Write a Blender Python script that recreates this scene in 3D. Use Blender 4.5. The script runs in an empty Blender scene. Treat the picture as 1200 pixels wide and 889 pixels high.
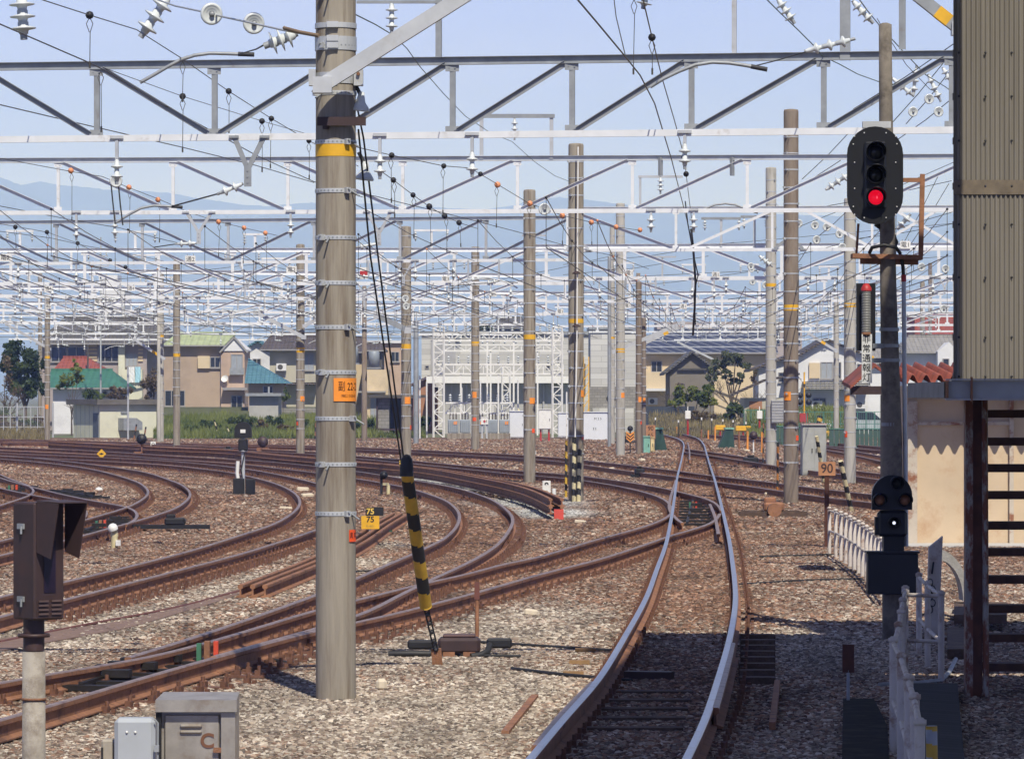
import bpy, bmesh, math, random
from mathutils import Vector, Matrix, noise as mnoise
import numpy as np
random.seed(7)
RND = random.Random(11)
R = math.radians
scene = bpy.context.scene
col = scene.collection

# ------------------------------------------------------------------ camera
F = 5000.0            # focal length in photo pixels (photo is 1200 x 889)
CX, HY = 600.0, 462.0 # principal column, horizon row
CH = 2.65             # eye height above the ballast
cam_d = bpy.data.cameras.new("camera"); cam = bpy.data.objects.new("camera", cam_d); col.objects.link(cam)
cam.location = (0, 0, CH); cam.rotation_euler = (R(90), 0, 0)
cam_d.sensor_fit = 'HORIZONTAL'; cam_d.sensor_width = 36.0; cam_d.lens = 36.0*F/1200.0
cam_d.shift_x = 0.0; cam_d.shift_y = (HY-444.5)/1200.0
cam_d.clip_start = 0.5; cam_d.clip_end = 60000
scene.camera = cam

# ------------------------------------------------------------------ light
SUN_EL, SUN_AZ = R(50), R(13)      # azimuth: to the right of straight behind the camera
w = bpy.data.worlds.new("World"); scene.world = w; w.use_nodes = True
nt = w.node_tree; nt.nodes.clear()
wo = nt.nodes.new('ShaderNodeOutputWorld'); bg = nt.nodes.new('ShaderNodeBackground')
sky = nt.nodes.new('ShaderNodeTexSky'); sky.sky_type = 'NISHITA'; sky.sun_disc = False
sky.sun_elevation = SUN_EL; sky.sun_rotation = math.pi - SUN_AZ
sky.altitude = 0; sky.air_density = 1.0; sky.dust_density = 0.3; sky.ozone_density = 3.0
tc = nt.nodes.new('ShaderNodeTexCoord')
mp = nt.nodes.new('ShaderNodeMapping'); mp.inputs['Scale'].default_value = (9, 9, 30)
cn = nt.nodes.new('ShaderNodeTexNoise'); cn.inputs['Scale'].default_value = 1.2; cn.inputs['Detail'].default_value = 5; cn.inputs['Roughness'].default_value = .45
cr = nt.nodes.new('ShaderNodeValToRGB'); cr.color_ramp.elements[0].position = .36; cr.color_ramp.elements[1].position = .78
cr.color_ramp.elements[1].color = (.55, .55, .55, 1)
mx = nt.nodes.new('ShaderNodeMix'); mx.data_type = 'RGBA'; mx.inputs['B'].default_value = (6.5, 7.5, 15.6, 1)
tint = nt.nodes.new('ShaderNodeMix'); tint.data_type = 'RGBA'; tint.blend_type = 'MULTIPLY'; tint.inputs['Factor'].default_value = 1
tint.inputs['B'].default_value = (.44, .39, .37, 1)
L = nt.links.new
L(tc.outputs['Generated'], mp.inputs['Vector']); L(mp.outputs[0], cn.inputs['Vector']); L(cn.outputs['Fac'], cr.inputs['Fac'])
lo = nt.nodes.new('ShaderNodeMix'); lo.data_type = 'RGBA'; lo.inputs['A'].default_value = (4.5, 6.0, 16.2, 1)
sx = nt.nodes.new('ShaderNodeSeparateXYZ'); L(tc.outputs['Generated'], sx.inputs[0]); mrz = nt.nodes.new('ShaderNodeMapRange'); mrz.inputs['From Min'].default_value = .09; mrz.inputs['From Max'].default_value = .17
L(sx.outputs['Z'], mrz.inputs['Value']); L(mrz.outputs[0], lo.inputs['Factor']); L(sky.outputs[0], tint.inputs['A']); L(tint.outputs['Result'], lo.inputs['B']); L(lo.outputs['Result'], mx.inputs['A']); L(cr.outputs['Color'], mx.inputs['Factor']); L(mx.outputs['Result'], bg.inputs['Color'])
bg.inputs['Strength'].default_value = 0.085
L(bg.outputs[0], wo.inputs['Surface'])
sd = bpy.data.lights.new("sun", 'SUN'); so = bpy.data.objects.new("sun", sd); col.objects.link(so)
sd.energy = 5.0; sd.angle = R(.53); sd.color = (1, .955, .89)
sv = Vector((math.sin(SUN_AZ)*math.cos(SUN_EL), -math.cos(SUN_AZ)*math.cos(SUN_EL), math.sin(SUN_EL)))
so.rotation_euler = sv.to_track_quat('Z', 'Y').to_euler()
scene.view_settings.view_transform = 'Standard'; scene.view_settings.look = 'None'
scene.view_settings.exposure = 0.0; scene.view_settings.gamma = 1
scene.render.engine = 'CYCLES'
scene.cycles.use_denoising = True
scene.cycles.max_bounces = 6; scene.cycles.volume_bounces = 2
scene.cycles.transparent_max_bounces = 6

# ------------------------------------------------------------------ projection helpers
def G(px, py, z=0.0):
    Y = F*(CH-z)/(py-HY); return Vector(((px-CX)/F*Y, Y, z))
def P(px, py, Y): return Vector(((px-CX)/F*Y, Y, CH+(HY-py)/F*Y))
def ZH(py, Y): return CH+(HY-py)/F*Y

# ------------------------------------------------------------------ materials
MATS = {}
def M(name, c, rough=.75, metal=0.0, var=.25, scale=3.0, c2=None, c2scale=2.0, c2lo=.55, c2hi=.7, bump=0.0, bscale=30, stretch=(1,1,1), emit=0, spec=None):
    if name in MATS: return MATS[name]
    m = bpy.data.materials.new(name); m.use_nodes = True; MATS[name] = m
    n = m.node_tree; b = n.nodes['Principled BSDF']; K = n.links.new
    b.inputs['Roughness'].default_value = rough; b.inputs['Metallic'].default_value = metal
    if spec is not None: b.inputs['Specular IOR Level'].default_value = spec
    g = n.nodes.new('ShaderNodeNewGeometry')
    mpn = n.nodes.new('ShaderNodeMapping'); mpn.inputs['Scale'].default_value = stretch; K(g.outputs['Position'], mpn.inputs['Vector'])
    src = None
    if var > 0:
        t = n.nodes.new('ShaderNodeTexNoise'); t.inputs['Scale'].default_value = scale; t.inputs['Detail'].default_value = 6; t.inputs['Roughness'].default_value = .65
        K(mpn.outputs[0], t.inputs['Vector'])
        x = n.nodes.new('ShaderNodeMix'); x.data_type = 'RGBA'
        mr = n.nodes.new('ShaderNodeMapRange'); mr.inputs['From Min'].default_value = .3; mr.inputs['From Max'].default_value = .7; K(t.outputs['Fac'], mr.inputs['Value']); K(mr.outputs[0], x.inputs['Factor'])
        x.inputs['A'].default_value = tuple(v*(1-var) for v in c)+(1,); x.inputs['B'].default_value = tuple(min(1, v*(1+var)) for v in c)+(1,)
        src = x.outputs['Result']
    if c2:
        t2 = n.nodes.new('ShaderNodeTexNoise'); t2.inputs['Scale'].default_value = c2scale; t2.inputs['Detail'].default_value = 8; t2.inputs['Roughness'].default_value = .7
        K(mpn.outputs[0], t2.inputs['Vector'])
        mr2 = n.nodes.new('ShaderNodeMapRange'); mr2.inputs['From Min'].default_value = c2lo; mr2.inputs['From Max'].default_value = c2hi; K(t2.outputs['Fac'], mr2.inputs['Value'])
        x2 = n.nodes.new('ShaderNodeMix'); x2.data_type = 'RGBA'; K(mr2.outputs[0], x2.inputs['Factor'])
        if src: K(src, x2.inputs['A'])
        else: x2.inputs['A'].default_value = tuple(c)+(1,)
        x2.inputs['B'].default_value = tuple(c2)+(1,); src = x2.outputs['Result']
    if src: K(src, b.inputs['Base Color'])
    else: b.inputs['Base Color'].default_value = tuple(c)+(1,)
    if bump > 0:
        t3 = n.nodes.new('ShaderNodeTexNoise'); t3.inputs['Scale'].default_value = bscale; t3.inputs['Detail'].default_value = 4; K(mpn.outputs[0], t3.inputs['Vector'])
        bp = n.nodes.new('ShaderNodeBump'); bp.inputs['Strength'].default_value = bump; bp.inputs['Distance'].default_value = .02
        K(t3.outputs['Fac'], bp.inputs['Height']); K(bp.outputs[0], b.inputs['Normal'])
    if emit:
        b.inputs['Emission Color'].default_value = tuple(c)+(1,); b.inputs['Emission Strength'].default_value = emit
    return m

rust   = M('rusty_steel', (.28,.132,.070), .8, 0, .35, 6, (.13,.062,.040), 3.0, .52, .64, .3, 60)
rusthi = M('rail_head_dull', (.36,.26,.215), .42, .5, .25, 8, (.20,.11,.08), 5, .5, .65)
steelp = M('rail_head_polished', (.50,.52,.60), .28, .9, .12, 20, (.34,.30,.31), 4, .55, .7)
wood   = M('sleeper_wood', (.085,.055,.042), .9, 0, .35, 9, (.16,.11,.08), 4, .5, .7, .5, 40, stretch=(1,1,1))
plateM = M('fastening_steel', (.15,.07,.045), .8, .1, .35, 15)
galv   = M('galvanised_steel', (.52,.54,.56), .48, .30, .12, 4, (.40,.38,.35), 3, .55, .75)
galvd  = M('galvanised_steel_dull', (.30,.32,.34), .55, .25, .18, 4, (.22,.18,.15), 3, .6, .75)
white  = M('white_paint', (.74,.74,.72), .6, 0, .08, 5, (.5,.42,.34), 4, .62, .75)
conc   = M('spun_concrete', (.285,.255,.21), .9, 0, .16, 3, (.15,.115,.085), 1.3, .46, .66, .25, 120, stretch=(7,7,.45))
concb  = M('spun_concrete_brown', (.215,.175,.14), .9, 0, .16, 3, (.15,.105,.08), 1.6, .5, .66, .25, 120, stretch=(3,3,.5))
concl  = M('spun_concrete_pale', (.40,.385,.35), .9, 0, .12, 3, (.26,.25,.22), 1.6, .52, .68, .25, 120, stretch=(3,3,.5))
black  = M('black_paint', (.012,.012,.014), .55, 0, .2, 5)
blackr = M('black_rubber', (.02,.02,.021), .6, 0, .2, 5)
cable  = M('cable_dark', (.035,.035,.038), .6, .2, .2, 8)
wireM  = M('wire_bronze', (.10,.095,.085), .5, .5, .2, 8)
wireg  = M('wire_green_copper', (.14,.19,.165), .6, .3, .2, 8)
porc   = M('porcelain', (.62,.66,.67), .25, 0, .08, 10)
yellow = M('yellow_paint', (.72,.40,.02), .55, 0, .12, 6)
orangeM= M('orange_plate', (.85,.28,.03), .6, 0, .06, 6)
redor  = M('red_orange_plate', (.85,.10,.02), .6, 0, .06, 6)
redM   = M('red_paint', (.42,.03,.03), .5, 0, .15, 6)
glassd = M('window_glass', (.03,.036,.042), .12, 0, .2, 1)
alum   = M('grey_panel', (.42,.42,.42), .5, .3, .1, 4)
brownp = M('brown_painted_steel', (.048,.028,.028), .55, .1, .2, 4, (.07,.035,.03), 3, .5, .7)
greenp = M('dark_green_paint', (.02,.06,.048), .6, 0, .2, 5)

# ------------------------------------------------------------------ mesh builder
class MB:
    def __init__(s): s.v = []; s.f = []; s.m = []; s.sm = []
    def add(s, vs, fs, mi=0, smooth=False):
        o = len(s.v); s.v += [tuple(v) for v in vs]
        for f in fs: s.f.append(tuple(i+o for i in f)); s.m.append(mi); s.sm.append(smooth)
    def box(s, c, d, mi=0, rz=0, M4=None):
        x, y, z = d[0]/2, d[1]/2, d[2]/2
        vs = [Vector((a*x, b*y, e*z)) for e in (-1,1) for b in (-1,1) for a in (-1,1)]
        if rz: 
            q = Matrix.Rotation(rz, 3, 'Z'); vs = [q@v for v in vs]
        vs = [v+Vector(c) for v in vs]
        if M4: vs = [M4@v for v in vs]
        s.add(vs, [(0,2,3,1),(4,5,7,6),(0,1,5,4),(2,6,7,3),(0,4,6,2),(1,3,7,5)], mi); return s
    def span(s, x0, x1, y0, y1, z0, z1, mi=0): return s.box(((x0+x1)/2,(y0+y1)/2,(z0+z1)/2),(abs(x1-x0),abs(y1-y0),abs(z1-z0)),mi)
    def bevbox(s, c, d, bv=.01, mi=0, rz=0):
        x, y, z = d[0]/2, d[1]/2, d[2]/2
        vs = []; 
        for e, sh in ((-z, bv), (-z+bv, 0), (z-bv, 0), (z, bv)):
            for a, b in ((-1,-1),(1,-1),(1,1),(-1,1)):
                X, Y = a*(x-sh), b*(y-sh)
                vs += [Vector((X - a*bv*(sh==0), Y, e)), Vector((X, Y - b*bv*(sh==0), e))] if sh == 0 else [Vector((X, Y, e)), Vector((X, Y, e))]
        # order ring points counter-clockwise
        out = []
        for r in range(4):
            q = vs[r*8:(r+1)*8]; ring = [q[1], q[0], q[2], q[3], q[5], q[4], q[6], q[7]]; out += ring
        qz = Matrix.Rotation(rz, 3, 'Z'); out = [qz@v+Vector(c) for v in out]
        fs = [tuple(reversed(range(8))), tuple(range(24, 32))]
        for r in range(3):
            for k in range(8): a = r*8+k; b = r*8+(k+1) % 8; fs.append((a, b, b+8, a+8))
        s.add(out, fs, mi); return s
    def tube(s, pts, r, n=6, mi=0, cap=True, smooth=True):
        pts = [Vector(p) for p in pts]; N = len(pts)
        rs = r if isinstance(r, (list, tuple)) else [r]*N
        vs = []; up = None
        for i, p in enumerate(pts):
            t = (pts[min(i+1, N-1)]-pts[max(i-1, 0)])
            if t.length < 1e-9: t = Vector((0,0,1))
            t.normalize()
            if up is None: up = Vector((0,0,1)) if abs(t.z) < .9 else Vector((1,0,0))
            a = t.cross(up); 
            if a.length < 1e-6: a = t.orthogonal()
            a.normalize(); b = a.cross(t).normalized(); up = b
            for k in range(n):
                h = 2*math.pi*k/n; vs.append(p+rs[i]*(math.cos(h)*a+math.sin(h)*b))
        fs = []
        for i in range(N-1):
            for k in range(n):
                k2 = (k+1) % n; fs.append((i*n+k, i*n+k2, (i+1)*n+k2, (i+1)*n+k))
        s.add(vs, fs, mi, smooth)
        if cap: s.add(vs[:n], [tuple(range(n))], mi); s.add(vs[-n:], [tuple(reversed(range(n)))], mi)
        return s
    def cyl(s, p0, p1, r, n=12, mi=0, r2=None, smooth=True): return s.tube([p0, p1], [r, r if r2 is None else r2], n, mi, True, smooth)
    def lathe(s, prof, base, axis=(0,0,1), n=16, mi=0, smooth=True):
        ax = Vector(axis).normalized(); a = ax.orthogonal().normalized(); b = ax.cross(a); base = Vector(base)
        vs = [base+ax*h+r*(math.cos(2*math.pi*k/n)*a+math.sin(2*math.pi*k/n)*b) for r, h in prof for k in range(n)]
        fs = [(i*n+k, i*n+(k+1) % n, (i+1)*n+(k+1) % n, (i+1)*n+k) for i in range(len(prof)-1) for k in range(n)]
        s.add(vs, fs, mi, smooth); return s
    def bar(s, p0, p1, w, h, mi=0, up=(0,0,1)):
        p0, p1 = Vector(p0), Vector(p1); t = (p1-p0).normalized(); u = Vector(up)
        a = t.cross(u)
        if a.length < 1e-5: a = t.orthogonal()
        a.normalize(); b = a.cross(t)
        vs = [p+sa*a*w/2+sb*b*h/2 for p in (p0, p1) for sa, sb in ((-1,-1),(1,-1),(1,1),(-1,1))]
        s.add(vs, [(0,1,2,3),(7,6,5,4),(0,4,5,1),(1,5,6,2),(2,6,7,3),(3,7,4,0)], mi); return s
    def angle(s, p0, p1, w, t=.008, mi=0, up=(0,0,1), front=-1):
        # an L section: one leg vertical, one leg lying flat
        p0, p1 = Vector(p0), Vector(p1); s.bar(p0, p1, t, w, mi, up)
        tt = (p1-p0).normalized(); a = tt.cross(Vector(up)); 
        if a.length < 1e-5: a = tt.orthogonal()
        a.normalize(); b = a.cross(tt); o = a*(w/2+t/2)*front - b*(w/2-t/2)*(-1)
        s.bar(p0+o, p1+o, w-.002, t, mi, up); return s
    def prism(s, poly, y0, y1, mi=0):  # poly in (x,z), extruded along y
        n = len(poly); vs = [(x, y0, z) for x, z in poly]+[(x, y1, z) for x, z in poly]
        s.add(vs, [tuple(range(n)), tuple(reversed(range(n, 2*n)))]+[(k, k+n, (k+1) % n+n, (k+1) % n) for k in range(n)], mi); return s
    def sphere(s, c, r, n=8, mi=0, sq=(1,1,1)):
        c = Vector(c); prof = [(math.sin(math.pi*i/n), -math.cos(math.pi*i/n)) for i in range(n+1)]
        vs = [c+Vector((r*a*math.cos(2*math.pi*k/(2*n))*sq[0], r*a*math.sin(2*math.pi*k/(2*n))*sq[1], r*h*sq[2])) for a, h in prof for k in range(2*n)]
        m = 2*n; s.add(vs, [(i*m+k, i*m+(k+1) % m, (i+1)*m+(k+1) % m, (i+1)*m+k) for i in range(n) for k in range(m)], mi, True); return s
    def build(s, name, mats, parent=None, loc=None, link=True):
        me = bpy.data.meshes.new(name); me.from_pydata(s.v, [], s.f)
        if not isinstance(mats, (list, tuple)): mats = [mats]
        for m in mats: me.materials.append(m)
        me.polygons.foreach_set('material_index', s.m); me.polygons.foreach_set('use_smooth', s.sm); me.update()
        o = bpy.data.objects.new(name, me)
        if link: col.objects.link(o)
        if parent: o.parent = parent
        if loc is not None: o.location = loc
        return o
def tag(o, label=None, cat=None, group=None, kind=None):
    if label: o['label'] = label
    if cat: o['category'] = cat
    if group: o['group'] = group
    if kind: o['kind'] = kind
    return o
def thing(name, loc, label, cat, group=None, rz=0):
    o = bpy.data.objects.new(name, None); col.objects.link(o); o.location = loc; o.rotation_euler.z = rz
    o.empty_display_size = .3
    return tag(o, label, cat, group)
def text_mesh(name, body, size, mat, parent, loc, rot=(R(90),0,0), align='CENTER', sx=1.0, bold=0.0, depth=.001):
    c = bpy.data.curves.new(name, 'FONT'); c.body = body; c.size = size; c.align_x = align; c.align_y = 'CENTER'; c.extrude = depth; c.offset = bold
    t = bpy.data.objects.new(name, c); col.objects.link(t)
    dg = bpy.context.evaluated_depsgraph_get(); dg.update()
    me = bpy.data.meshes.new_from_object(t.evaluated_get(dg)); me.materials.clear(); me.materials.append(mat)
    bpy.data.objects.remove(t); bpy.data.curves.remove(c)
    o = bpy.data.objects.new(name, me); col.objects.link(o); o.parent = parent; o.location = loc; o.rotation_euler = rot; o.scale = (sx, 1, 1)
    return o
def copy_tree(o, parent=None, depth=0):
    c = o.copy(); col.objects.link(c); c.parent = parent
    for ch in list(o.children): copy_tree(ch, c, depth+1)
    return c
def sub(v, loc): return Vector(v)-Vector(loc)
# ------------------------------------------------------------------ tracks traced as curves over the ground
ZR = .20   # rail top
def catmull(pts, k=8):
    out = []; n = len(pts)
    for i in range(n-1):
        p0 = pts[max(i-1,0)]; p1 = pts[i]; p2 = pts[i+1]; p3 = pts[min(i+2,n-1)]
        for j in range(k):
            t = j/k; out.append(tuple(.5*((2*p1[a])+(-p0[a]+p2[a])*t+(2*p0[a]-5*p1[a]+4*p2[a]-p3[a])*t*t+(-p0[a]+3*p1[a]-3*p2[a]+p3[a])*t**3) for a in range(2)))
    out.append(tuple(pts[-1])); return out
def resample(pts, step):
    pts = [Vector(p) for p in pts]; out = [pts[0].copy()]; acc = 0; 
    for a, b in zip(pts, pts[1:]):
        d = (b-a).length
        if d < 1e-9: continue
        s = step-acc
        while s <= d: out.append(a.lerp(b, s/d)); s += step
        acc = d-(s-step)
    if (out[-1]-pts[-1]).length > step*.3: out.append(pts[-1].copy())
    return out
def smooth(pts, it):
    p = np.array([tuple(v) for v in pts]); 
    for _ in range(it):
        q = p.copy(); q[1:-1] = .25*p[:-2]+.5*p[1:-1]+.25*p[2:]; p = q
    return [Vector(v) for v in p]
def rail_path(px, step=.75, it=12, ext=0):
    w3 = [G(x, y, ZR) for x, y in catmull(px)]
    p = smooth(resample(w3, step), it)
    if ext:
        d = (p[0]-p[1]).normalized() if ext < 0 else (p[-1]-p[-2]).normalized()
        k = int(abs(ext)/step)
        for i in range(1, k+1):
            if ext < 0: p.insert(0, p[0]+d*step)
            else: p.append(p[-1]+d*step)
    return p
RAILW = 1.132
def offset(path, d):
    out = []; n = len(path)
    for i, p in enumerate(path):
        t = path[min(i+1,n-1)]-path[max(i-1,0)]; t.z = 0; t.normalize(); out.append(p+Vector((t.y, -t.x, 0))*d)
    return out
RP = [(-.0635,0),(-.0635,.012),(-.012,.032),(-.010,.108),(-.0325,.122),(-.0325,.155),(-.024,.165),(.024,.165),(.0325,.155),(.0325,.122),(.010,.108),(.012,.032),(.0635,.012),(.0635,0)]
def sweep_rail(name, path, top, parent, dz=0.0, sc=1.0, jitter=None):
    mb = MB(); n = len(path); k = len(RP); vs = []
    for i, p in enumerate(path):
        t = path[min(i+1,n-1)]-path[max(i-1,0)]; t.z = 0; t.normalize(); a = Vector((t.y, -t.x, 0))
        for x, z in RP: vs.append(p+a*x*sc+Vector((0,0,-.165+z+dz)))
    o = len(mb.v); mb.v += [tuple(v) for v in vs]
    for i in range(n-1):
        for j in range(k-1):
            mb.f.append((i*k+j, i*k+j+1, (i+1)*k+j+1, (i+1)*k+j)); mb.m.append(1 if j in (5,6,7) else 0); mb.sm.append(False)
    mb.f.append(tuple(range(k))); mb.m.append(0); mb.sm.append(False); mb.f.append(tuple(reversed(range((n-1)*k, n*k)))); mb.m.append(0); mb.sm.append(False)
    return mb.build(name, [rust, top], parent)
# one sleeper with its tie plates and clips (shared mesh); x across the track
smb = MB(); smb.box((0,0,-.05),(2.05,.21,.13),0)
for s in (-1,1):
    x = s*RAILW/2; smb.box((x,0,.0225),(.34,.17,.022),1)
    for e in (-1,1):
        smb.box((x+e*.095,0,.058),(.052,.075,.05),1); smb.cyl((x+e*.105,0,.08),(x+e*.105,0,.125),.019,6,1)
        smb.box((x+e*.15,.04,.045),(.035,.04,.03),1)
sleeper_proto = smb.build('sleeper', [wood, plateM], link=False)
sleeper_me = sleeper_proto.data
bmb = MB(); bmb.box((0,0,-.05),(2.05,.21,.13),0)
TRACKS = []; CENTRES = []
def track(name, label, A, B, top=rusthi, dz=0.0, it=14, sleepers=True, side=None, step=.75, extA=0, extB=0, group=None, slp=0.0):
    a = rail_path(A, step, it, extA)
    b = rail_path(B, step, it, extB) if B is not None else offset(a, side*RAILW)
    c0 = a[len(a)//2].copy(); c0.z = 0
    t = thing('railway_track', (0,0,0), label, 'railway track', group)
    sweep_rail('rail', a, top, t, dz); sweep_rail('rail', b, top, t, dz)
    bn = np.array([tuple(v) for v in b]); an = np.array([tuple(v) for v in a])
    spots = []
    for p in resample(a, .62):
        j = int(np.argmin(((bn-np.array(tuple(p)))**2).sum(1))); q = Vector(bn[j]); d = q-p; d.z = 0
        if not .75 < d.length < 1.9: continue
        i = int(np.argmin(((an-np.array(tuple(p)))**2).sum(1))); tt = a[min(i+1,len(a)-1)]-a[max(i-1,0)]; nrm = Vector((tt.y,-tt.x,0)).normalized()
        if nrm.dot(d) < 0: nrm = -nrm
        c = p+nrm*RAILW/2; spots.append((c, math.atan2(nrm.y, nrm.x)))
    CENTRES.extend([(c.x, c.y) for c, _ in spots])
    if sleepers:
        def key(s):
            c = s[0]; u = abs(c.x/c.y*F) ; return c.y + (1000 if u > 640 else 0)
        spots = [s for s in spots if abs(s[0].x/s[0].y*F) < 800]
        spots.sort(key=key)
        for c, rz in spots[:100]:
            o = bpy.data.objects.new('sleeper', sleeper_me); col.objects.link(o); o.parent = t
            o.location = (c.x, c.y, RND.uniform(-.006,.006)+slp); o.rotation_euler.z = rz
        rest = spots[100:]
        if rest:
            V = []; Fc = []; Mi = []
            base = [v.co.copy() for v in sleeper_me.vertices]
            for c, rz in rest:
                q = Matrix.Rotation(rz, 3, 'Z'); o0 = len(V); V += [tuple(q@v+Vector((c.x, c.y, slp))) for v in base]
                for pl in sleeper_me.polygons: Fc.append(tuple(i+o0 for i in pl.vertices)); Mi.append(pl.material_index)
            me = bpy.data.meshes.new('far_sleepers'); me.from_pydata(V, [], Fc); me.materials.append(wood); me.materials.append(plateM)
            me.polygons.foreach_set('material_index', Mi); o = bpy.data.objects.new('far_sleepers', me); col.objects.link(o); o.parent = t; o['kind'] = 'stuff'
    TRACKS.append((t, a, b)); return t
main_L = [(597,915),(620,889),(663,837),(700,797),(733,743),(757,700),(770,665),(780,638),(786,610),(789,592),(792,570),(794,557),(798,541),(801,526),(801,519),(796,514.4),(785,510.6),(775,508.4),(760,506)]
main_R = [(791,915),(803,889),(816,865),(829,835),(840,800),(849,770),(855,748),(861,715),(862,690),(858,655),(854,629),(846,594),(838,563),(832.5,546),(828,531),(825,521),(819,514),(808,510),(793,507.3),(777,505)]
T2_L = [(-40,806),(0,798),(54,787),(143.5,776),(251,749),(369.5,713.5),(418,702),(467.5,689.5),(501,681),(543.5,672.6),(600,657),(620,655),(681,636.5),(713,627.5),(749,618),(774,609),(785,602.5),(788.5,597)]
T2_R = [(-40,853),(0,841),(54,826.5),(179,789),(369.5,737),(418,728.5),(501,708),(558.6,693),(600,681),(639,670),(701.5,654.5),(762,635),(784,627),(813,619),(833,612),(840,606.5),(843.5,601)]
T3_L = [(788.5,598),(784,589),(778,584),(763,578),(740,572),(718,567.5),(683,562),(662,559.5),(600,554.5),(555,549.8),(480,542.2),(418,536.6),(369.6,531.6),(300,528),(200,523),(100,520),(0,518.5)]
T3_R = [(845.5,597.5),(842,591.5),(834,586),(821,581.5),(790,574),(777,571),(735,564),(683,557),(662,555),(600,550.2),(555,546),(480,538.8),(418,533.6),(369.6,529),(300,525.5),(200,521),(100,518.2),(0,517)]
T4_L = [(150,770),(251,738.6),(369.5,697),(418,677),(459,659),(484,648.5),(501,640.5),(520,631),(533,619),(538,609),(538,601),(533,594),(520,585),(488,574),(467.5,569),(418,560.5),(369.6,553.5),(318,547.5),(276,543),(200,538),(152,534.5),(84,531),(0,527.5)]
T4_R = [(250,769),(330,747),(418,721.5),(467.5,697),(504.6,679),(552,657),(582,638.5),(597,620),(601,609),(597.5,600.5),(585,590),(569,582),(535,571.5),(484,562.2),(418,552),(369.6,546),(318,541),(250,536.5),(200,533.8),(101,527.5),(0,523.5)]
T6_L = [(-40,709),(0,698.5),(60,685),(140,666),(208,649),(234,641.8),(284.4,625.7),(318,614.8),(338,604),(349,594.5),(351.5,586),(345,577),(326.6,567.5),(301,560),(274,554),(250.6,550.6),(200,545),(150,541.5),(84,538),(0,534)]
T6_R = [(-40,733),(0,722),(80,701),(200,670),(281,649),(318,637.5),(369.6,620.7),(392,609),(401,598),(402,590),(396,580),(384,572),(369.6,565.5),(335,557.4),(301,551),(276,547.5),(250.6,544.5),(200,540),(150,537),(84,534),(0,530.5)]
T7_L = [(-40,643),(0,633),(50,621.5),(94.5,609.7),(143.5,595.4),(160,588.5),(171.5,580.5),(173.5,574.5),(168,568),(158,563),(135,555.7),(101,548),(50.6,541.4),(0,537)]
T7_R = [(-40,659),(0,650),(50,638),(86,630),(118,620.7),(162,609),(200,597),(214,589.5),(222,581.5),(222,575),(214,568),(200,562.2),(168.8,552.5),(118,545),(50.6,537),(0,533.2)]
T8_R = [(-30,548),(0,559),(20,565),(40.5,570.5),(76,579),(118,587.5),(147,592.5),(158,597.5),(161,602.5),(157,609),(147,613.5)]
T8_L = [(-30,563),(0,571),(30,577.5),(59,583),(85,588.5),(97,594),(101.5,600.5),(97,607),(90,611.5)]
T9_R = [(0,555),(13.5,560.8),(30.4,566.7),(39,572.5),(36,578.5),(17,585.5),(0,591),(-30,600)]
F1_a = [(0,513.7),(100,516),(212,518.8),(300,520),(369.6,521.6),(418,523.4),(480,526),(555,529.5),(600,531.7),(662,536.2),(683,538.5),(735,544),(794,550.8),(837,557),(883,561.5),(919,566.2),(969,572.5),(1021,578),(1080,585),(1180,598)]
F1_b = [(0,515.3),(100,517.8),(212,520.8),(300,522),(369.6,523.8),(418,526),(480,529),(555,532.8),(600,535.4),(662,540.6),(683,543.5),(735,550.8),(792,557.6),(842,564),(883,569.5),(917,574.5),(969,582),(1021,587.5),(1080,595),(1180,609)]
R1_a = [(803,525.5),(829,529),(858,533),(894,538),(919,541.5),(981,549),(1033,555),(1080,561)]
R1_b = [(801,529.5),(829,533),(858,537.5),(894,543),(919,547),(981,555),(1033,562),(1080,569)]
R2_a = [(930,519.5),(969,523.5),(987.5,526),(1008,529.5),(1033,534),(1070,541)]
R2_b = [(930,523),(969,527),(987.5,530),(1008,534.5),(1033,540),(1070,548)]
R3_a = [(777,501.3),(800,503),(839.6,507.5),(894,512),(940,516),(985,519.5),(1040,524)]
R3_b = [(777,503.5),(800,505),(839.6,510),(894,515),(940,519.5),(985,523.5),(1040,528.5)]
track('railway_track', 'main track with bright bluish polished rail heads running up the middle to the far bend', main_L, main_R, steelp, 0.0, 8, slp=-.022)
track('railway_track', 'rust brown turnout track curving from the lower left corner to the shiny main track', T2_L, T2_R, rusthi, -.005, 6, slp=-.01)
track('railway_track', 'dark track curving from the shiny main track away left behind the number 9 marker', T3_L, T3_R, rusthi, -.009, 6, slp=-.013)
track('railway_track', 'tight S curve track with worn shiny heads bending behind the black and yellow stay guard', T4_L, T4_R, rusthi, .004, 6, slp=.004)
track('railway_track', 'brown curved track passing behind the thick foreground concrete pole, second inside curve from the left', T6_L, T6_R, rusthi, 0.002, 10)
track('railway_track', 'rusty curved track bending tightly in front of the small white dome marker at the left', T7_L, T7_R, rusthi, -.003, 8)
track('railway_track', 'short crossover track joining the leftmost curve just above the brown signal housing', T8_R, T8_L, rusthi, -.007, 6, slp=-.012)
track('railway_track', 'curved track cut by the left edge beside the red and green switch markers', T9_R, None, rusthi, -.011, 8, side=1, slp=-.016)
track('railway_track', 'long far track crossing the whole yard in front of the substation', F1_a, F1_b, rusthi, -.013, 20, slp=-.02)
track('railway_track', 'branch track crossing behind the grey trackside cabinet toward the hut at the right', R1_a, R1_b, rusthi, .006, 14, slp=.008)
track('railway_track', 'short stretch of track beside the dark green noise panels at the right', R2_a, R2_b, rusthi, 0, 14)
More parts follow.
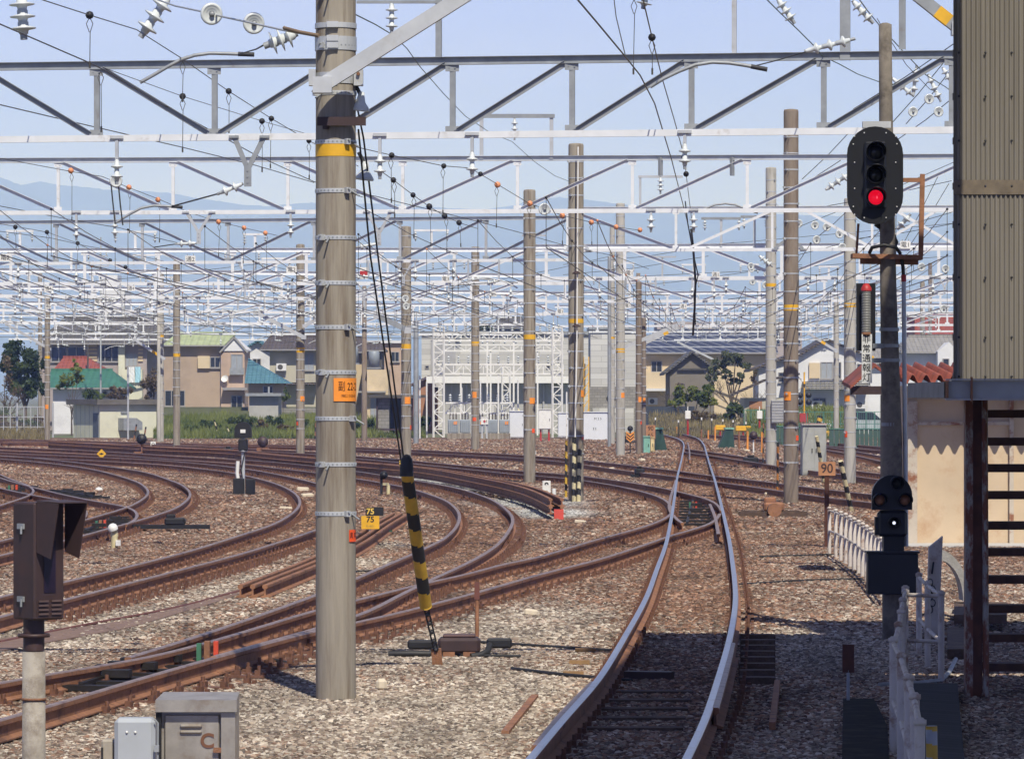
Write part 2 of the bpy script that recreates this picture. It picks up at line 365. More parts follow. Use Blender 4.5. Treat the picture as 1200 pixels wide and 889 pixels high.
track('railway_track', 'farthest track on the right behind the orange and yellow barrier posts', R3_a, R3_b, rusthi, 0.008, 14, slp=.01)

# ------------------------------------------------------------------ ground sheets
cen = np.array(CENTRES)
from mathutils.kdtree import KDTree
kd = KDTree(len(cen))
for i, (x, y) in enumerate(cen): kd.insert((x, y, 0), i)
kd.balance()
FRESH = [(620,590,1.6),(560,572,1.5),(640,602,1.3),(480,562,1.5),(500,566,1.5)]  # grey new ballast
BEIGE = [(230,690,2.2),(120,720,2.0),(300,680,1.6),(60,745,1.6),(600,740,1.4),(500,760,1.6),(640,720,1.2),(300,830,1.5),(550,840,1.8),(760,752,.8),(960,760,1.8),(540,596,1.1),(460,640,1.0),(60,700,1.5),(590,640,.5),(640,800,1.0),(430,660,1.0)]
FW = [(G(a,b).x, G(a,b).y, r) for a, b, r in FRESH]; BW = [(G(a,b).x, G(a,b).y, r) for a, b, r in BEIGE]
def rustv(x, y):
    co, i, d = kd.find((x, y, 0))
    base = .36+.42*min(1, max(0, (y-32)/45)); base += .42*max(0, 1-d/1.15)
    base += .35*mnoise.noise(Vector((x*.45, y*.12, 3)))
    k = 0
    for a, b, r in BW:
        dd = math.hypot(x-a, (y-b)*.35); k = max(k, 1-dd/r)
    base -= .75*max(0, k)*(1 if d > 1.0 else .4)
    return min(1, max(0, base))
def freshv(x, y):
    k = 0
    for a, b, r in FW: k = max(k, 1-math.hypot(x-a, (y-b)*.25)/r)
    return min(1, max(0, k*2.2))
def grime(n, src):
    # large oily and dusty patches of the ballast itself
    g = n.nodes.new('ShaderNodeNewGeometry'); mp_ = n.nodes.new('ShaderNodeMapping'); mp_.inputs['Scale'].default_value = (1.1,.35,1); n.links.new(g.outputs['Position'], mp_.inputs[0])
    t = n.nodes.new('ShaderNodeTexNoise'); t.inputs['Scale'].default_value = 1.0; t.inputs['Detail'].default_value = 5; t.inputs['Roughness'].default_value = .6; n.links.new(mp_.outputs[0], t.inputs['Vector'])
    r = n.nodes.new('ShaderNodeMapRange'); r.inputs['From Min'].default_value = .32; r.inputs['From Max'].default_value = .62; r.inputs['To Min'].default_value = .60; r.inputs['To Max'].default_value = 1.18; n.links.new(t.outputs['Fac'], r.inputs['Value'])
    x = n.nodes.new('ShaderNodeMix'); x.data_type = 'RGBA'; x.blend_type = 'MULTIPLY'; x.inputs['Factor'].default_value = 1; n.links.new(src, x.inputs['A']); n.links.new(r.outputs[0], x.inputs['B']); return x.outputs['Result']
def ballast_material():
    m = bpy.data.materials.new('ballast'); m.use_nodes = True; n = m.node_tree; K = n.links.new; b = n.nodes['Principled BSDF']; b.inputs['Roughness'].default_value = .95
    g = n.nodes.new('ShaderNodeNewGeometry')
    v = n.nodes.new('ShaderNodeTexVoronoi'); v.inputs['Scale'].default_value = 19; v.feature = 'F1'; K(g.outputs['Position'], v.inputs['Vector'])
    hs = n.nodes.new('ShaderNodeSeparateColor'); K(v.outputs['Color'], hs.inputs[0])
    def ramp(cols):
        r = n.nodes.new('ShaderNodeValToRGB'); r.color_ramp.interpolation = 'LINEAR'
        for i, (p, c) in enumerate(cols):
            e = r.color_ramp.elements[i] if i < 2 else r.color_ramp.elements.new(p)
            e.position = p; e.color = c+(1,)
        K(hs.outputs[0], r.inputs['Fac']); return r
    r1 = ramp([(0,(.05,.04,.03)),(1,(.40,.32,.24)),(.5,(.19,.145,.105))]); r2 = ramp([(0,(.035,.02,.014)),(1,(.28,.155,.10)),(.5,(.14,.073,.047))]); r3 = ramp([(0,(.18,.18,.175)),(1,(.50,.50,.48))])
    at = n.nodes.new('ShaderNodeAttribute'); at.attribute_name = 'rust'; af = n.nodes.new('ShaderNodeAttribute'); af.attribute_name = 'fresh'
    x = n.nodes.new('ShaderNodeMix'); x.data_type = 'RGBA'; K(at.outputs['Fac'], x.inputs['Factor']); K(r1.outputs[0], x.inputs['A']); K(r2.outputs[0], x.inputs['B'])
    y = n.nodes.new('ShaderNodeMix'); y.data_type = 'RGBA'; K(af.outputs['Fac'], y.inputs['Factor']); K(x.outputs['Result'], y.inputs['A']); K(r3.outputs[0], y.inputs['B'])
    K(grime(n, y.outputs['Result']), b.inputs['Base Color'])
    bp = n.nodes.new('ShaderNodeBump'); bp.inputs['Strength'].default_value = .9; bp.inputs['Distance'].default_value = .03; bp.invert = True
    K(v.outputs['Distance'], bp.inputs['Height']); K(bp.outputs[0], b.inputs['Normal'])
    return m
ballM = ballast_material()
def ballast_sheet(name, y0, y1, step, marg, x0f=None, x1f=None, relief=.012, z=0.0):
    ys = np.arange(y0, y1+step*.5, step); V = []; Fc = []; nx = int((max(x1f(y1), x1f(y0))-min(x0f(y1), x0f(y0)))/step)+1
    for y in ys:
        a, b = x0f(y), x1f(y)
        for i in range(nx):
            x = a+(b-a)*i/(nx-1); V.append((x, y, z+relief*2*mnoise.noise(Vector((x*2.5, y*2.5, 0)))+relief*mnoise.noise(Vector((x*9, y*9, 5)))))
    ny = len(ys)
    for j in range(ny-1):
        for i in range(nx-1): k = j*nx+i; Fc.append((k, k+1, k+1+nx, k+nx))
    me = bpy.data.meshes.new(name); me.from_pydata(V, [], Fc); me.materials.append(ballM)
    at = me.attributes.new('rust', 'FLOAT', 'POINT'); at.data.foreach_set('value', [rustv(v[0], v[1]) for v in V])
    at = me.attributes.new('fresh', 'FLOAT', 'POINT'); at.data.foreach_set('value', [freshv(v[0], v[1]) for v in V])
    o = bpy.data.objects.new(name, me); col.objects.link(o); tag(o, None, None, None, 'structure'); return o
hw = lambda y, m: .125*y+m
near = ballast_sheet('ballast_ground', 24, 80, .2, 2, lambda y: -hw(y,1.2), lambda y: hw(y,1.0))
mid  = ballast_sheet('yard_ground', 80, 262, .9, 2, lambda y: -hw(y,6), lambda y: hw(y,6), .02)
# the plain that carries everything to the horizon
soil = M('soil_and_grass', (.16,.14,.10), .95, 0, .3, .3, (.10,.15,.05), .15, .45, .6, .5, 8)
gm = MB(); gm.add([(-5000,-300,-.12),(5000,-300,-.12),(5000,20000,-.12),(-5000,20000,-.12)], [(0,1,2,3)]); tag(gm.build('ground', soil), kind='structure')

# loose stones scattered over the near ballast
def stone_meshes():
    out = []
    for k in range(5):
        bm = bmesh.new(); bmesh.ops.create_icosphere(bm, subdivisions=1, radius=1)
        rr = random.Random(k+3)
        for v in bm.verts: v.co *= rr.uniform(.72, 1.22)
        for v in bm.verts: v.co.z *= .8; v.co.x *= rr.uniform(.98, 1.02)*(1.15 if k % 2 else .95)
        me = bpy.data.meshes.new('stone'); bm.to_mesh(me); bm.free(); out.append(me)
    return out
def stone_material():
    m = bpy.data.materials.new('ballast_stone'); m.use_nodes = True; n = m.node_tree; K = n.links.new; b = n.nodes['Principled BSDF']; b.inputs['Roughness'].default_value = .93
    oi = n.nodes.new('ShaderNodeObjectInfo')
    def ramp(cols):
        r = n.nodes.new('ShaderNodeValToRGB')
        for i, (p, c) in enumerate(cols):
            e = r.color_ramp.elements[i] if i < 2 else r.color_ramp.elements.new(p)
            e.position = p; e.color = c+(1,)
        K(oi.outputs['Random'], r.inputs['Fac']); return r
    r1 = ramp([(0,(.09,.075,.062)),(1,(.64,.58,.49)),(.3,(.235,.19,.152)),(.65,(.36,.305,.245))])
    r2 = ramp([(0,(.05,.027,.018)),(1,(.36,.21,.135)),(.3,(.115,.06,.038)),(.7,(.20,.105,.066))])
    r3 = ramp([(0,(.20,.20,.195)),(1,(.56,.56,.54))])
    at = n.nodes.new('ShaderNodeAttribute'); at.attribute_name = 'rust'; at.attribute_type = 'INSTANCER'
    af = n.nodes.new('ShaderNodeAttribute'); af.attribute_name = 'fresh'; af.attribute_type = 'INSTANCER'
    # every stone picks its own side of the rust scale
    ad = n.nodes.new('ShaderNodeMath'); ad.operation = 'MULTIPLY_ADD'; K(oi.outputs['Random'], ad.inputs[0]); ad.inputs[1].default_value = 37.13; ad.inputs[2].default_value = 0
    fr = n.nodes.new('ShaderNodeMath'); fr.operation = 'FRACT'; K(ad.outputs[0], fr.inputs[0])
    sb = n.nodes.new('ShaderNodeMath'); sb.operation = 'SUBTRACT'; K(at.outputs['Fac'], sb.inputs[0]); K(fr.outputs[0], sb.inputs[1])
    mr = n.nodes.new('ShaderNodeMapRange'); mr.inputs['From Min'].default_value = -.35; mr.inputs['From Max'].default_value = .35; K(sb.outputs[0], mr.inputs['Value'])
    x = n.nodes.new('ShaderNodeMix'); x.data_type = 'RGBA'; K(mr.outputs[0], x.inputs['Factor']); K(r1.outputs[0], x.inputs['A']); K(r2.outputs[0], x.inputs['B'])
    y = n.nodes.new('ShaderNodeMix'); y.data_type = 'RGBA'; K(af.outputs['Fac'], y.inputs['Factor']); K(x.outputs['Result'], y.inputs['A']); K(r3.outputs[0], y.inputs['B'])
    K(grime(n, y.outputs['Result']), b.inputs['Base Color']); return m
stoneM = stone_material()
def scatter(name, surf_y0, surf_y1, dens, smin, smax, zs):
    # carrier mesh: a copy of part of the ground sheet
    y0, y1, step = surf_y0, surf_y1, .4 if surf_y1 < 90 else .8
    V = []; Fc = []; mx_ = 1.0 if surf_y1 < 90 else 3
    nx = int(2*hw(y1, mx_)/step); ys = np.arange(y0, y1+.01, step)
    for y in ys:
        for i in range(nx): V.append((-hw(y,mx_)+2*hw(y,mx_)*i/(nx-1), y, zs))
    for j in range(len(ys)-1):
        for i in range(nx-1):
            k = j*nx+i; Fc.append((k, k+1, k+1+nx, k+nx))
    me = bpy.data.meshes.new(name); me.from_pydata(V, [], Fc); me.materials.append(stoneM)
    me.attributes.new('rust', 'FLOAT', 'POINT').data.foreach_set('value', [rustv(v[0], v[1]) for v in V])
    me.attributes.new('fresh', 'FLOAT', 'POINT').data.foreach_set('value', [freshv(v[0], v[1]) for v in V])
    o = bpy.data.objects.new(name, me); col.objects.link(o)
    tag(o, 'loose broken ballast stones spread between the rails', 'ballast', None, 'stuff')
    ng = bpy.data.node_groups.new(name, 'GeometryNodeTree')
    ng.interface.new_socket('Geometry', in_out='INPUT', socket_type='NodeSocketGeometry'); ng.interface.new_socket('Geometry', in_out='OUTPUT', socket_type='NodeSocketGeometry')
    N = ng.nodes.new; K = ng.links.new
    gi = N('NodeGroupInput'); go = N('NodeGroupOutput'); dp = N('GeometryNodeDistributePointsOnFaces'); dp.inputs['Density'].default_value = dens; dp.inputs['Seed'].default_value = 4
    ip = N('GeometryNodeInstanceOnPoints'); K(gi.outputs[0], dp.inputs['Mesh']); K(dp.outputs['Points'], ip.inputs['Points'])
    j = N('GeometryNodeGeometryToInstance')
    for me_ in STONES:
        oi_ = N('GeometryNodeObjectInfo'); oi_.inputs['Object'].default_value = me_; K(oi_.outputs['Geometry'], j.inputs[0])
    K(j.outputs[0], ip.inputs['Instance']); ip.inputs['Pick Instance'].default_value = True
    rr = N('FunctionNodeRandomValue'); rr.data_type = 'FLOAT_VECTOR'; rr.inputs[0].default_value = (-.5,-.5,0); rr.inputs[1].default_value = (.5,.5,6.28); K(rr.outputs[0], ip.inputs['Rotation'])
    rs = N('FunctionNodeRandomValue'); rs.data_type = 'FLOAT'; rs.inputs[2].default_value = smin; rs.inputs[3].default_value = smax; rs.inputs['Seed'].default_value = 9; K(rs.outputs[1], ip.inputs['Scale'])
    K(ip.outputs[0], go.inputs[0])
    md = o.modifiers.new('scatter', 'NODES'); md.node_group = ng
    return o
STONES = []
for me_ in stone_meshes():
    me_.materials.append(stoneM); so_ = bpy.data.objects.new('stone', me_); STONES.append(so_)
scatter('ballast_stones', 25, 46, 1000, .015, .037, .0)
scatter('ballast_stones', 46, 80, 400, .019, .046, .0)
scatter('ballast_stones', 80, 150, 90, .028, .058, .0)
scatter('ballast_stones', 150, 250, 16, .045, .085, .0)
# ------------------------------------------------------------------ concrete poles
def strap(mb, r, z, near=False):
    h = .036 if near else .03
    prof = [(r+.001, z-h/2), (r+.006, z-h/2), (r+.006, z+h/2), (r+.001, z+h/2)]
    mb.lathe(prof, (0,0,0), n=24, smooth=False)
    if near:
        for k in range(30):
            a = 2*math.pi*k/30; mb.cyl(((r+.004)*math.cos(a), (r+.004)*math.sin(a), z), ((r+.0075)*math.cos(a), (r+.0075)*math.sin(a), z), .0085, 6, 1)
def pole(px, wd, base, top, mat, label, band=None, plates=(), straps=True, r=None, dz=0, first=None, sp=.42, lean=0, group='concrete catenary poles standing in the yard', name='catenary_pole', near=False):
    Y = F*CH/(base-HY); X = (px-CX)/F*Y; r = r or wd/2*Y/F; zt = ZH(top, Y)
    t = thing(name, (X, Y, 0), label, 'pole', group)
    mb = MB(); n = 32 if near else 20
    mb.lathe([(r*1.0, -.3), (r, zt-.06), (r*.93, zt-.015), (r*.5, zt), (0, zt)], (0,0,0), n=n); mb.build('shaft', mat, t)
    if band:
        b0, b1 = ZH(band[1], Y), ZH(band[0], Y)
        MB().lathe([(r+.003, b0), (r+.003, b1)], (0,0,0), n=n, smooth=True).build('yellow_band', yellow, t)
    if straps:
        zz = first if first else 1.5; k = 0
        while zz < zt-.3 and k < 26:
            mb = MB(); strap(mb, r, 0, near)
            a = RND.choice([-2.6, -2.2, -1.0, -.7]); ca, sa = math.cos(a), math.sin(a)
            mb.cyl((ca*r, sa*r, 0), (ca*(r+.06), sa*(r+.06), .015), .011, 6, 1)
            mb.box((ca*(r+.02), sa*(r+.02), 0), (.05,.04,.05), 0, rz=a)
            if near or RND.random() < .4:
                a2 = a+.35; mb.cyl((math.cos(a2)*r, math.sin(a2)*r, .0), (math.cos(a2)*(r+.09), math.sin(a2)*(r+.09), -.05), .008, 6, 1)
            mb.build('strap', [galv, galvd], t, (0,0,zz)); zz += sp*RND.uniform(.93,1.07); k += 1
    for (ppx, py0, py1, pw, mtl, txt) in plates:
        zc = (ZH(py0,Y)+ZH(py1,Y))/2; hh = abs(ZH(py0,Y)-ZH(py1,Y)); ww = pw/F*Y; xo = (ppx-px)/F*Y; al = math.asin(max(-.9,min(.9,xo/r)))
        mb = MB(); seg = 8; da = ww/r/2; vs = []; rr = r+.009
        for k in range(seg+1):
            a = al-da+2*da*k/seg
            for q, z in ((rr,-hh/2),(rr,hh/2),(rr-.004,-hh/2),(rr-.004,hh/2)): vs.append((q*math.sin(a), -q*math.cos(a), z))
        fs = []
        for k in range(seg):
            i = k*4; fs += [(i, i+4, i+5, i+1), (i+2, i+3, i+7, i+6), (i+1, i+5, i+7, i+3), (i, i+2, i+6, i+4)]
        mb.add(vs, fs+[(0,1,3,2), (seg*4, seg*4+2, seg*4+3, seg*4+1)], 0, False); pl = mb.build('number_plate', mtl, t, (0,0,zc))
        if txt:
            for (s_, sz, dx, dzz) in txt:
                o = text_mesh('lettering', s_, sz*hh, brownp, pl, (0,0,0), (0,0,0), 'CENTER', 1)
                sx = .72
                for v in o.data.vertices:
                    u = v.co.x*sx+dx*ww; a = al+u/rr; d = rr+.0015+abs(v.co.z)*.3; z = v.co.y+dzz*hh; v.co = Vector((d*math.sin(a), -d*math.cos(a), z))
                o.rotation_euler = (0,0,0); o.scale = (1,1,1)
    return t, X, Y, r, zt
near_pole, NX, NY, NR, NZ = pole(393.5, 47, 820, -92, conc, 'thick concrete pole in the foreground with an orange plate and rows of perforated steel straps', (165,184),
    [(408, 443, 470, 34, orangeM, [('副 22-2', .46, .03, .12), ('1980.2 10-35-K0', .17, .04, -.27)]), (413.5, 620, 634, 13, redor, [('異 常', .55, 0, 0)])], first=1.62, sp=.405, near=True, group=None)
yp = (0,0)
pole(675, 18, 588, 168, conc, 'tall concrete pole with two striped guards at its foot, beside the number 9 marker', (373.5,378.5), [(684,457,465,8,orangeM,None),(685,510,515,5,redor,None)], first=1.2)
pole(927, 17.5, 590, 128, concb, 'tallest brown stained concrete pole, with a yellow band, left of the red signal', (357,364), [(922,459,469,9,orangeM,[('19',.6,0,0)]),(934,510,516,5,redor,None)], first=1.0)
pole(620.5, 14.3, 566, 222, conc, 'grey concrete pole just left of the number 9 marker in front of white cabinets', (392,397.5), [(624,466,473,7,orangeM,None),(625,502,507,4,redor,None)], first=1.6)
pole(996, 14, 567, 232, concl, 'pale clean concrete pole directly left of the emergency lamp', (355,360), [(992,463,470,7,orangeM,None),(991,505,512,4,redor,None)], first=1.1)
pole(903.5, 12.5, 550, 196, concl, 'pale concrete pole carrying a ribbed junction box, left of the tallest brown pole', (332,336), first=1.0)
pole(557, 9.5, 527, 289, conc, 'slender concrete pole in front of the substation frames', (400,405), [(556,459,466,5,orangeM,None),(556,489,493,4,redor,None)], first=1.2)
pole(476, 11.8, 545, 265, conc, 'grey concrete pole behind the pair of dark stay cables', (403,409), [(478,465,473,7,orangeM,None),(483,498,503,3,redor,None)], first=1.4)
pole(352, 10, 535, 286, conc, 'concrete pole close to the left of the thick foreground pole', (407,413), [(355,464,470,6,orangeM,None),(348.5,494,498,3,redor,None)], first=1.2)
pole(727, 10.5, 534, 238, concl, 'pale concrete pole beside the white relay cabinet with a round dark signal', (408,413), [(730,460,466,5,orangeM,None)], first=1.2)
pole(717.5, 6, 520, 265, concl, 'thin pale pole half hidden behind the pole next to the white relay cabinet', (394,397), first=2)
pole(748.5, 7, 532, 330, concb, 'brown stained pole touching the small green box near the far bend', None, [(750,465,471,4,orangeM,None),(752,492,497,4,redor,None)], first=1.5)
pole(754.5, 5, 529, 372, concb, 'shorter brown pole standing close to another near the small green box', None, [(755,466,471,3,orangeM,None)], first=1.8)
pole(207, 8.3, 526, 305, conc, 'concrete pole with a cream painted foot in front of the beige house', (414,418), first=2.6)
pole(188.5, 7, 517.5, 318, concl, 'grey concrete pole between the white shed and the beige house', (392,395), first=1.6)
pole(55.5, 6.5, 518, 345, conc, 'brown grey pole at the left corner of the white shed', (417,420), [(55,474,479,4,orangeM,None)], first=2.5)
pole(47, 5, 507, 320, conc, 'narrow pole behind the dark green tree at the left', None, first=4)
pole(841, 5.3, 498, 376, galvd, 'thin grey pole rising out of the shrubs in front of the grey gabled house', None, first=3.5)
pole(980, 6.3, 521, 348, concl, 'pole in front of the white house beside the level crossing lights', None, first=2)
pole(1081, 5.5, 497, 330, conc, 'thin pole in front of the grey tiled roof at the right', None, first=4)
pole(1090, 4.5, 496, 308, concb, 'thinner pole with insulators in front of the small white gable', None, first=4)
pole(487.5, 6, 520, 375, galvd, 'dark grey pole just right of the pole behind the stay cables', None, straps=False)
pole(714, 4, 524, 300, galvd, 'thin grey post rising behind the white relay cabinet', None, straps=False, group=None)
# cream foot of the pole by the beige house
ring = MB().lathe([(.148, .1),(.152,.1),(.152,1.5),(.148,1.5)], (0,0,0), n=20).build('painted_foot', M('cream_paint',(.62,.50,.25),.7), [o for o in col.objects if o.get('label','').startswith('concrete pole with a cream')][0])
# tall wooden/utility poles full of insulators
def insulator(mb, p0, p1, r, n, mi=0, mc=1):
    p0, p1 = Vector(p0), Vector(p1); d = p1-p0; Ln = d.length; ax = d.normalized(); prof = [(r*.28, 0)]
    for k in range(n):
        a = Ln*(.08+.84*k/n); b = Ln*.84/n
        prof += [(r*.42, a), (r*.42, a+b*.35), (r, a+b*.5), (r*.96, a+b*.6), (r*.4, a+b*.7), (r*.35, a+b)]
    prof += [(r*.28, Ln*.93)]
    mb.lathe(prof, p0, ax, 10, mi); mb.cyl(p0-ax*.02, p0+ax*Ln*.1, r*.3, 6, mc); mb.cyl(p1-ax*Ln*.1, p1+ax*.03, r*.3, 6, mc)
def knob(mb, p, r=.035, mi=0): mb.sphere(p, r, 4, mi)

# ------------------------------------------------------------------ portal beams (steel trusses) over the yard
BEAMS = []
def beam(x0, yt0, yb0, x1, yt1, yb1, Yc, nodes, flip, label, dm=galv, cw=.115, sw=.07, topm=galv):
    if Yc > 150: cw *= 1.4; sw *= 1.5
    xm = (x0+x1)/2; ht = ((462-yt0)+(462-yt1))/2*Yc/F; hb = ((462-yb0)+(462-yb1))/2*Yc/F
    Y0 = ht*F/(462-yt0); Y1 = ht*F/(462-yt1)
    A = Vector(((x0-CX)/F*Y0, Y0, 0)); B = Vector(((x1-CX)/F*Y1, Y1, 0))
    def at(px):   # where the vertical plane of the truss meets this image column
        k = (px-CX)/F; d = B-A; s = (k*A.y-A.x)/(d.x-k*d.y); return A+d*s
    t = thing('portal_beam', (A+B)/2+Vector((0,0,CH+ht)), label, 'portal beam', 'steel truss beams spanning the tracks')
    o0 = t.location; q = lambda p, h: p-o0+Vector((0,0,CH+h))
    d = (B-A).normalized(); up = Vector((0,0,1)); back = Vector((-d.y, d.x, 0)); 
    if back.y < 0: back = -back
    h = cw/2
    mb = MB(); a, b = q(A,ht), q(B,ht)
    mb.bar(a+back*.03, b+back*.03, .008, cw*1.0); mb.bar(a+up*h, b+up*h, .075, .008); mb.bar(a-up*h, b-up*h, .075, .008)
    mb.build('top_chord', topm, t)
    mb = MB(); a, b = q(A,hb), q(B,hb); mb.bar(a-back*.03, b-back*.03, .008, cw*.85); mb.bar(a-up*h*.8, b-up*h*.8, .07, .008); mb.build('bottom_chord', galv, t)
    for i, nx in enumerate(nodes):
        p = at(nx)
        if x0-2 <= nx <= x1+2:
            mb = MB(); a, b = q(p,ht-h), q(p,hb+h*.6); mb.bar(a, b, sw, .008, 0, back); mb.bar(a+d*(sw/2)+back*.03, b+d*(sw/2)+back*.03, .008, .06, 0, back); mb.build('vertical_strut', dm, t)
            g = MB(); g.box(q(p,ht-h-.05)-back*.008, (sw*2.6,.006,.12)); g.box(q(p,hb+h+.02)-back*.008, (sw*2.6,.006,.12))
            for e in (-1,1):
                for e2 in (ht-h-.05, hb+h+.02): g.cyl(q(p,e2)+d*e*.05-back*.012, q(p,e2)+d*e*.05-back*.025, .012, 6)
            g.build('gusset_plate', galvd, t)
        if i+1 < len(nodes):
            p2 = at(nodes[i+1]); L_ = (p2-p).length; m = d*min(.10, L_*.05)
            lo, hi = (q(p,hb+h)+m, q(p2,ht-h)-m) if nx >= flip else (q(p2,hb+h)-m, q(p,ht-h)+m)
            mb = MB(); mb.bar(lo+back*.012, hi+back*.012, sw*1.05, .008, 0, back.cross(hi-lo)); mb.bar(lo-back*.02, hi-back*.02, .008, .06, 0, back)
            # fix orientation: first plate stands in the truss plane
            mb = MB(); tt = (hi-lo).normalized(); nn = tt.cross(back).normalized()
            vs = [p_+sa*nn*sw*.55+back*(.012+sb*.004) for p_ in (lo,hi) for sa, sb in ((-1,-1),(1,-1),(1,1),(-1,1))]
            mb.add(vs, [(0,1,2,3),(7,6,5,4),(0,4,5,1),(1,5,6,2),(2,6,7,3),(3,7,4,0)])
            e0 = nn*sw*.55*(1 if nn.z > 0 else -1)
            vs = [p_+e0+back*(sb*.028-.022)+nn*sa*.004 for p_ in (lo,hi) for sa, sb in ((-1,-1),(1,-1),(1,1),(-1,1))]
            mb.add(vs, [(0,1,2,3),(7,6,5,4),(0,4,5,1),(1,5,6,2),(2,6,7,3),(3,7,4,0)])
            mb.build('diagonal_strut', dm, t)
    rec = dict(t=t, at=at, q=q, ht=ht, hb=hb, x0=x0, x1=x1, d=d, back=back, o0=o0); BEAMS.append(rec); return rec
def nodes(a, pitch, n): return [a+pitch*i for i in range(n)]
B1 = beam(-60, 79, 163.5, 1118, 64, 153, 69, [-25,113,251,390,530,670,810,965,1115], 251, 'nearest full width truss beam, crossing high above the red signal', galvd, .125, .085, galvd)
B2 = beam(-60, 188.5, 250.5, 1120, 183.5, 245, 100, [-67]+nodes(68,134.6,9), 470, 'second truss beam from the viewer, below the yellow band of the foreground pole', galv)
B3 = beam(-60, 261.5, 311, 668, 255, 303, 130.5, nodes(-35,100.7,8), 265, 'third truss beam, ending at the concrete pole behind the number 9 marker', galv, .11)
B3R = beam(665, 245, 293.5, 1120, 243, 291.5, 123, [665,792], 9999, 'truss beam from the pole with the striped guards running right behind the red signal', galv, .11)
def wdiag(rec, x0, x1):   # single diagonal: bottom at x0, top at x1
    t = rec['t']; q = rec['q']; a = q(rec['at'](x0), rec['hb']+.06); b = q(rec['at'](x1), rec['ht']-.06); mb = MB(); tt = (b-a).normalized(); back = rec['back']; nn = tt.cross(back).normalized()
    vs = [p_+sa*nn*.04+back*(.012+sb*.004) for p_ in (a,b) for sa, sb in ((-1,-1),(1,-1),(1,1),(-1,1))]
    mb.add(vs, [(0,1,2,3),(7,6,5,4),(0,4,5,1),(1,5,6,2),(2,6,7,3),(3,7,4,0)]); mb.build('diagonal_strut', galvd, t)
def wpost(rec, x):
    t = rec['t']; q = rec['q']; p = rec['at'](x); MB().bar(q(p,rec['ht']-.05), q(p,rec['hb']+.05), .07, .03, 0, rec['back']).build('vertical_strut', galv, t)
wdiag(B3R, 808, 905); wdiag(B3R, 1020, 943); wdiag(B3R, 1124, 1048); wdiag(B3R,1024,1100); wpost(B3R, 905); wpost(B3R,1022)
B4 = beam(-60, 293.5, 333, 668, 292.5, 331.5, 160, nodes(-74,86.6,9), 265, 'fourth truss beam on the left, whose lower chord passes just under small white boards', galv, .11)
B4R = beam(625, 289, 326.5, 1120, 287, 325, 152, nodes(640,92,6), 830, 'right hand truss beam crossing close above the emergency lamp', galv, .11)
B5 = beam(-60, 316, 348.5, 640, 323, 350, 180, nodes(-40,74,10), 180, 'truss beam passing in front of the white apartment block at the left', galv)
B5R = beam(640, 327, 353.5, 1120, 325, 351.5, 196, nodes(662,76,7), 890, 'truss beam level with the top of the emergency lamp at the right', galv)
B6 = beam(-60, 336, 363.5, 640, 343, 368, 215, nodes(-20,66,11), 110, 'sixth truss beam at the left, above the dark tiled roofs', galv)
B6R = beam(560, 344, 368, 1120, 342, 366.5, 228, nodes(590,64,9), 780, 'truss beam above the solar panel roof at the right', galv)
B7 = beam(-10, 354.5, 378, 640, 358, 380, 250, nodes(4,60,11), 220, 'seventh truss beam at the left, just over the ridge of the dark roofs', galv)
B7R = beam(650, 359, 382, 1120, 357, 381, 262, nodes(670,55,9), 850, 'thin far truss beam crossing in front of the solar panels', galv)
B8 = beam(-60, 369, 390.5, 600, 371, 392, 290, nodes(-40,52,13), 300, 'eighth far truss beam at the left, level with the green roof', galv, .10, .06)
B8R = beam(690, 371, 389, 1120, 370, 388, 300, nodes(700,50,9), 900, 'far truss beam touching the top of the solar panels', galv, .10, .06)
B9 = beam(10, 379, 397.5, 330, 380, 398, 325, nodes(20,46,7), 100, 'farthest truss beam at the left, crossing the dark roofed houses', galv, .10, .06)
B9R = beam(790, 383, 398.5, 1000, 382, 397, 340, nodes(800,44,5), 860, 'farthest truss beam at the right, in front of the blue grey solar panels', galv, .10, .06)

# brackets, insulators and number boards carried by the beams
whites = M('white_galvanised_truss', (.76,.78,.80), .5, .15, .08, 4, (.50,.47,.43), 3, .58, .75)
for b_ in BEAMS:
    for ch in b_['t'].children:
        if b_ not in (B1, B2, B3) or ch.name.startswith('bottom') or (b_ in (B2,) and not ch.name.startswith('top')) :
            if not (b_ is B1 and not ch.name.startswith('bottom')) and not (ch.name.startswith('top') and b_ in (B2, B3)):
                for i_, m_ in enumerate(ch.data.materials): ch.data.materials[i_] = whites
def hpt(rec, px, py, off=0.0):   # point on the truss plane seen at (px, py)
    p = rec['at'](px); return p-rec['o0']+Vector((0,0,CH+(HY-py)/F*p.y))-rec['back']*off
def vbracket(rec, xl, xr, ax, ay, sy, w=.07, m=galv):
    y0 = 462-rec['hb']*F/rec['at'](ax).y; mb = MB(); off = .06
    for x in (xl, xr):
        p, q_ = hpt(rec, x, y0-1, off), hpt(rec, ax+(1 if x > ax else -1)*(w*.6*F/rec['at'](ax).y*.5), ay, off); tt = (q_-p).normalized(); nn = tt.cross(rec['back']).normalized(); bk = rec['back']
        for f in (0,):
            vs = [p_+sa*nn*w*.5+bk*(sb*.012) for p_ in (p,q_) for sa, sb in ((-1,-1),(1,-1),(1,1),(-1,1))]
            mb.add(vs, [(0,1,2,3),(7,6,5,4),(0,4,5,1),(1,5,6,2),(2,6,7,3),(3,7,4,0)])
        mb.box(hpt(rec, x, y0, off), (.16,.10,.04))
    a, b = hpt(rec, ax, ay-1, off+.016), hpt(rec, ax, sy, off+.016); mb.bar(a, b, w*1.5, .014, 0, rec['back'])
    for k in range(3): p = a.lerp(b, .25+.28*k); mb.cyl(p-rec['back']*.005, p-rec['back']*.02, .014, 6, 1)
    return mb.build('hanger_bracket', [m, galvd], rec['t'])
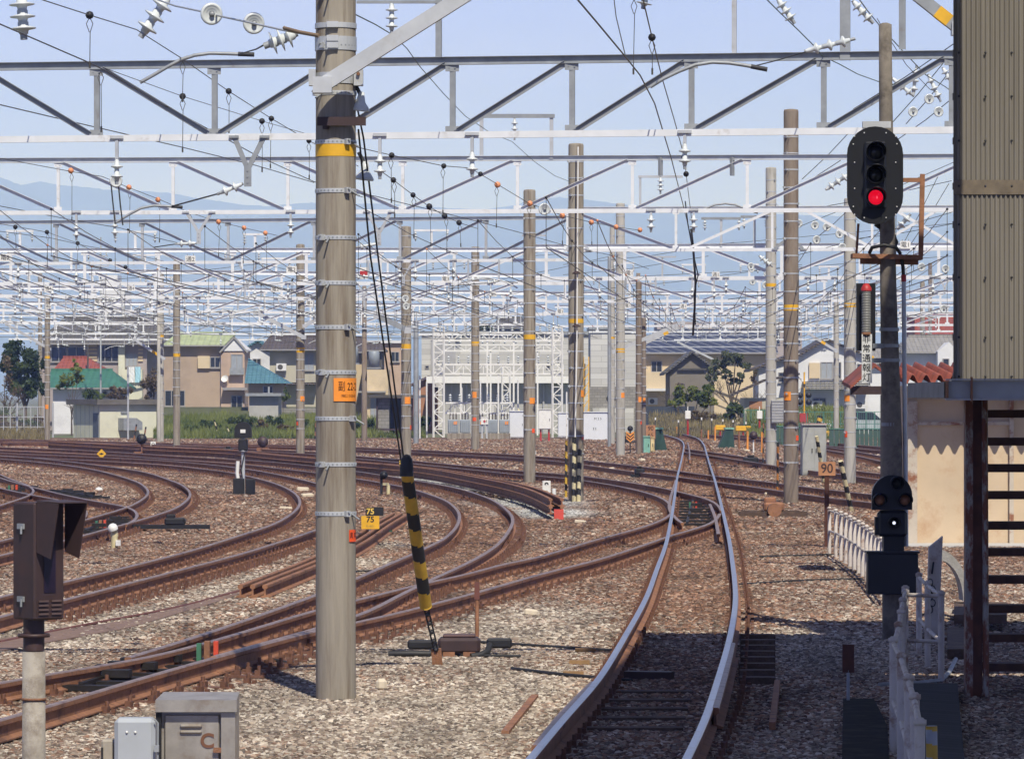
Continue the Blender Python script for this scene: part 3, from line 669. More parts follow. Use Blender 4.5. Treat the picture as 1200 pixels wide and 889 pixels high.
def steady(rec, bx, by, ix, iy, cx_, cy_, n=2, r=.085, Ym=None):
    # insulator from the bracket (bx,by) to (ix,iy) then a rod to (cx_,cy_)
    off = .08; a, b = hpt(rec, bx, by, off), hpt(rec, ix, iy, off); mb = MB(); insulator(mb, a, b, r, n); o = mb.build('insulator', [porc, galvd], rec['t'])
    if cx_ is not None:
        c = hpt(rec, cx_, cy_, off); MB().cyl(b, c, .014, 6).build('pull_off_rod', cable, rec['t'])
    return o
def jhang(rec, px, dy1, n=2, r=.085):
    y0 = 462-rec['hb']*F/rec['at'](px).y; s = F/rec['at'](px).y; mb = MB(); off = .06
    mb.box(hpt(rec, px, y0-1, off), (.22,.10,.05)); a = hpt(rec, px, y0+.0*s, off); b = hpt(rec, px, y0+dy1*s, off); mb.bar(a, b, .05, .05, 0, rec['back']); mb.build('hanger_bracket', galv, rec['t'])
    m2 = MB(); insulator(m2, b, b+Vector((0,0,-.38)), r, n); m2.build('insulator', [porc, galvd], rec['t'])
def board(rec, px, py, w, h, txt):
    s = rec['at'](px).y/F; c = hpt(rec, px, py, .09); mb = MB(); mb.box((0,0,0), (w*s,.012,h*s)); mb.box((-w*s*.3,.012,h*s*.55),(.02,.01,h*s*.4),1); mb.box((w*s*.3,.012,h*s*.55),(.02,.01,h*s*.4),1)
    o = mb.build('number_board', [white, galvd], rec['t'], c)
    if txt: text_mesh('lettering', txt, h*s*.8, black, o, (0,-.008,-.02*h*s), align='CENTER')
vbracket(B1, 275, 311, 291.5, 195, 219, .08, galvd)
steady(B1, 285, 216, 258, 227, 203, 242); 
vbracket(B2, 218, 249, 233.5, 271, 286); steady(B2, 230, 285, 207, 286, 180, 290)
vbracket(B2, 430, 459, 444.5, 272, 288, m=galv); steady(B2, 441, 286, 418, 290, 400, 296)
vbracket(B3R, 664, 690, 677, 281, 288); vbracket(B3R, 908, 941, 925, 279, 303, .085, galvd)
vbracket(B3, 280, 302, 291, 332, 340, .05); vbracket(B3, 462, 485, 473.5, 324, 335, .06); vbracket(B4, 418, 437, 427, 345, 358, .05); vbracket(B4, 272, 287, 279, 351, 361, .05)
vbracket(B5, 323, 339, 332, 363, 374, .05); vbracket(B6, 245, 258, 251.5, 378, 387, .05); vbracket(B5, 690, 708, 700, 365, 374) if False else None
vbracket(B5R, 694, 709, 701, 366, 374, .06); vbracket(B6R, 854, 869, 862, 384, 393, .06); vbracket(B5R, 951, 966, 958, 378, 390, .06); vbracket(B7, 86, 96, 91, 376+8, 394, .05) if False else None
vbracket(B4R, 1100, 1114, 1107, 336, 345, .06)
vbracket(B5, 82, 92, 87, 364, 373, .05); vbracket(B6, 119, 132, 122, 374, 385, .05); vbracket(B7, 95, 105, 100, 386, 393, .05); vbracket(B8, 150, 163, 156, 398, 406, .05)
vbracket(B4, 18, 30, 24, 344, 356, .05); vbracket(B5, 195, 206, 198, 362, 371, .05); vbracket(B7, 35, 46, 40, 388, 396, .05)
jhang(B1, 138, .35, 2, .10); jhang(B1, 446, .30, 2, .10); jhang(B1, 554, .28, 2, .10); jhang(B1, 803, .18, 2, .10); jhang(B2, 90, .25); jhang(B2, 341, .2); jhang(B2, 135, .2)
jhang(B2, 763, .1, 2, .10); jhang(B2, 813, .1, 2, .10); jhang(B3, 90, .25); jhang(B3,22,.1)
for (rec, a, b, k) in ((B3,420,600,6),(B4,0,620,19),(B4R,690,1100,13),(B5,-20,600,20),(B5R,700,1100,15),(B6,-20,600,20),(B6R,600,1100,17),(B7,10,600,17),(B7R,700,1100,13),(B8,-20,560,16),(B8R,700,1100,11),(B9,20,320,9)):
    for i in range(k):
        x = a+(b-a)*(i+RND.uniform(.1,.9))/k
        if RND.random() < .5: jhang(rec, x, RND.uniform(.1,.5), 2, RND.uniform(.07,.11))
        else:
            s = F/rec['at'](x).y; y0 = 462-rec['hb']*s; dx = RND.choice((-1,1))*s; yy = y0+s*RND.uniform(.35,.75)
            mb = MB(); mb.bar(hpt(rec,x,y0-1,.06), hpt(rec,x,yy,.06), .05, .05, 0, rec['back']); mb.build('hanger_bracket', galv, rec['t'])
            steady(rec, x, yy, x+dx*.42, yy+s*.05*RND.uniform(-1,2), x+dx*1.5, yy+s*RND.uniform(.0,.3), 2, .075)
            if RND.random() < .55:
                c0 = hpt(rec, x+dx*1.5, yy+s*.25, .1); pts = [c0, hpt(rec, x+dx*1.1, yy+s*.05, .1), hpt(rec, x+dx*.6, yy-s*.06, .1), hpt(rec, x+dx*.2, yy-s*.02, .1)]
                MB().tube(pts, .022, 6).build('registration_arm', galv, rec['t'])
for rec, px, py, w_, h_, tx in ((B3,224,304,12,8.5,'通2'),(B3,342.5,316,12,8,'電2'),(B4,323,339,10,7,'電2'),(B3,7,302,12,9,'電5'),(B3R,738,320,9,7.5,'電1'),(B4R,736,358,7,6,'電1'),(B3R,1061,287,12,9,'電1'),(B4R,839,322,9,7,'通1'),(B4R,801,359,8,6,'通1'),
    (B3,523,327,9,7,'電3'),(B4,57,338,10,6,'通4'),(B5,115,353,8,7,'電4'),(B5,172,358,7,5.5,'電5'),(B6,56,359,7,5,'電6'),(B4,363,355,8,5.5,'電4'),(B4,578,345,8,5,'電3'),(B5R,657,365,7,6,'電1'),(B4,154,338,9,6,'通4'),(B6R,888,377,6,5,'電2')):
    board(rec, px, py, w_, h_, tx)
# uprights and frames that stand on the beams
def standoff(rec, px, y0, y1, w=.10, m=galvd):
    a, b = hpt(rec, px, y0, 0), hpt(rec, px, y1, 0); mb = MB(); mb.bar(a, b, w, .008, 0, rec['back']); mb.bar(a+rec['d']*w/2+rec['back']*.04, b+rec['d']*w/2+rec['back']*.04, .008, .08, 0, rec['back']); mb.build('upright', m, rec['t'])
standoff(B1, 513.5, -6, 69, .09); standoff(B1, 860, -6, 63, .07, galv); standoff(B1, 990, -6, 71, .16); standoff(B1, 1057, -6, 58, .10)
MB().bar(hpt(B1,418,2.5), hpt(B1,518,2.5), .05, .05).build('frame_rail', galvd, B1['t'])
standoff(B2, 564, 137, 186, .08, galv); standoff(B2, 646, 137, 186, .08, galv); MB().bar(hpt(B2,560,136), hpt(B2,650,136), .06, .09).build('frame_rail', galvd, B2['t'])
m2 = MB(); insulator(m2, hpt(B2,603,139), hpt(B2,603,163), .08, 3); m2.build('insulator', [porc, galvd], B2['t'])
m2 = MB(); insulator(m2, hpt(B1,459,4), hpt(B1,459,38), .10, 3); m2.build('insulator', [porc, galvd], B1['t'])
standoff(B3R, 750, 207, 246, .06, galv); MB().bar(hpt(B3R,748,207), hpt(B3R,800,207), .05,.07).build('frame_rail', galv, B3R['t'])
for x in (774, 858): 
    m2 = MB(); m2.bar(hpt(B2,x,184), hpt(B2,x,206), .10, .06); m2.build('upright', galvd, B2['t']); m2 = MB(); insulator(m2, hpt(B2,x,208), hpt(B2,x,226), .08, 3); m2.build('insulator', [porc, galvd], B2['t']) if x < 800 else None
for (a,b,y,yy) in ((822,868,257,290),(868,900,255,290)):
    standoff(B4R, (a+b)/2, y, 289, .08, galv); MB().bar(hpt(B4R,a,y-1), hpt(B4R,b,y-1), .07,.09).build('frame_rail', galvd, B4R['t'])
    for x in (a+4, b-2): m2 = MB(); insulator(m2, hpt(B4R,x,y+1), hpt(B4R,x,y+12), .08, 3); m2.build('insulator', [porc, galvd], B4R['t'])
for (a,b,y) in ((760,792,301),(1000,1040,300),(612,640,276)):
    standoff(B5R if a > 650 else B4R, (a+b)/2, y, 326, .07, galv); MB().bar(hpt(B5R,a,y), hpt(B5R,b,y), .07,.08).build('frame_rail', galv, B5R['t'])

for rec, a, b, k in ((B4,0,600,5),(B5,0,600,6),(B6,0,600,6),(B7,30,600,5),(B8,0,560,5),(B5R,680,1100,5),(B6R,620,1100,6),(B7R,690,1100,5),(B8R,710,1100,4)):
    for i in range(k):
        x = a+(b-a)*(i+RND.uniform(.15,.85))/k; s_ = F/rec['at'](x).y; yt = 462-rec['ht']*s_; hh = RND.uniform(.5,.95)*s_; w_ = RND.uniform(.4,.9)*s_
        standoff(rec, x, yt-hh, yt, .09, whites); MB().bar(hpt(rec,x-w_,yt-hh), hpt(rec,x+w_,yt-hh), .07,.08).build('frame_rail', whites, rec['t'])
        for xx in (x-w_*.9, x+w_*.9): m2 = MB(); insulator(m2, hpt(rec,xx,yt-hh+1), hpt(rec,xx,yt-hh+.38*s_), .08, 3); m2.build('insulator', [porc, galvd], rec['t'])
# diagonal knee braces on poles
def brace(label, p0, p1, Y, w=.16, tipc=None, m=galv):
    a, b = P(p0[0],p0[1],Y), P(p1[0],p1[1],Y); t = thing('pole_brace', a, label, 'brace', 'diagonal steel braces on the poles'); mb = MB()
    d = (b-a).normalized(); nn = Vector((0,1,0)).cross(d).normalized(); o = a
    for (off, ww, th) in ((nn*w*.25, w*.5, .01),):
        pass
    mb.bar(a-o, b-o, w, w*.75, 0, (0,1,0)); mb.build('brace_bar', m, t)
    if tipc:
        c0, c1 = a.lerp(b, tipc[0]), a.lerp(b, tipc[1]); MB().bar(c0-o, c1-o, w+.006, w*.75+.006, 0, (0,1,0)).build('yellow_band', yellow, t)
    c = MB(); c.box((0,0,0), (w*1.3,w*1.2,w*1.1)); c.box(b-a, (w*1.3,w*1.2,w*1.1)); c.build('end_clamp', galv, t); return t
t = brace('heavy white steel brace rising right from the thick foreground pole', (378,100), (600,-40), 36.6, .125)
brace('steel brace with a yellow band cut off by the corrugated wall at the top right', (1066,-12), (1124,34), 60, .17, (.55,.8), galvd)
brace('white brace reaching down to the pole at the corner of the white shed', (58,409), (8,380), 240, .14)
brace('white brace with a yellow tip at the pole between shed and beige house', (192,420), (158,398), 238, .14, (.15,.4))
brace('white brace on the pole left of the thick foreground pole', (356,395), (300,366), 181, .16)
brace('short brace on the right of the pole left of the foreground pole', (357,382), (374,372), 181, .14)
brace('dark brace reaching the pole behind the stay cables from the left', (478,387), (442,370), 158, .20, None, galvd)
brace('long white brace rising right from the pale pole by the relay cabinet', (720,412), (800,378), 195, .16)
brace('brace rising right from the brown pole near the small green box', (755,402), (800,381), 200, .16, (.5,.62))
brace('white brace sloping down to the thin grey pole in the shrubs', (842,424), (795,401), 330, .16)
brace('white brace sloping to the pole by the level crossing lights', (980,411), (948,391), 224, .14, (.4,.55))
brace('short brace between the pale pole and the emergency lamp', (1010,412), (1030,422), 130, .07, (.5,.7))

# ------------------------------------------------------------------ overhead wires
def wire(label, pts, r=.008, mat=None, knobs=(), hang=(), km=None, cat='wire', name='overhead_wire', group=None):
    """pts: (px, py, Y); knobs: (px, py, Y, kind); hang: (px, py0, py1, Y)"""
    W = [P(*p) for p in pts]; o = W[0].copy(); W = [p-o for p in W]
    if not knobs and not hang:
        mb = MB(); mb.tube(W, r, 5); ob = mb.build(name, mat or wireM, None, o); return tag(ob, label, cat, group)
    t = thing(name, o, label, cat, group); MB().tube(W, r, 5).build('cable', mat or wireM, t)
    for k in knobs:
        mb = MB(); knob(mb, (0,0,0), .055 if k[2] < 90 else .07); mb.build('hanger_knob', MATS['knob_orange'] if k[3] else black, t, P(*k[:3])-o)
    for h in hang:
        a, b = P(h[0],h[1],h[3])-o, P(h[0]+RND.uniform(-1,1),h[2],h[3])-o; mb = MB(); l = .035
        mb.tube([a, a+Vector((l*1.2,0,-.09)), a+Vector((.2*l,0,-.2)), b], .0055, 4); mb.tube([a, a+Vector((-l*1.2,0,-.09)), a+Vector((-.1*l,0,-.2))], .0055, 4); mb.cyl(b, b+Vector((0,0,-.09)), .014, 5); mb.build('dropper', wireM, t)
    return t
M('knob_orange', (.75,.30,.14), .5, 0, .1)
Yb = B1['at'](100).y
wire('thick contact wire running from the upper left corner down behind the foreground pole', [(-8,25,52),(0,28.5,52.5),(103,73,60),(122,82,61),(180,117,68),(260,160,78),(300,182,86),(368,213,98),(425,231,110)], .010)
wire('lower contact wire falling gently from the left edge to the foreground pole', [(-8,121,66),(60,137,72),(150,158,80),(215,173,84),(300,194,92),(368,214,100)], .010)
wire('messenger wire with black knob hangers entering above the left end of the nearest beam', [(40,-3,50),(105,18,55),(160,35,60),(212,68,66),(268,107,72),(318,139,80),(362,165,86),(420,195,94)], .008, None,
     [(105,18,55,0),(268,107,72,0),(318,139,80,0),(362,165,86,0)], [(105,20,72,55),(214,72,113,66),(268,109,150,72),(317,141,192,80),(362,167,205,86)])
wire('thin messenger wire with black knobs crossing below the nearest beam at the left', [(120,79,62),(214,113,68),(307,142,76),(370,160,84)], .006, None, [(214,113,68,0),(307,142,76,0)], [(118,84,148,62),(214,115,172,68),(307,144,196,76)])
wire('fine wire with orange knobs stepping down from the left edge', [(-8,184,92),(83,201,98),(120,207,100),(151,220,103),(185,233,106),(222,249,110),(256,260,114),(286,267,118),(325,276,124)], .008, None,
     [(83,200,98,1),(151,219.5,103,1),(185,234,106,1),(222,249,110,1),(256,260,114,1),(286,267,118,1),(311,273,121,1)], [(84,203,254,98),(152,223,269,103),(187,236,280,106),(223,251,288,110),(257,262,297,114),(286,269,305,118),(312,275,312,121)])
wire('brown contact wire passing under the second beam at the left', [(-8,240,100),(50,251,105),(85,258,108),(140,267,112),(185,279,118),(260,297,128),(340,317,140)], .009)
wire('dark wire with small black knobs below the third beam at the left', [(-8,261,120),(18,265.5,122),(55,272,125),(91,285,130),(129,305,138),(150,317,142),(185,330,150)], .008, None, [(18,266,122,0),(55,272,125,0),(91,285,130,0),(129,305,138,0),(147,313,141,0)], [(18,268,288,122),(56,274,300,125),(91,287,304,130)])
wire('contact wire crossing just under the third beam at the left', [(-8,270,118),(60,279,124),(100,288,130),(150,297,140),(210,310,150)], .009)
wire('messenger wire with one dark and several orange knobs right of the foreground pole', [(416,172,70),(459,182,76),(520,194.5,84),(551,197,88),(583,216,92),(621,239,97),(640,245,99),(659,252.5,102),(693,260.5,106),(722,266,110),(750,270,116)], .008, None,
     [(459,182,76,0),(520,194.5,84,0),(563,204,89,0),(583,216.5,92,1),(621,238.5,97,1),(659,252.5,102,1),(693,260.5,106,1),(722,266,110,1),(750,269.5,116,1)], [(458,185,232,76),(519,197,246,84),(582,219,262,92),(620,241,275,97),(660,255,282,102),(693,262,283,106)])
wire('messenger wire with black knobs falling right from the double insulator', [(447,201,74),(461,211,78),(484,228.5,84),(503,242,90),(521,253,96),(538,261,101),(560,268,108)], .008, None,
     [(461,211,78,0),(484,228.5,84,0),(503,242,90,0),(521,253,96,0),(538,261,101,0)], [(462,213,250,78),(485,231,274,84),(504,244,284,90),(523,255,291,96),(539,263,285,101)])
wire('contact wire sloping right from the foreground pole past the middle poles', [(417,226,82),(440,230,86),(480,240,92),(530,252,98),(600,270,108),(660,287,118),(720,300,128),(760,315,140)], .009)
wire('lower contact wire sloping right to the slender pole by the substation', [(417,240,90),(450,257,96),(480,274,103),(520,292,112),(556,306,124)], .009)
wire('thin green wire sagging from the foreground pole to the pole with striped guards', [(416,17,37.5),(440,29,42),(460,41,48),(477,57,54),(492,78,60),(520,110,68),(545,136,75),(575,156,82),(600,166,87),(627,190,93),(650,206,99),(668,213,103)], .0065, wireg)
wire('dark contact wire dropping from the top edge toward the bundle of cables', [(672,-6,44),(700,27,48),(730,63,54),(750,88,60),(767,121,68),(787,187,88),(804,254,120),(811,283,140)], .011)
wire('messenger wire with black knobs dropping from an insulator at the top centre', [(753,-4,50),(756,10,52),(764,44,58),(776,92,66),(790,140,78),(802,184,92),(804,204,100),(812,270,130)], .009, None, [(764,44,58,0),(802,184,92,0),(804,204,100,0)], [(764,46,80,58),(743,0,80,60)])
wire('thin loose wire hanging at the top centre', [(719,-5,56),(722,20,56),(728,45,56),(733,66,56)], .007)
wire('twisted dark cable bundle hanging vertically right of centre', [(810,268,124),(813,300,124),(815,330,124),(814,360,126),(812,392,128)], .035, cable)
wire('second dark cable crossing the hanging bundle', [(803,236,122),(806,262,123),(813,300,123.5),(818,322,124),(813,345,124),(815,380,126)], .018, cable)
wire('green wire looping from the top edge to the insulator above the red signal', [(893,-6,60),(915,16,62),(935,35,65),(955,55,67),(964,66,68),(985,76,70),(1005,87,74),(1030,96,78),(1060,101,82)], .009, wireg)
wire('green wire running down behind the top of the signal mast', [(1003,-6,60),(1016,12,62),(1034,34,66),(1060,62,70),(1085,88,76),(1108,102,80),(1130,118,84)], .009, wireg)
wire('black strand beside the green wire behind the signal mast', [(1028,22,66),(1036,36,67),(1062,76,70),(1090,105,76),(1098,108,78)], .006, cable)
for i, (a, b, Ya, Ybb) in enumerate((((1000,128),(1120,50),90,84),((1040,150),(1112,66),92,88),((1062,145),(1112,85),95,90),((1050,165),(1120,112),100,92),((940,210),(1000,150),110,100),((918,228),(985,188),112,104),((920,250),(1115,212),125,118),((938,265),(1118,190),130,120),((930,300),(1118,248),140,128),((985,282),(1118,262),140,130),((1055,292),(1100,205),132,118),((1068,285),(1112,215),132,118),((955,280),(1000,240),130,118))):
    wire(['thin dark feeder strand slanting among the insulators right of the signal', 'fine wire slanting behind the red signal'][i > 4], [(a[0],a[1],Ya),((a[0]+b[0])/2,(a[1]+b[1])/2+2,(Ya+Ybb)/2),(b[0],b[1],Ybb)], .010, [cable, wireg, wireM][i % 3], group='feeder strands around the red signal')
# strain insulator strings near the right edge
def strain(label, a, b, Y, n, r, group='strain insulators on the feeder wires'):
    A_, B_ = P(a[0],a[1],Y), P(b[0],b[1],Y); mb = MB(); insulator(mb, Vector((0,0,0)), B_-A_, r, n); o = mb.build('strain_insulator', [porc, galvd], None, A_); tag(o, label, 'insulator', group); return o
for (a, b, Y, n, lab) in (((1046,92),(1070,112),88,3,'white strain insulator beside the mast top, under the nearest beam'),((1088,88),(1102,118),88,3,'tilted white strain insulator right of the signal, nearest the corrugated wall'),((1070,112),(1074,78),92,3,'upright strain insulator between two others near the corrugated wall'),
    ((944,60),(1000,46),66,3,'large white insulator pair fixed to the hanging post above the signal'),((912,0),(930,26),62,3,'white insulator string on the green wire at the top edge'),((1000,2),(1022,26),62,3,'white insulator string at the top edge left of the mast top'),((1105,80),(1114,95),88,2,'small strain insulator touching the corrugated wall'),
    ((968,222),(995,204),108,3,'tilted insulator left of the red signal backplate'),((1052,268),(1066,252),100,2,'dark tilted insulator just right under the signal backplate'),((890,300),(905,312),140,3,'strain insulator left of the pale pole top fittings')):
    strain(lab, a, b, Y, n, .095 if Y < 100 else .12)
def disc(label, px, py, Y, r=.10, two=False):
    c = P(px,py,Y); mb = MB(); prof = [(0,.0),(r*.25,.0),(r*.3,-.02),(r*.5,-.005),(r*.55,-.02),(r*.75,-.005),(r*.8,-.02),(r,.0),(r*1.0,.015),(r*.4,.05),(r*.2,.09),(0,.09)]
    mb.lathe(prof, (0,0,0), (-.25,1,.12), 20); mb.lathe([(0,-.05),(r*.22,-.05),(r*.25,0)], (0,0,0), (-.25,1,.12), 10, 1); o = mb.build('disc_insulator', [porc, galvd], None, c); return tag(o, label, 'insulator', 'disc insulators seen face on')
disc('large grey ringed disc insulator nearest the top left, left of the other one', 248, 16.5, 40, .105)
disc('large grey ringed disc insulator between its twin and the foreground pole', 297.5, 27.5, 39, .10)
disc('grey disc insulator under the curved hanger at the left of the second beam', 136, 212, 85, .13)
disc('big pale ball insulator on the wire with orange knobs left of the striped guard pole', 638, 245, 98, .14)
for k, (x, y, Y) in enumerate(((1089,116,90),(1100,131,90),(1070,131,92),(955,264,128),(969,266,128),(984,274,126),(957,281,128),(987,290,126),(936,262,130),(822,324,170),(881,315,160),(882,330,160),(897,334,160),(899,320,158),(1108,315,130),(1106,362,130),(1080,313,130),(475,350,150),(476,359,150),(880,312,150))):
    disc('round glass disc insulator hanging among the feeder wires', x, y, Y, .11 if Y < 100 else .13)
wire('rod linking the two large disc insulators to the foreground pole', [(180,-2,45),(205,7,43),(238,14,41),(262,20,39.5),(290,26,38.6),(330,35,37.6),(350,39,37.2)], .010, galv)
wire('brown strap rod ending on the foreground pole', [(333,33,37.4),(352,38,37.1),(374,42,36.9)], .018, M('brown_rod',(.20,.14,.09),.7))
def curved_arm(label, pts, Y, r=.028):
    W = [P(x,y,Y) for x, y in pts]; o = W[0]; mb = MB(); mb.tube([w_-o for w_ in W], r, 8); mb.cyl(W[-1]-o, W[-1]-o+(W[-1]-W[-2]).normalized()*.25, r*1.25, 8, 1); ob = mb.build('registration_arm', [galvd, cable], None, o); tag(ob, label, 'registration arm', 'curved registration arms'); return ob
curved_arm('curved grey registration arm left of the foreground pole under the nearest beam', [(164,97),(180,88),(197,78),(212,70),(228,65),(246,62.5),(265,63),(279,63.5)], 66)
wire('short rod from the curved arm to the insulator on the foreground pole', [(281,63.5,66),(300,58,52),(311,52,40)], .010, cable)
curved_arm('long curved registration arm below the nearest beam right of centre', [(762,102),(778,92),(795,84),(815,76),(835,73),(855,74),(872,76.5),(880,78)], 64)
wire('short rod joining the curved arm to the insulator above the signal', [(882,78,64),(910,71,65),(944,61,66)], .010, cable)
curved_arm('pale curved registration arm on the second beam at the left', [(134,262),(150,252),(165,244),(180,241),(193,241.5),(201,242)], 96)
curved_arm('curved registration arm across the third beam right of centre', [(809,249),(825,245),(838,240),(850,238.5),(862,240),(872,244),(878,246)], 116)
strain('pair of grey insulators on the left side of the foreground pole', (346,40), (313,53), 38, 3, .11)
wire('two hanging loops of cable below the disc insulator at the left', [(130,214,90),(132,235,90),(135,262,90)], .016, cable); wire('second hanging loop of cable below the disc insulator', [(139,218,90),(141,240,90),(144,264,90)], .016, cable)
# insulator string at upper left corner, and tilted pair
strain('white insulator string hanging in the upper left corner', (25,-6), (28,44), 56, 3, .17); strain('tilted white insulator string near the top, left of the disc insulators', (197,-4), (166,42), 60, 3, .16)
strain('dark pear shaped insulator at the top centre', (757,-6), (754,8), 52, 2, .10)
# the long wires of the far yard: catenaries running away between the beams
def far_line(x0, y0, x1, y1, z, k):
    # straight lines at height z (above rail) between two image columns
    Ya = F*(z-CH)/(462-y0); Ye = F*(z-CH)/(462-y1); t = thing('catenary_line', P(x0,y0,Ya), 'far overhead line with its droppers running away across the yard', 'catenary', 'far catenary lines between the beams'); o = t.location
    a = P(x0,y0,Ya); b = P(x1,y1,Ye); n = max(2, int(abs(Ye-Ya)/5)); C = []; Mw = []
    for i in range(n+1):
        p = a.lerp(b, i/n); C.append(p-o); u = (i % 8)/8; Mw.append(p-o+Vector((0,0,.35+.55*(2*u-1)**2)))
    MB().tube(C, .011, 4).build('contact_wire', wireM, t); MB().tube(Mw, .010, 4).build('messenger_wire', M('far_messenger_wire', (.30,.30,.29), .5, .2, .2), t)
    for c, m_ in list(zip(C, Mw))[::2]: mb = MB(); mb.cyl(c, m_, .006, 4); mb.sphere(m_, .028, 3, 1); mb.build('dropper', [wireM, black if k % 9 else MATS['knob_orange']], t)
    
    pass
for k, (x0, y0, x1, y1) in enumerate(((-10,295,250,372),(-10,315,180,380),(60,300,420,385),(150,318,470,392),(240,315,520,390),(-10,335,330,398),(380,300,620,385),(420,322,640,392),(640,290,790,390),(700,310,800,395),(560,310,760,388),(1110,300,900,395),(1110,320,880,398),(1110,340,850,402),(1050,300,860,390),(950,330,820,395),(300,330,560,396),(-10,350,200,400),(500,335,700,396),(1110,360,930,402))):
    far_line(x0, y0, x1, y1, 5.3, k)
# long high feeder wires seen as fine lines
for k, (a, b) in enumerate((((-10,372),(640,392)),((-10,384),(620,398)),((620,300),(1115,262)),((620,330),(1115,300)),((400,330),(660,290)),((520,340),(780,285)),((-10,340),(380,300)),((-10,360),(380,388)),((640,345),(940,310)),((-10,395),(400,384)),((660,322),(830,300)),((660,310),(860,284)))):
    wire('fine far feeder wire drawn across the yard', [(a[0],a[1],230),((a[0]+b[0])/2,(a[1]+b[1])/2+3,220),(b[0],b[1],210)], .013, wireM, group='fine far feeder wires')
# ------------------------------------------------------------------ houses and other buildings behind the yard
def wallm(name, c, **k): return M(name, c, .85, 0, .07, .8, tuple(v*.78 for v in c), .5, .52, .72, .15, 25, **k)
def tile_mat(name, c, pitch=.3, row=.25):
    m = bpy.data.materials.new(name); m.use_nodes = True; n = m.node_tree; K = n.links.new; b = n.nodes['Principled BSDF']; b.inputs['Roughness'].default_value = .6
    g = n.nodes.new('ShaderNodeNewGeometry'); s = n.nodes.new('ShaderNodeSeparateXYZ'); K(g.outputs['Position'], s.inputs[0])
    def sine(src, p):
        a = n.nodes.new('ShaderNodeMath'); a.operation = 'MULTIPLY'; a.inputs[1].default_value = 2*math.pi/p; K(src, a.inputs[0]); q = n.nodes.new('ShaderNodeMath'); q.operation = 'SINE'; K(a.outputs[0], q.inputs[0]); return q.outputs[0]
    a = sine(s.outputs['X'], pitch); z = sine(s.outputs['Z'], row*.5); ad = n.nodes.new('ShaderNodeMath'); ad.operation = 'ADD'; K(a, ad.inputs[0]); K(z, ad.inputs[1])
    bp = n.nodes.new('ShaderNodeBump'); bp.inputs['Strength'].default_value = .7; bp.inputs['Distance'].default_value = .05; K(ad.outputs[0], bp.inputs['Height']); K(bp.outputs[0], b.inputs['Normal'])
    t = n.nodes.new('ShaderNodeTexNoise'); t.inputs['Scale'].default_value = 1.5; t.inputs['Detail'].default_value = 7; K(g.outputs['Position'], t.inputs['Vector'])
    x = n.nodes.new('ShaderNodeMix'); x.data_type = 'RGBA'; K(t.outputs['Fac'], x.inputs['Factor']); x.inputs['A'].default_value = tuple(v*.6 for v in c)+(1,); x.inputs['B'].default_value = tuple(v*1.35 for v in c)+(1,); K(x.outputs['Result'], b.inputs['Base Color']); return m
def block_mat(name, c, sx=.4, sz=.2, mort=None, msz=.012):
    m = bpy.data.materials.new(name); m.use_nodes = True; n = m.node_tree; K = n.links.new; b = n.nodes['Principled BSDF']; b.inputs['Roughness'].default_value = .9
    g = n.nodes.new('ShaderNodeNewGeometry'); s = n.nodes.new('ShaderNodeSeparateXYZ'); K(g.outputs['Position'], s.inputs[0]); cb = n.nodes.new('ShaderNodeCombineXYZ')
    ad = n.nodes.new('ShaderNodeMath'); ad.operation = 'ADD'; K(s.outputs['X'], ad.inputs[0]); K(s.outputs['Y'], ad.inputs[1]); K(ad.outputs[0], cb.inputs[0]); K(s.outputs['Z'], cb.inputs[1])
    t = n.nodes.new('ShaderNodeTexBrick'); t.inputs['Scale'].default_value = 1; t.inputs['Brick Width'].default_value = sx; t.inputs['Row Height'].default_value = sz; t.inputs['Mortar Size'].default_value = msz
    t.inputs['Color1'].default_value = tuple(v*.85 for v in c)+(1,); t.inputs['Color2'].default_value = tuple(v*1.12 for v in c)+(1,); t.inputs['Mortar'].default_value = tuple(mort or [v*.55 for v in c])+(1,)
    K(cb.outputs[0], t.inputs['Vector']); K(t.outputs['Color'], b.inputs['Base Color']); return m
beigeW = wallm('beige_render', (.40,.31,.235)); creamW = wallm('cream_render', (.60,.49,.33)); whiteW = wallm('white_render', (.66,.67,.70)); greyW = wallm('grey_render', (.40,.40,.385)); pinkW = wallm('pale_pink_render', (.48,.36,.28)); oliveW = wallm('pale_olive_render', (.44,.42,.34)); mauveW = wallm('mauve_render', (.36,.31,.30)); shedW = wallm('shed_cream_panel', (.62,.62,.50)); sidingW = block_mat('pale_siding', (.50,.50,.485), 3.2, .42, (.36,.36,.35), .02)
orangeW = wallm('orange_brown_render', (.36,.18,.10)); woodW = wallm('weathered_boards', (.19,.17,.145)); darkW = wallm('dark_wall', (.08,.075,.07))
tileG = tile_mat('grey_roof_tiles', (.12,.115,.11)); tileB = tile_mat('brown_roof_tiles', (.10,.082,.075)); tileR = tile_mat('red_roof_tiles', (.30,.08,.055)); tileGr = tile_mat('green_metal_roof', (.05,.17,.12), .45, 5); tileLg = tile_mat('pale_green_metal_roof', (.40,.46,.26), .45, 5); tileBl = tile_mat('teal_blue_roof', (.08,.20,.26), .3, .3); tileP = tile_mat('light_grey_roof_tiles', (.30,.29,.275))
brickR = block_mat('red_brick_tiles', (.33,.085,.06), .5, .5); navyB = block_mat('navy_block_wall', (.045,.055,.075), .4, .2); greyB = block_mat('grey_block_wall', (.25,.24,.22), .4, .2); solar = block_mat('solar_panel_cells', (.035,.045,.09), 1.0, .5, (.30,.32,.36), .04)
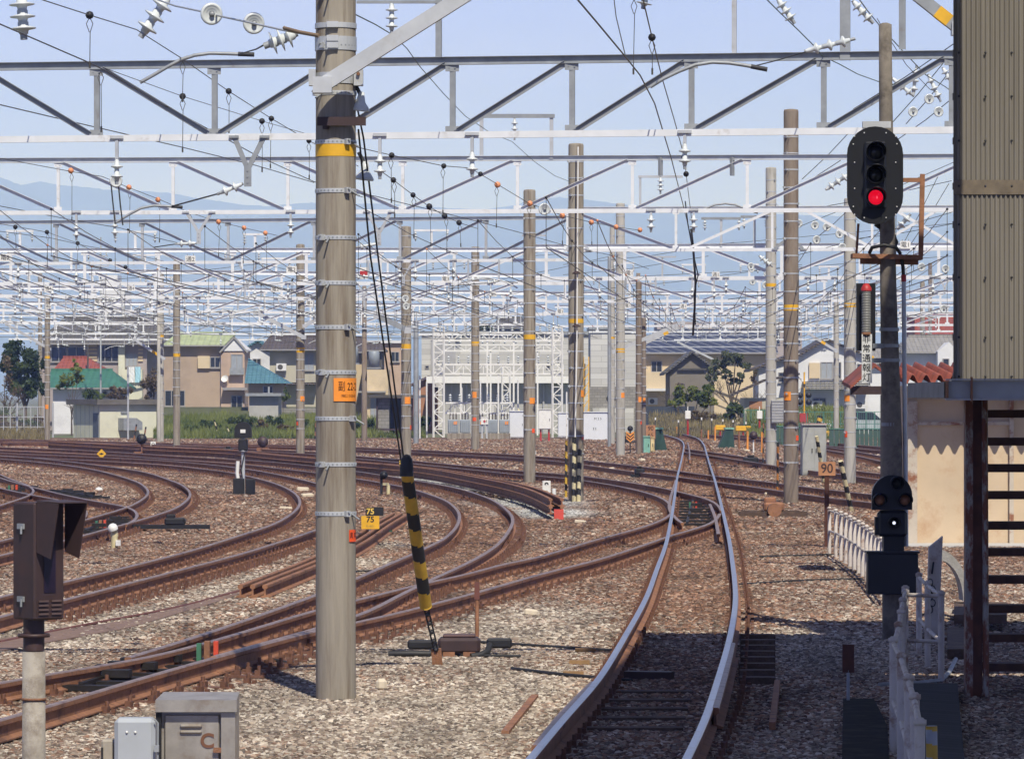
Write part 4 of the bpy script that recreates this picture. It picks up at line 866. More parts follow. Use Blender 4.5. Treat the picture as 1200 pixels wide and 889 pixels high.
frameM = M('aluminium_frame', (.35,.34,.33), .5, .3, .1); curtain = M('pale_curtain', (.30,.33,.37), .8, 0, .2, 6, stretch=(6,6,.5)); clothW = M('white_laundry', (.75,.78,.80), .8, 0, .05); clothB = M('light_blue_laundry', (.40,.66,.78), .8, 0, .05)
class House:
    def __init__(s, label, x0, x1, yt, yb, Y, depth, mat, name='house', cat='house', zb=None, group=None):
        s.Y = Y; s.o = Vector(((x0+x1)/2/F*Y-CX/F*Y, Y, 0)); s.t = thing(name, s.o, label, cat, group); s.x0, s.x1 = s.X(x0), s.X(x1); s.zt = s.Z(yt); s.zb = s.Z(yb) if yb else -.3; s.d = depth
        MB().span(s.x0, s.x1, 0, depth, s.zb, s.zt).build('wall', mat, s.t)
    def X(s, px): return (px-CX)/F*s.Y-s.o.x
    def Z(s, py): return CH+(HY-py)/F*s.Y
    def block(s, nm, x0, x1, yt, yb, mat, y0=0, y1=None, cat=None): return MB().span(s.X(x0), s.X(x1), y0, s.d if y1 is None else y1, s.Z(yb), s.Z(yt)).build(nm, mat, s.t)
    def win(s, x0, x1, yt, yb, pane=None, n=2, sill=True, y=0, proud=.04, nm='window'):
        a, b, c, d = s.X(x0), s.X(x1), s.Z(yb), s.Z(yt); w = .06; mb = MB(); yy = y-proud
        for q in ((a, a+w, c, d), (b-w, b, c, d), (a+w, b-w, c, c+w), (a+w, b-w, d-w, d)): mb.span(q[0], q[1], yy-.03, yy+.04, q[2], q[3])
        for k in range(1, n): m = a+(b-a)*k/n; mb.span(m-.03, m+.03, yy-.02, yy+.03, c+w, d-w)
        f = mb.build(nm, frameM, s.t); MB().span(a+w*.5, b-w*.5, yy+.012, yy+.02, c+w*.5, d-w*.5).build('pane', pane or glassd, f)
        if sill: MB().span(a-.05, b+.05, yy-.12, yy+.03, c-.06, c-.003).build('sill', frameM, f)
    def slab(s, nm, x0, x1, yt, yb, mat, y0, y1): return MB().span(s.X(x0), s.X(x1), y0, y1, s.Z(yb), s.Z(yt)).build(nm, mat, s.t)
    def roof_slope(s, xl, xr, ye, xtl, xtr, yr, mat, over=.5, back=True, th=.12, ridge=True):
        # front slope from the eave line (ye) to the ridge (yr) half the depth back, then down again
        Yr = s.d/2; kz = lambda py, y: CH+(HY-py)/F*(s.Y+y)-0
        kx = lambda px, y: (px-CX)/F*(s.Y+y)-s.o.x
        e0, e1 = (kx(xl,-over), -over, kz(ye,-over)), (kx(xr,-over), -over, kz(ye,-over)); r0, r1 = (kx(xtl,Yr), Yr, kz(yr,Yr)), (kx(xtr,Yr), Yr, kz(yr,Yr))
        b0, b1 = (e0[0], s.d+over, e0[2]), (e1[0], s.d+over, e1[2]); V = [e0,e1,r1,r0,b0,b1]; Vb = [(x,y,z-th) for x,y,z in V]
        mb = MB(); mb.add(V+Vb, [(0,1,2,3),(3,2,5,4),(0,3,4),(1,5,2),(6,9,8,7),(9,10,11,8),(0,6,7,1),(1,7,11,5),(5,11,10,4),(4,10,6,0)]); mb.build('roof', mat, s.t)
        if ridge: MB().bar((r0[0],Yr,r0[2]+.05), (r1[0],Yr,r1[2]+.05), .25, .18).build('roof_ridge', mat, s.t)
        MB().bar((e0[0],-over-.05,e0[2]-.06), (e1[0],-over-.05,e1[2]-.06), .10, .10).build('gutter', frameM, s.t)
    def gable_front(s, xl, xr, ye, xa, ya, mat, wall, over=.45, side=3):
        # ridge runs away from the viewer
        A = (s.X(xa), s.Z(ya)); Lf = (s.X(xl), s.Z(ye)); Rt = (s.X(xr), s.Z(ye)); th = .16; mb = MB()
        for (p, q) in ((Lf, A), (A, Rt)):
            vs = [(p[0],-over,p[1]),(q[0],-over,q[1]),(q[0],s.d+over,q[1]),(p[0],s.d+over,p[1])]; vs += [(x,y,z-th) for x,y,z in vs]
            mb.add(vs, [(0,1,2,3),(7,6,5,4),(0,4,5,1),(1,5,6,2),(2,6,7,3),(3,7,4,0)])
        mb.build('roof', mat, s.t)
        m2 = MB(); m2.prism([(s.x0, s.zt), (s.x1, s.zt), (s.x1, Lf[1]-th+ (A[1]-Lf[1])*max(0,(Rt[0]-s.x1)/(Rt[0]-A[0]))), (A[0], A[1]-th*1.1), (s.x0, Lf[1]-th+(A[1]-Lf[1])*max(0,(s.x0-Lf[0])/(A[0]-Lf[0])))], .02, s.d-.02); m2.build('gable_wall', wall, s.t)
# left side
h = House('white apartment block with dark windows far behind the wires at the left', 117, 146, 340, None, 650, 12, whiteW, 'apartment_block', 'building')
h.slab('stair_tower', 115, 137, 322, 341, whiteW, 1, 8)
for i in range(3):
    for x in (119, 127, 136): h.win(x, x+6, 346+i*14, 353+i*14, n=2)
h = House('wide dark roofed house with ribbon windows at the left', 48, 172, 402, None, 330, 10, mauveW)
h.roof_slope(42, 200, 402, 75, 190, 372, tileG, .8); h.win(60, 78, 406, 424, n=2); h.win(79, 100, 406, 424, n=2); h.win(115, 139, 404, 424, n=3)
for i in range(5): h.block('stone_band', 101, 114, 404+i*4.2, 406.5+i*4.2, creamW, -.12, .1)
h.block('pillar', 139, 146.5, 404, 468, shedW, -.25, .1); h.win(147, 161, 414, 429, curtain, 3); h.block('balcony', 144, 168, 433, 468, shedW, -.9, 0)
for i in range(5): h.block('stone_band', 162, 167.5, 404+i*4.2, 406.5+i*4.2, creamW, -.12, .1)
for nm, x0, x1, mt, lab in (('laundry_sheet',150.5,158,clothW,'white sheet drying on the balcony rail'),('laundry_sheet',158.5,165,clothB,'light blue sheet drying beside the white one')):
    a = MB(); n_ = 6; vs = []
    for j in range(5):
        for i in range(n_): vs.append(((x0+(x1-x0)*i/(n_-1)-CX)/F*329, 328.9+.05*math.sin(i*2+j), ZH(429.5+j*4.6+(i % 2)*.4, 329)))
    a.add(vs, [(j*n_+i, j*n_+i+1, (j+1)*n_+i+1, (j+1)*n_+i) for j in range(4) for i in range(n_-1)]); tag(a.build(nm, mt), lab, 'laundry')
h = House('house with a red tiled roof squeezed behind the green roofed one', 78, 120, 434, None, 318, 6, creamW); h.roof_slope(60, 124, 436, 74, 104, 419, tileR, .4)
h = House('low house with a deep green metal roof at the left', 62, 138, 452, None, 300, 8, whiteW); h.roof_slope(50, 146, 454, 60, 132, 434, tileGr, .6); h.win(120, 126, 458, 466, n=1)
h = House('small pale building with a faint roof between the pole and the beige house', 168, 192, 418, None, 345, 6, pinkW); h.win(170,187,428,446, curtain, 2); h.roof_slope(164, 196, 418, 166, 196, 400, tileG, .4)
h = House('beige two storey house with a pale green roof', 192, 259, 403, None, 305, 7, beigeW)
h.roof_slope(190, 263, 404, 206, 276, 391, tileLg, .5, th=.1); h.win(246, 258, 418, 431, n=2); h.slab('shutter_box', 232, 246, 417, 431.5, creamW, -.25, 0); h.win(178+15, 217, 457, 476, n=3, sill=True)
h.slab('porch_wing', 259.3, 287, 411, 500, pinkW, -.4, 6); h.win(271, 285, 415, 438, curtain, 2, y=-.4); 
g2 = MB(); zz = h.Z(411.2); g2.prism([(h.X(260), zz), (h.X(289), zz), (h.X(289), zz+.1), (h.X(275), h.Z(397)), (h.X(260), zz+.1)], -.5, 6); g2.build('porch_gable', whiteW, h.t)
mb = MB(); mb.bar((h.X(258), -.55, h.Z(413)), (h.X(275), -.55, h.Z(395)), .12, .16, 0, (0,1,0)); mb.bar((h.X(275), -.55, h.Z(395)), (h.X(291), -.55, h.Z(413)), .12, .16, 0, (0,1,0)); mb.build('gable_trim', frameM, h.t)
h.slab('balcony_rail', 270, 287, 431, 439, galvd, -.9, -.85); h.slab('canopy', 262, 291, 454, 457, frameM, -1.2, -.42); h.win(271, 285, 463, 488, glassd, 2, y=-.4, nm='entrance_door')
MB().cyl((h.X(259), -.1, h.Z(404)), (h.X(259), -.1, 0), .05, 8).build('downpipe', frameM, h.t); MB().lathe([(0,0),(.2,.03),(.27,.1)], (h.X(264.5), -.6, h.Z(444)), (-.3,-1,.4), 12).build('satellite_dish', white, h.t)
h = House('house with a steep teal blue roof right of the beige house', 291, 330, 449, None, 290, 6, beigeW); mb = MB(); 
V = [(h.X(287),-.6,h.Z(449)),(h.X(338),-.6,h.Z(449)),(h.X(288),3,h.Z(419)),(h.X(287),6,h.Z(449)),(h.X(338),6,h.Z(449))]; mb.add(V, [(0,1,2),(1,4,2),(4,3,2),(3,0,2),(0,3,4,1)]); mb.build('roof', tileBl, h.t); h.win(308, 320, 452, 461, n=2)
h = House('grey lean-to shed below the teal blue roof', 292, 326, 464, None, 276, 4, greyW, 'shed', 'shed'); h.slab('roof', 288, 330, 460.5, 464, galvd, -.5, 4)
h = House('white gabled house peeping out between the green and brown roofs', 288, 316, 408, None, 345, 6, whiteW); h.gable_front(284, 320, 409, 302, 398, tileBl, whiteW); h.win(296, 306, 420, 432, n=2)
h = House('two storey pale olive house with a brown roof left of the foreground pole', 316, 374, 409, None, 320, 8, oliveW); h.roof_slope(304, 410, 409, 318, 396, 391, tileB, .8); h.win(356, 368, 414, 434, curtain, 2); h.slab('lower_roof', 330, 372, 448, 451, tileB, -1.2, 0)
h = House('house with pale walls hidden behind the foreground pole', 378, 424, 412, None, 330, 7, creamW); h.roof_slope(372, 432, 412, 380, 424, 396, tileB, .6)
h = House('pale pink building behind the transformer pole', 426, 474, 402, None, 340, 8, pinkW, 'building', 'building'); h.slab('roof_edge', 424, 476, 399, 402, whiteW, -.3, 8); h.win(458, 468, 412, 424, n=2)
h = House('small dark roof in front of the pale pink building', 430, 448, 410, None, 325, 5, darkW); h.roof_slope(426, 452, 410, 430, 446, 402, tileB, .4)
h = House('cream square wall block beside the transformer pole', 429, 455, 433, None, 318, 5, creamW); h.win(434, 444, 462, 490, curtain, 2); h.slab('canopy', 420, 452, 458, 460, frameM, -1.0, 0)
h = House('orange brown house with a mauve roof left of the substation', 484, 512, 452, None, 310, 5, orangeW); h.gable_front(470, 512, 455, 502, 440, tile_mat('mauve_roof', (.16,.12,.13)), orangeW)
# booth with a thin flat canopy
h = House('small concrete booth with a wide thin flat canopy', 443, 456, 466, None, 262, 3, greyB, 'booth', 'booth'); h.slab('canopy', 433, 500, 462.5, 466, darkW, -.6, 3); h.slab('rear_wall', 456.3, 478, 466.2, 526, darkW, 2.4, 3); h.slab('pillar', 478.3, 484, 466.2, 526, brownp, 0, .3); h.slab('pillar', 441, 442.8, 466.2, 526, brownp, -.2, .1); h.slab('rail', 443, 484, 502, 504, brownp, -.3, -.2)
h = House('large pale panelled building behind the substation', 494, 700, 392, None, 345, 14, sidingW, 'substation_building', 'building'); h.slab('roof_edge', 492, 702, 388, 392.2, galvd, -.2, 14); h.slab('vent_hood', 535, 541, 392, 399, galvd, -.5, 0); h.slab('cladding', 505, 534, 398, 442, alum, -.08, 0)
for x in (498, 523, 640): h.win(x, x+5, 428, 432, n=1, sill=False)
h = House('lower grey substation hall with a white eave band', 518, 668, 449, None, 300, 10, greyW, 'switch_hall', 'building'); h.slab('eave_band', 500, 670, 441, 448.8, white, -1.2, 10)
for x in range(528, 660, 18): h.slab('pilaster', x, x+2, 449, 520, alum, -.15, 0)
h = House('tall light grey brick building right of the striped guard pole', 692, 756, 386, None, 315, 9, sidingW, 'building', 'building'); h.slab('roof_edge', 690, 758, 383, 386, galvd, -.3, 9); h.slab('lower_wall', 690, 757, 453, 505, greyB, -.5, -.02); h.slab('cream_foot_wall', 694, 742, 478, 520, sidingW, -1.4, -.6)
h = House('dark hilltop building with a tiled roof above the substation', 582, 618, 384, None, 520, 9, darkW); h.roof_slope(576, 622, 384, 584, 612, 372, tileG, .6)
# right side
h = House('cream house with blue solar panels all over its roof', 757, 905, 414, None, 345, 9, creamW); h.roof_slope(752, 912, 413, 766, 905, 388, solar, .7); h.win(763, 776, 423, 436, n=2); h.slab('balcony', 756, 786, 436, 455, creamW, -1.3, 0)
h.slab('lower_terrace', 752, 786, 455, 458, whiteW, -1.8, 0)
h = House('weathered grey gabled house in front of the solar panel roof', 785, 837, 433, None, 318, 9, woodW); h.gable_front(778, 846, 437, 811, 411, tileG, woodW); h.slab('gable_shelf', 794, 828, 431.5, 433.5, darkW, -.25, 0)
h = House('long grey building with rows of balconies above the solar panels', 770, 940, 377, None, 560, 12, mauveW, 'apartment_block', 'building')
for i in range(3):
    for x in range(774, 935, 12): h.win(x, x+8, 380+i*9, 385+i*9, n=2)
h = House('dark roofed house half hidden behind the ribbed junction box pole', 889, 934, 431, None, 305, 7, whiteW); h.gable_front(878, 950, 433, 935, 412, tileB, whiteW); h.win(912, 925, 436, 448, n=2)
h = House('low garage with a slanting dark roof behind the shrubs', 872, 934, 466, None, 285, 5, oliveW); mb = MB(); mb.bar((h.X(856), -.5, h.Z(463)), (h.X(894), -.5, h.Z(446)), 1.2, .16, 0, (0,0,1)); mb.bar((h.X(894), -.5, h.Z(446)), (h.X(936), -.5, h.Z(438)), 1.2, .16, 0, (0,0,1)); mb.build('roof', tileB, h.t); h.slab('rusty_door', 878, 893, 470, 480, orangeW, -.06, 0)
h = House('pale bluish white two storey house behind the level crossing lights', 932, 1018, 414, None, 300, 9, whiteW); h.gable_front(926, 1030, 421, 968, 396, tileB, whiteW); h.win(961.5, 976, 424, 444, curtain, 2); h.slab('shutter_box', 948, 960.5, 425, 443, creamW, -.25, 0); h.slab('lower_eave', 940, 1016, 447, 456, tileP, -1.3, 0); h.win(952, 968, 466, 482, glassd, 2); h.win(976, 986, 424, 444, glassd, 1); h.win(1004,1014,426,446, glassd, 2)
h = House('second white house right of the pale pole, partly behind the emergency lamp', 1003, 1060, 425, None, 330, 7, whiteW); h.roof_slope(996, 1064, 425, 1006, 1056, 408, tileP, .5); h.win(1008, 1020, 440, 452, n=2)
h = House('white walled house with a light grey tiled roof at the right', 1060, 1124, 413, None, 290, 8, whiteW); h.roof_slope(1056, 1130, 412, 1064, 1124, 394, tileP, .6); h.win(1064, 1076, 428, 438, n=2, pane=glassd); h.slab('gable_wing', 1096.5, 1120, 412, 470, whiteW, -1.4, 0); g2 = MB(); zz = h.Z(412); g2.prism([(h.X(1096), zz), (h.X(1120), zz), (h.X(1110), h.Z(401))], -1.4, 3); g2.build('wing_gable', whiteW, h.t); h.win(1102, 1110, 420, 438, n=1, y=-1.4)
h = House('red brick tiled building rising behind the tiled roof at the right', 1072, 1130, 366, None, 480, 10, brickR, 'building', 'building'); h.slab('roof_edge', 1070, 1132, 392, 396, greyW, -.4, 0)
def fittings(h, acs=(), ants=()):
    for x, y in acs: o_ = MB().box((0,-.28,0),(.75,.3,.55)).build('air_conditioner', whiteW, h.t, (h.X(x),0,h.Z(y))); MB().cyl((-.08,-.435,0),(-.08,-.44,0),.2,12).build('fan_grille', darkW, o_)
    for x, y in ants:
        m = MB(); z = h.Z(y); m.cyl((h.X(x),h.d/2,z-1.6),(h.X(x),h.d/2,z),.025,5); [m.bar((h.X(x)-.5+.05*k,h.d/2-.4+.2*k,z-.1*(k%2)),(h.X(x)+.5-.05*k,h.d/2-.4+.2*k,z-.1*(k%2)),.02,.02) for k in range(5)]; m.build('antenna', galvd, h.t)
HS = {o.get('label','')[:18]: o for o in col.objects if o.get('category') in ('house',)}
class _H: pass
def hof(key, Y, x0, x1, d): q = _H(); q.t = HS[key]; q.Y = Y; q.o = q.t.location; q.d = d; q.X = lambda px: (px-CX)/F*Y-q.o.x; q.Z = lambda py: CH+(HY-py)/F*Y; return q
for key, Y, d, acs, ants in (('beige two storey h',305,7,((222,489),(250,489)),((230,380),)),('two storey pale ol',320,8,((330,430),),((350,379),(385,380))),('wide dark roofed h',330,10,((108,436),(125,440)),((95,362),(150,366))),('cream house with b',345,9,((765,470),),()),('pale bluish white ',300,9,((957,474),(1008,474)),((968,384),)),('white walled house',290,8,((1085,440),),((1090,382),))):
    fittings(hof(key, Y, 0, 0, d), acs, ants)
# shed (seen on its corner)
def shed():
    c = Vector(((117-CX)/F*262, 262, 0)); t = thing('equipment_shed', c, 'white flat roofed shed with a vent hood in front of the green roofed house', 'shed', rz=R(32)); 
    q = F/262; wr = 63/q/math.cos(R(32)); wl = 60/q/math.sin(R(32))*.62; z1 = ZH(474, 262)
    MB().span(0, wr, 0, wl, -.4, z1).build('wall', shedW, t); MB().span(-.35, wr+.3, -.35, wl+.3, z1+.003, z1+.32).build('roof_slab', M('dark_concrete_slab', (.13,.12,.11), .9), t)
    MB().span(-.05, -.003, .15, .85, -.3, 1.5).build('door', M('blue_grey_door', (.10,.12,.16), .6), t)
    hd = MB(); hd.prism([(0,0),(1.3,0),(1.3,.5),(.9,.75),(0,.75)], -.75, -.01); hd.build('vent_hood', galvd, t, (wr*.32, 0, .45)); MB().tube([(0,0,0),(0,0,-1.3),(.0,0,-2.0)], .06, 8).build('downpipe', whiteW, t, (wr+.05, -.1, z1)); MB().span(.25,.7,-.1,-.01,0,.1).build('conduit', galvd, t, (wr*.3,0,1.5))
    for k in range(6): MB().span(-.012,-.003, wl*(k+.3)/6, wl*(k+.3)/6+.03, -.2, z1-.05).build('panel_joint', galvd, t)
shed()
def wallthing(name, label, x0, x1, yt, Y, mat, th=.2, zb=-.3, cat='wall', cap=None):
    t = thing(name, P((x0+x1)/2, 462, Y)*1.0, label, cat); t.location.z = 0; a = (x1-x0)/2/F*Y; MB().span(-a, a, 0, th, zb, ZH(yt, Y)).build('wall_body', mat, t)
    if cap: MB().span(-a-.03, a+.03, -.04, th+.04, ZH(yt,Y)+.003, ZH(yt,Y)+.08).build('coping', cap, t)
    return t
wallthing('block_wall', 'grey block garden wall under the beige house', 182, 300, 483, 296, greyB, cap=conc)
wallthing('block_wall', 'low concrete wall behind the grass left of the foreground pole', 300, 374, 478, 286, greyB)
wallthing('block_wall', 'dark navy block wall behind the far bend of the main track', 752, 814, 476, 300, navyB, zb=-.4)
wallthing('block_wall', 'long grey block wall beside the shrubs at the right', 872, 912, 484, 280, greyB)
# ------------------------------------------------------------------ mesh fences
def fence(name, label, x0, x1, yt, Y, mat, n, rails=2, bars=0, zb=0):
    o = P((x0+x1)/2, 462, Y); o.z = 0; t = thing(name, o, label, 'fence'); zt = ZH(yt, Y); xs = [(x0+(x1-x0)*i/n-CX)/F*Y-o.x for i in range(n+1)]
    for x in xs: MB().cyl((x,0,zb), (x,0,zt), .03, 6).build('post', mat, t)
    mb = MB()
    for r in range(rails): z = zb+.1+(zt-zb-.12)*r/(rails-1); mb.bar((xs[0],0,z), (xs[-1],0,z), .03, .04)
    k = int((xs[-1]-xs[0])/.12) if bars else 0
    for i in range(k): x = xs[0]+.12*i; mb.bar((x,0,zb+.1), (x,0,zt-.05), .012, .012, 0, (0,1,0))
    mb.build('fence_panel', mat, t); return t
fence('wire_fence', 'light grey wire fence among weeds at the far left', -20, 52, 476, 255, galv, 9, 4, 1)
fence('mesh_fence', 'green mesh fence behind the pale pole at the right', 925, 1035, 482, 262, M('green_fence', (.07,.20,.16), .6), 11, 3, 1)
fence('mesh_fence', 'short green mesh fence next to the dark roofed garage', 872, 912, 480, 272, MATS['green_fence'], 5, 3, 1)
# ------------------------------------------------------------------ substation
def lattice(label, x, y0, y1, Y, wpx, n, group):
    c = P(x, 462, Y); c.z = 0; t = thing('lattice_tower', c, label, 'lattice tower', group); w = wpx/F*Y/2; z0, z1 = 0, ZH(y0, Y)
    for sx in (-1,1):
        for sy in (-1,1): MB().bar((sx*w, sy*w, z0), (sx*w, sy*w, z1), .09, .09).build('leg', white, t)
    for k in range(n):
        a, b = z0+(z1-z0)*k/n, z0+(z1-z0)*(k+1)/n; mb = MB()
        for sy in (-1,1):
            s_ = 1 if k % 2 else -1; mb.bar((-w*s_, sy*w, a), (w*s_, sy*w, b), .055, .055); mb.bar((-w, sy*w, b), (w, sy*w, b), .05, .05); mb.bar((sy*w, -w*s_, a), (sy*w, w*s_, b), .05, .05)
        mb.build('lacing', white, t)
    return t
lattice('white lattice tower at the left end of the substation', 514, 383, 525, 262, 12, 13, 'white lattice towers of the substation'); lattice('white lattice tower at the right end of the substation', 653, 384, 525, 262, 11, 13, 'white lattice towers of the substation')
lattice('slim white lattice tower near the white relay cabinet', 593, 430, 525, 268, 9, 9, 'white lattice towers of the substation')
def busframe(label, yt, yb, x0, x1, Y, n, post):
    o = P((x0+x1)/2, (yt+yb)/2, Y); t = thing('busbar_frame', o, label, 'steel frame', 'white busbar frames of the substation'); X = lambda p: (p-CX)/F*Y-o.x; z0, z1 = ZH(yb,Y)-o.z, ZH(yt,Y)-o.z
    MB().bar((X(x0),0,z0),(X(x1),0,z0),.10,.10).build('lower_bar', white, t); MB().bar((X(x0),0,z1),(X(x1),0,z1),.10,.10).build('upper_bar', white, t)
    for k in range(n):
        a, b = X(x0+(x1-x0)*k/n), X(x0+(x1-x0)*(k+1)/n); s_ = k % 2; mb = MB(); mb.bar((a,0,z1 if s_ else z0), (b,0,z0 if s_ else z1), .05,.05,0,(0,1,0)); mb.bar((b,0,z0),(b,0,z1),.05,.05,0,(0,1,0)); mb.build('web_bar', white, t)
        m2 = MB(); insulator(m2, Vector(((a+b)/2,0,z1+.05)), Vector(((a+b)/2,0,z1+.55)), .12, 3); m2.build('insulator', [porc, galvd], t)
    for p in post: MB().bar((X(p),.05,z0),(X(p),.05,-o.z),.10,.10,0,(0,1,0)).build('post', white, t)
busframe('top busbar frame of the substation with a row of insulators', 390, 399, 508, 660, 264, 14, (553, 571, 602)); busframe('middle busbar frame of the substation', 427, 438, 508, 660, 262, 13, (540, 584)); busframe('rear busbar frame of the substation just below the top one', 404, 411, 520, 650, 275, 10, (575, 630))
busframe('lower busbar frame of the substation', 472, 484, 522, 600, 258, 7, (528, 598)); 
for k, x in enumerate((492, 500, 541, 554, 563, 571, 584, 607, 622, 664, 672)):
    c = P(x, 462, 256+k % 3*3); c.z = 0; tag(MB().cyl((0,0,0), (0,0,ZH(440+(k*7) % 22, c.y)), .05, 8).build('steel_pipe_post', white, None, c), 'thin white pipe post among the substation frames', 'post', 'pipe posts of the substation')
trM = M('transformer_grey', (.30,.34,.38), .55, .1, .1)
for k, x in enumerate((531, 545, 562, 577, 591)):
    c = P(x, 462, 254); c.z = 0; t = thing('transformer', c, 'small grey blue transformer with bushings on a plinth in the substation', 'transformer', 'transformers of the substation'); mb = MB(); mb.bevbox((0,0,.75),(.62,.5,.8),.04); mb.build('tank', trM, t); mb = MB()
    for i in range(5): mb.box((-.24+i*.12,-.28,.72),(.03,.08,.6))
    mb.build('cooling_fins', trM, t); MB().box((0,0,.15),(.7,.6,.35)).build('plinth', conc, t)
    for s_ in (-1,0,1): m2 = MB(); insulator(m2, Vector((s_*.18,0,1.15)), Vector((s_*.18,0,1.55)), .06, 3); m2.build('bushing', [brownp, galvd], t)
    if k % 2 == 0: MB().box((.15,-.27,.95),(.22,.02,.18)).build('warning_plate', orangeM, t)
def cabinet(name, label, x0, x1, yt, yb, Y, depth, mat, doors=2, legs=0, cat='cabinet', text=None, z0=None):
    o = P((x0+x1)/2, 462, Y); o.z = ZH(yb, Y) if z0 is None else z0; t = thing(name, o, label, cat); w = (x1-x0)/F*Y; h_ = (yb-yt)/F*Y; bv = min(.03, w*.04)
    MB().bevbox((0,depth/2,h_/2),(w,depth,h_),bv).build('body', mat, t); MB().box((0,depth/2-.03,h_+.022),(w*1.04,depth*1.06,.04)).build('roof_plate', mat, t)
    for k in range(doors):
        a = -w/2+w*.03+(w*.94)*k/doors; b = -w/2+w*.03+(w*.94)*(k+1)/doors-.012; d_ = MB().span(a, b, -.018, -.002, h_*.05, h_*.95).build('door', mat, t); MB().box((b-.06 if k == 0 else a+.06,-.035,h_*.5),(.025,.03,.14)).build('handle', black, d_)
    if text: text_mesh('lettering', text, h_*.10, black, t, (w*.12,-.021,h_*.8))
    if legs:
        for s_ in (-1,1): MB().box((s_*w*.32,depth*.4,-legs/2-.002),(.10,.10,legs)).build('leg', redM if name == 'red_legged_box' else galv, t)
    return t
cabinet('relay_cabinet', 'large white relay cabinet with double doors right of the striped guards', 682, 712, 483, 521, 248, 1.4, M('cabinet_white', (.66,.69,.74), .5, 0, .04), 2, text='M 2 5'); wallthing('plinth', 'dark plinth under the large white relay cabinet', 681, 714, 521.2, 247.5, conc, 1.6, -.1, 'plinth')
cabinet('relay_cabinet', 'white cabinet just left of the grey pole near the number 9 marker', 597, 614, 482, 513, 255, 1.2, MATS['cabinet_white'], 1); cabinet('relay_cabinet', 'narrow white cabinet left of the striped guard pole', 654, 666, 484, 512, 256, 1.2, MATS['cabinet_white'], 1)
cabinet('red_legged_box', 'white box standing on two red legs between the cabinets', 631, 646, 480, 503, 240, .5, white, 1, 1.2)
t_ = cabinet('extinguisher_box', 'white box with a red mark in the substation', 563.5, 572, 489, 497.5, 250, .3, white, 1, .8); m2 = MB(); m2.box((0,-.03,.2),(.16,.01,.06)); m2.box((0,-.037,.2),(.06,.004,.16)); m2.build('red_mark', redM, t_)
# yellow and dark machine post
c = P(687, 462, 285); c.z = 0; t = thing('yellow_gantry', c, 'narrow orange yellow steel gantry behind the striped guard pole', 'gantry')
for s_ in (-1,1): MB().bar((s_*.17,0,0),(s_*.17,0,ZH(418,285)),.07,.07,0,(0,1,0)).build('post', yellow, t)
for k in range(7): MB().bar((-.17,0,.6+k*.6),(.17,0,1.1+k*.6),.05,.05,0,(0,1,0)).build('cross_bar', yellow, t)
MB().box((-.35,.3,3.6),(.6,.5,2.2)).build('dark_casing', darkW, t)
# utility pole with transformers
def utility(px, base, top, label, Y, boxes, arms, mat=conc, w=.3):
    c = P(px, 462, Y); c.z = 0; t = thing('utility_pole', c, label, 'utility pole'); MB().lathe([(w/2*1.15,0),(w/2*.8,ZH(top,Y)),(0,ZH(top,Y)+.01)], (0,0,0), n=12).build('shaft', mat, t)
    for (py, hw_) in arms:
        z = ZH(py, Y); a = MB().bar((-hw_,-.2,z),(hw_,-.2,z),.08,.08).build('crossarm', galv, t)
        for k in range(3): m2 = MB(); insulator(m2, Vector((-hw_+.1+k*(2*hw_-.2)/2,-.2,z+.05)), Vector((-hw_+.1+k*(2*hw_-.2)/2,-.2,z+.35)), .09, 2); m2.build('insulator', [porc, galvd], a)
    for (dx, py, r_, h_) in boxes: q = MB().lathe([(0,0),(r_,.02),(r_,h_*.9),(r_*.8,h_),(0,h_)], (dx,-.35,ZH(py,Y)), n=14).build('transformer_can', M('can_grey',(.26,.30,.34),.5,.1,.1), t); MB().box((dx,-.35,ZH(py,Y)-.06),(r_*2.4,r_*2,.08)).build('can_bracket', galvd, t)
utility(427, 0, 335, 'utility pole loaded with grey transformer cans right of the foreground pole', 240, ((-.75,400,.28,.9),(.55,430,.32,.9),(-.6,425,.28,.9)), ((345,.9),(365,1.0),(385,.8)), concb)
utility(118, 0, 278, 'slim pole crowded with small insulators left of the white shed', 292, (), ((300,.5),(312,.6),(322,.5),(335,.4)), galvd, .12)
utility(748, 0, 320, 'brown pole top with feeder fittings near the far bend', 205, (), ((332,.9),(345,1.1),(360,.8)), concb, .25)
utility(186, 0, 325, 'pole top full of feeder insulators beside the shed pole', 236, (), ((332,.8),(343,.7),(352,.6)), concl, .2)
for k, (x, Y, t_, b_) in enumerate(((62,262,472,None),(150,251,430,None),(103,318,405,None),(315,284,453,None),(236+85,280,476,None),(20,252,472,None))):
    c = P(x, 462, Y); c.z = 0; tag(MB().cyl((0,0,0),(0,0,ZH(t_,Y)),.06,8).build('thin_post', galv if k != 2 else darkW, None, c), 'thin street side post between the houses and the yard', 'post', 'thin posts in front of the houses')
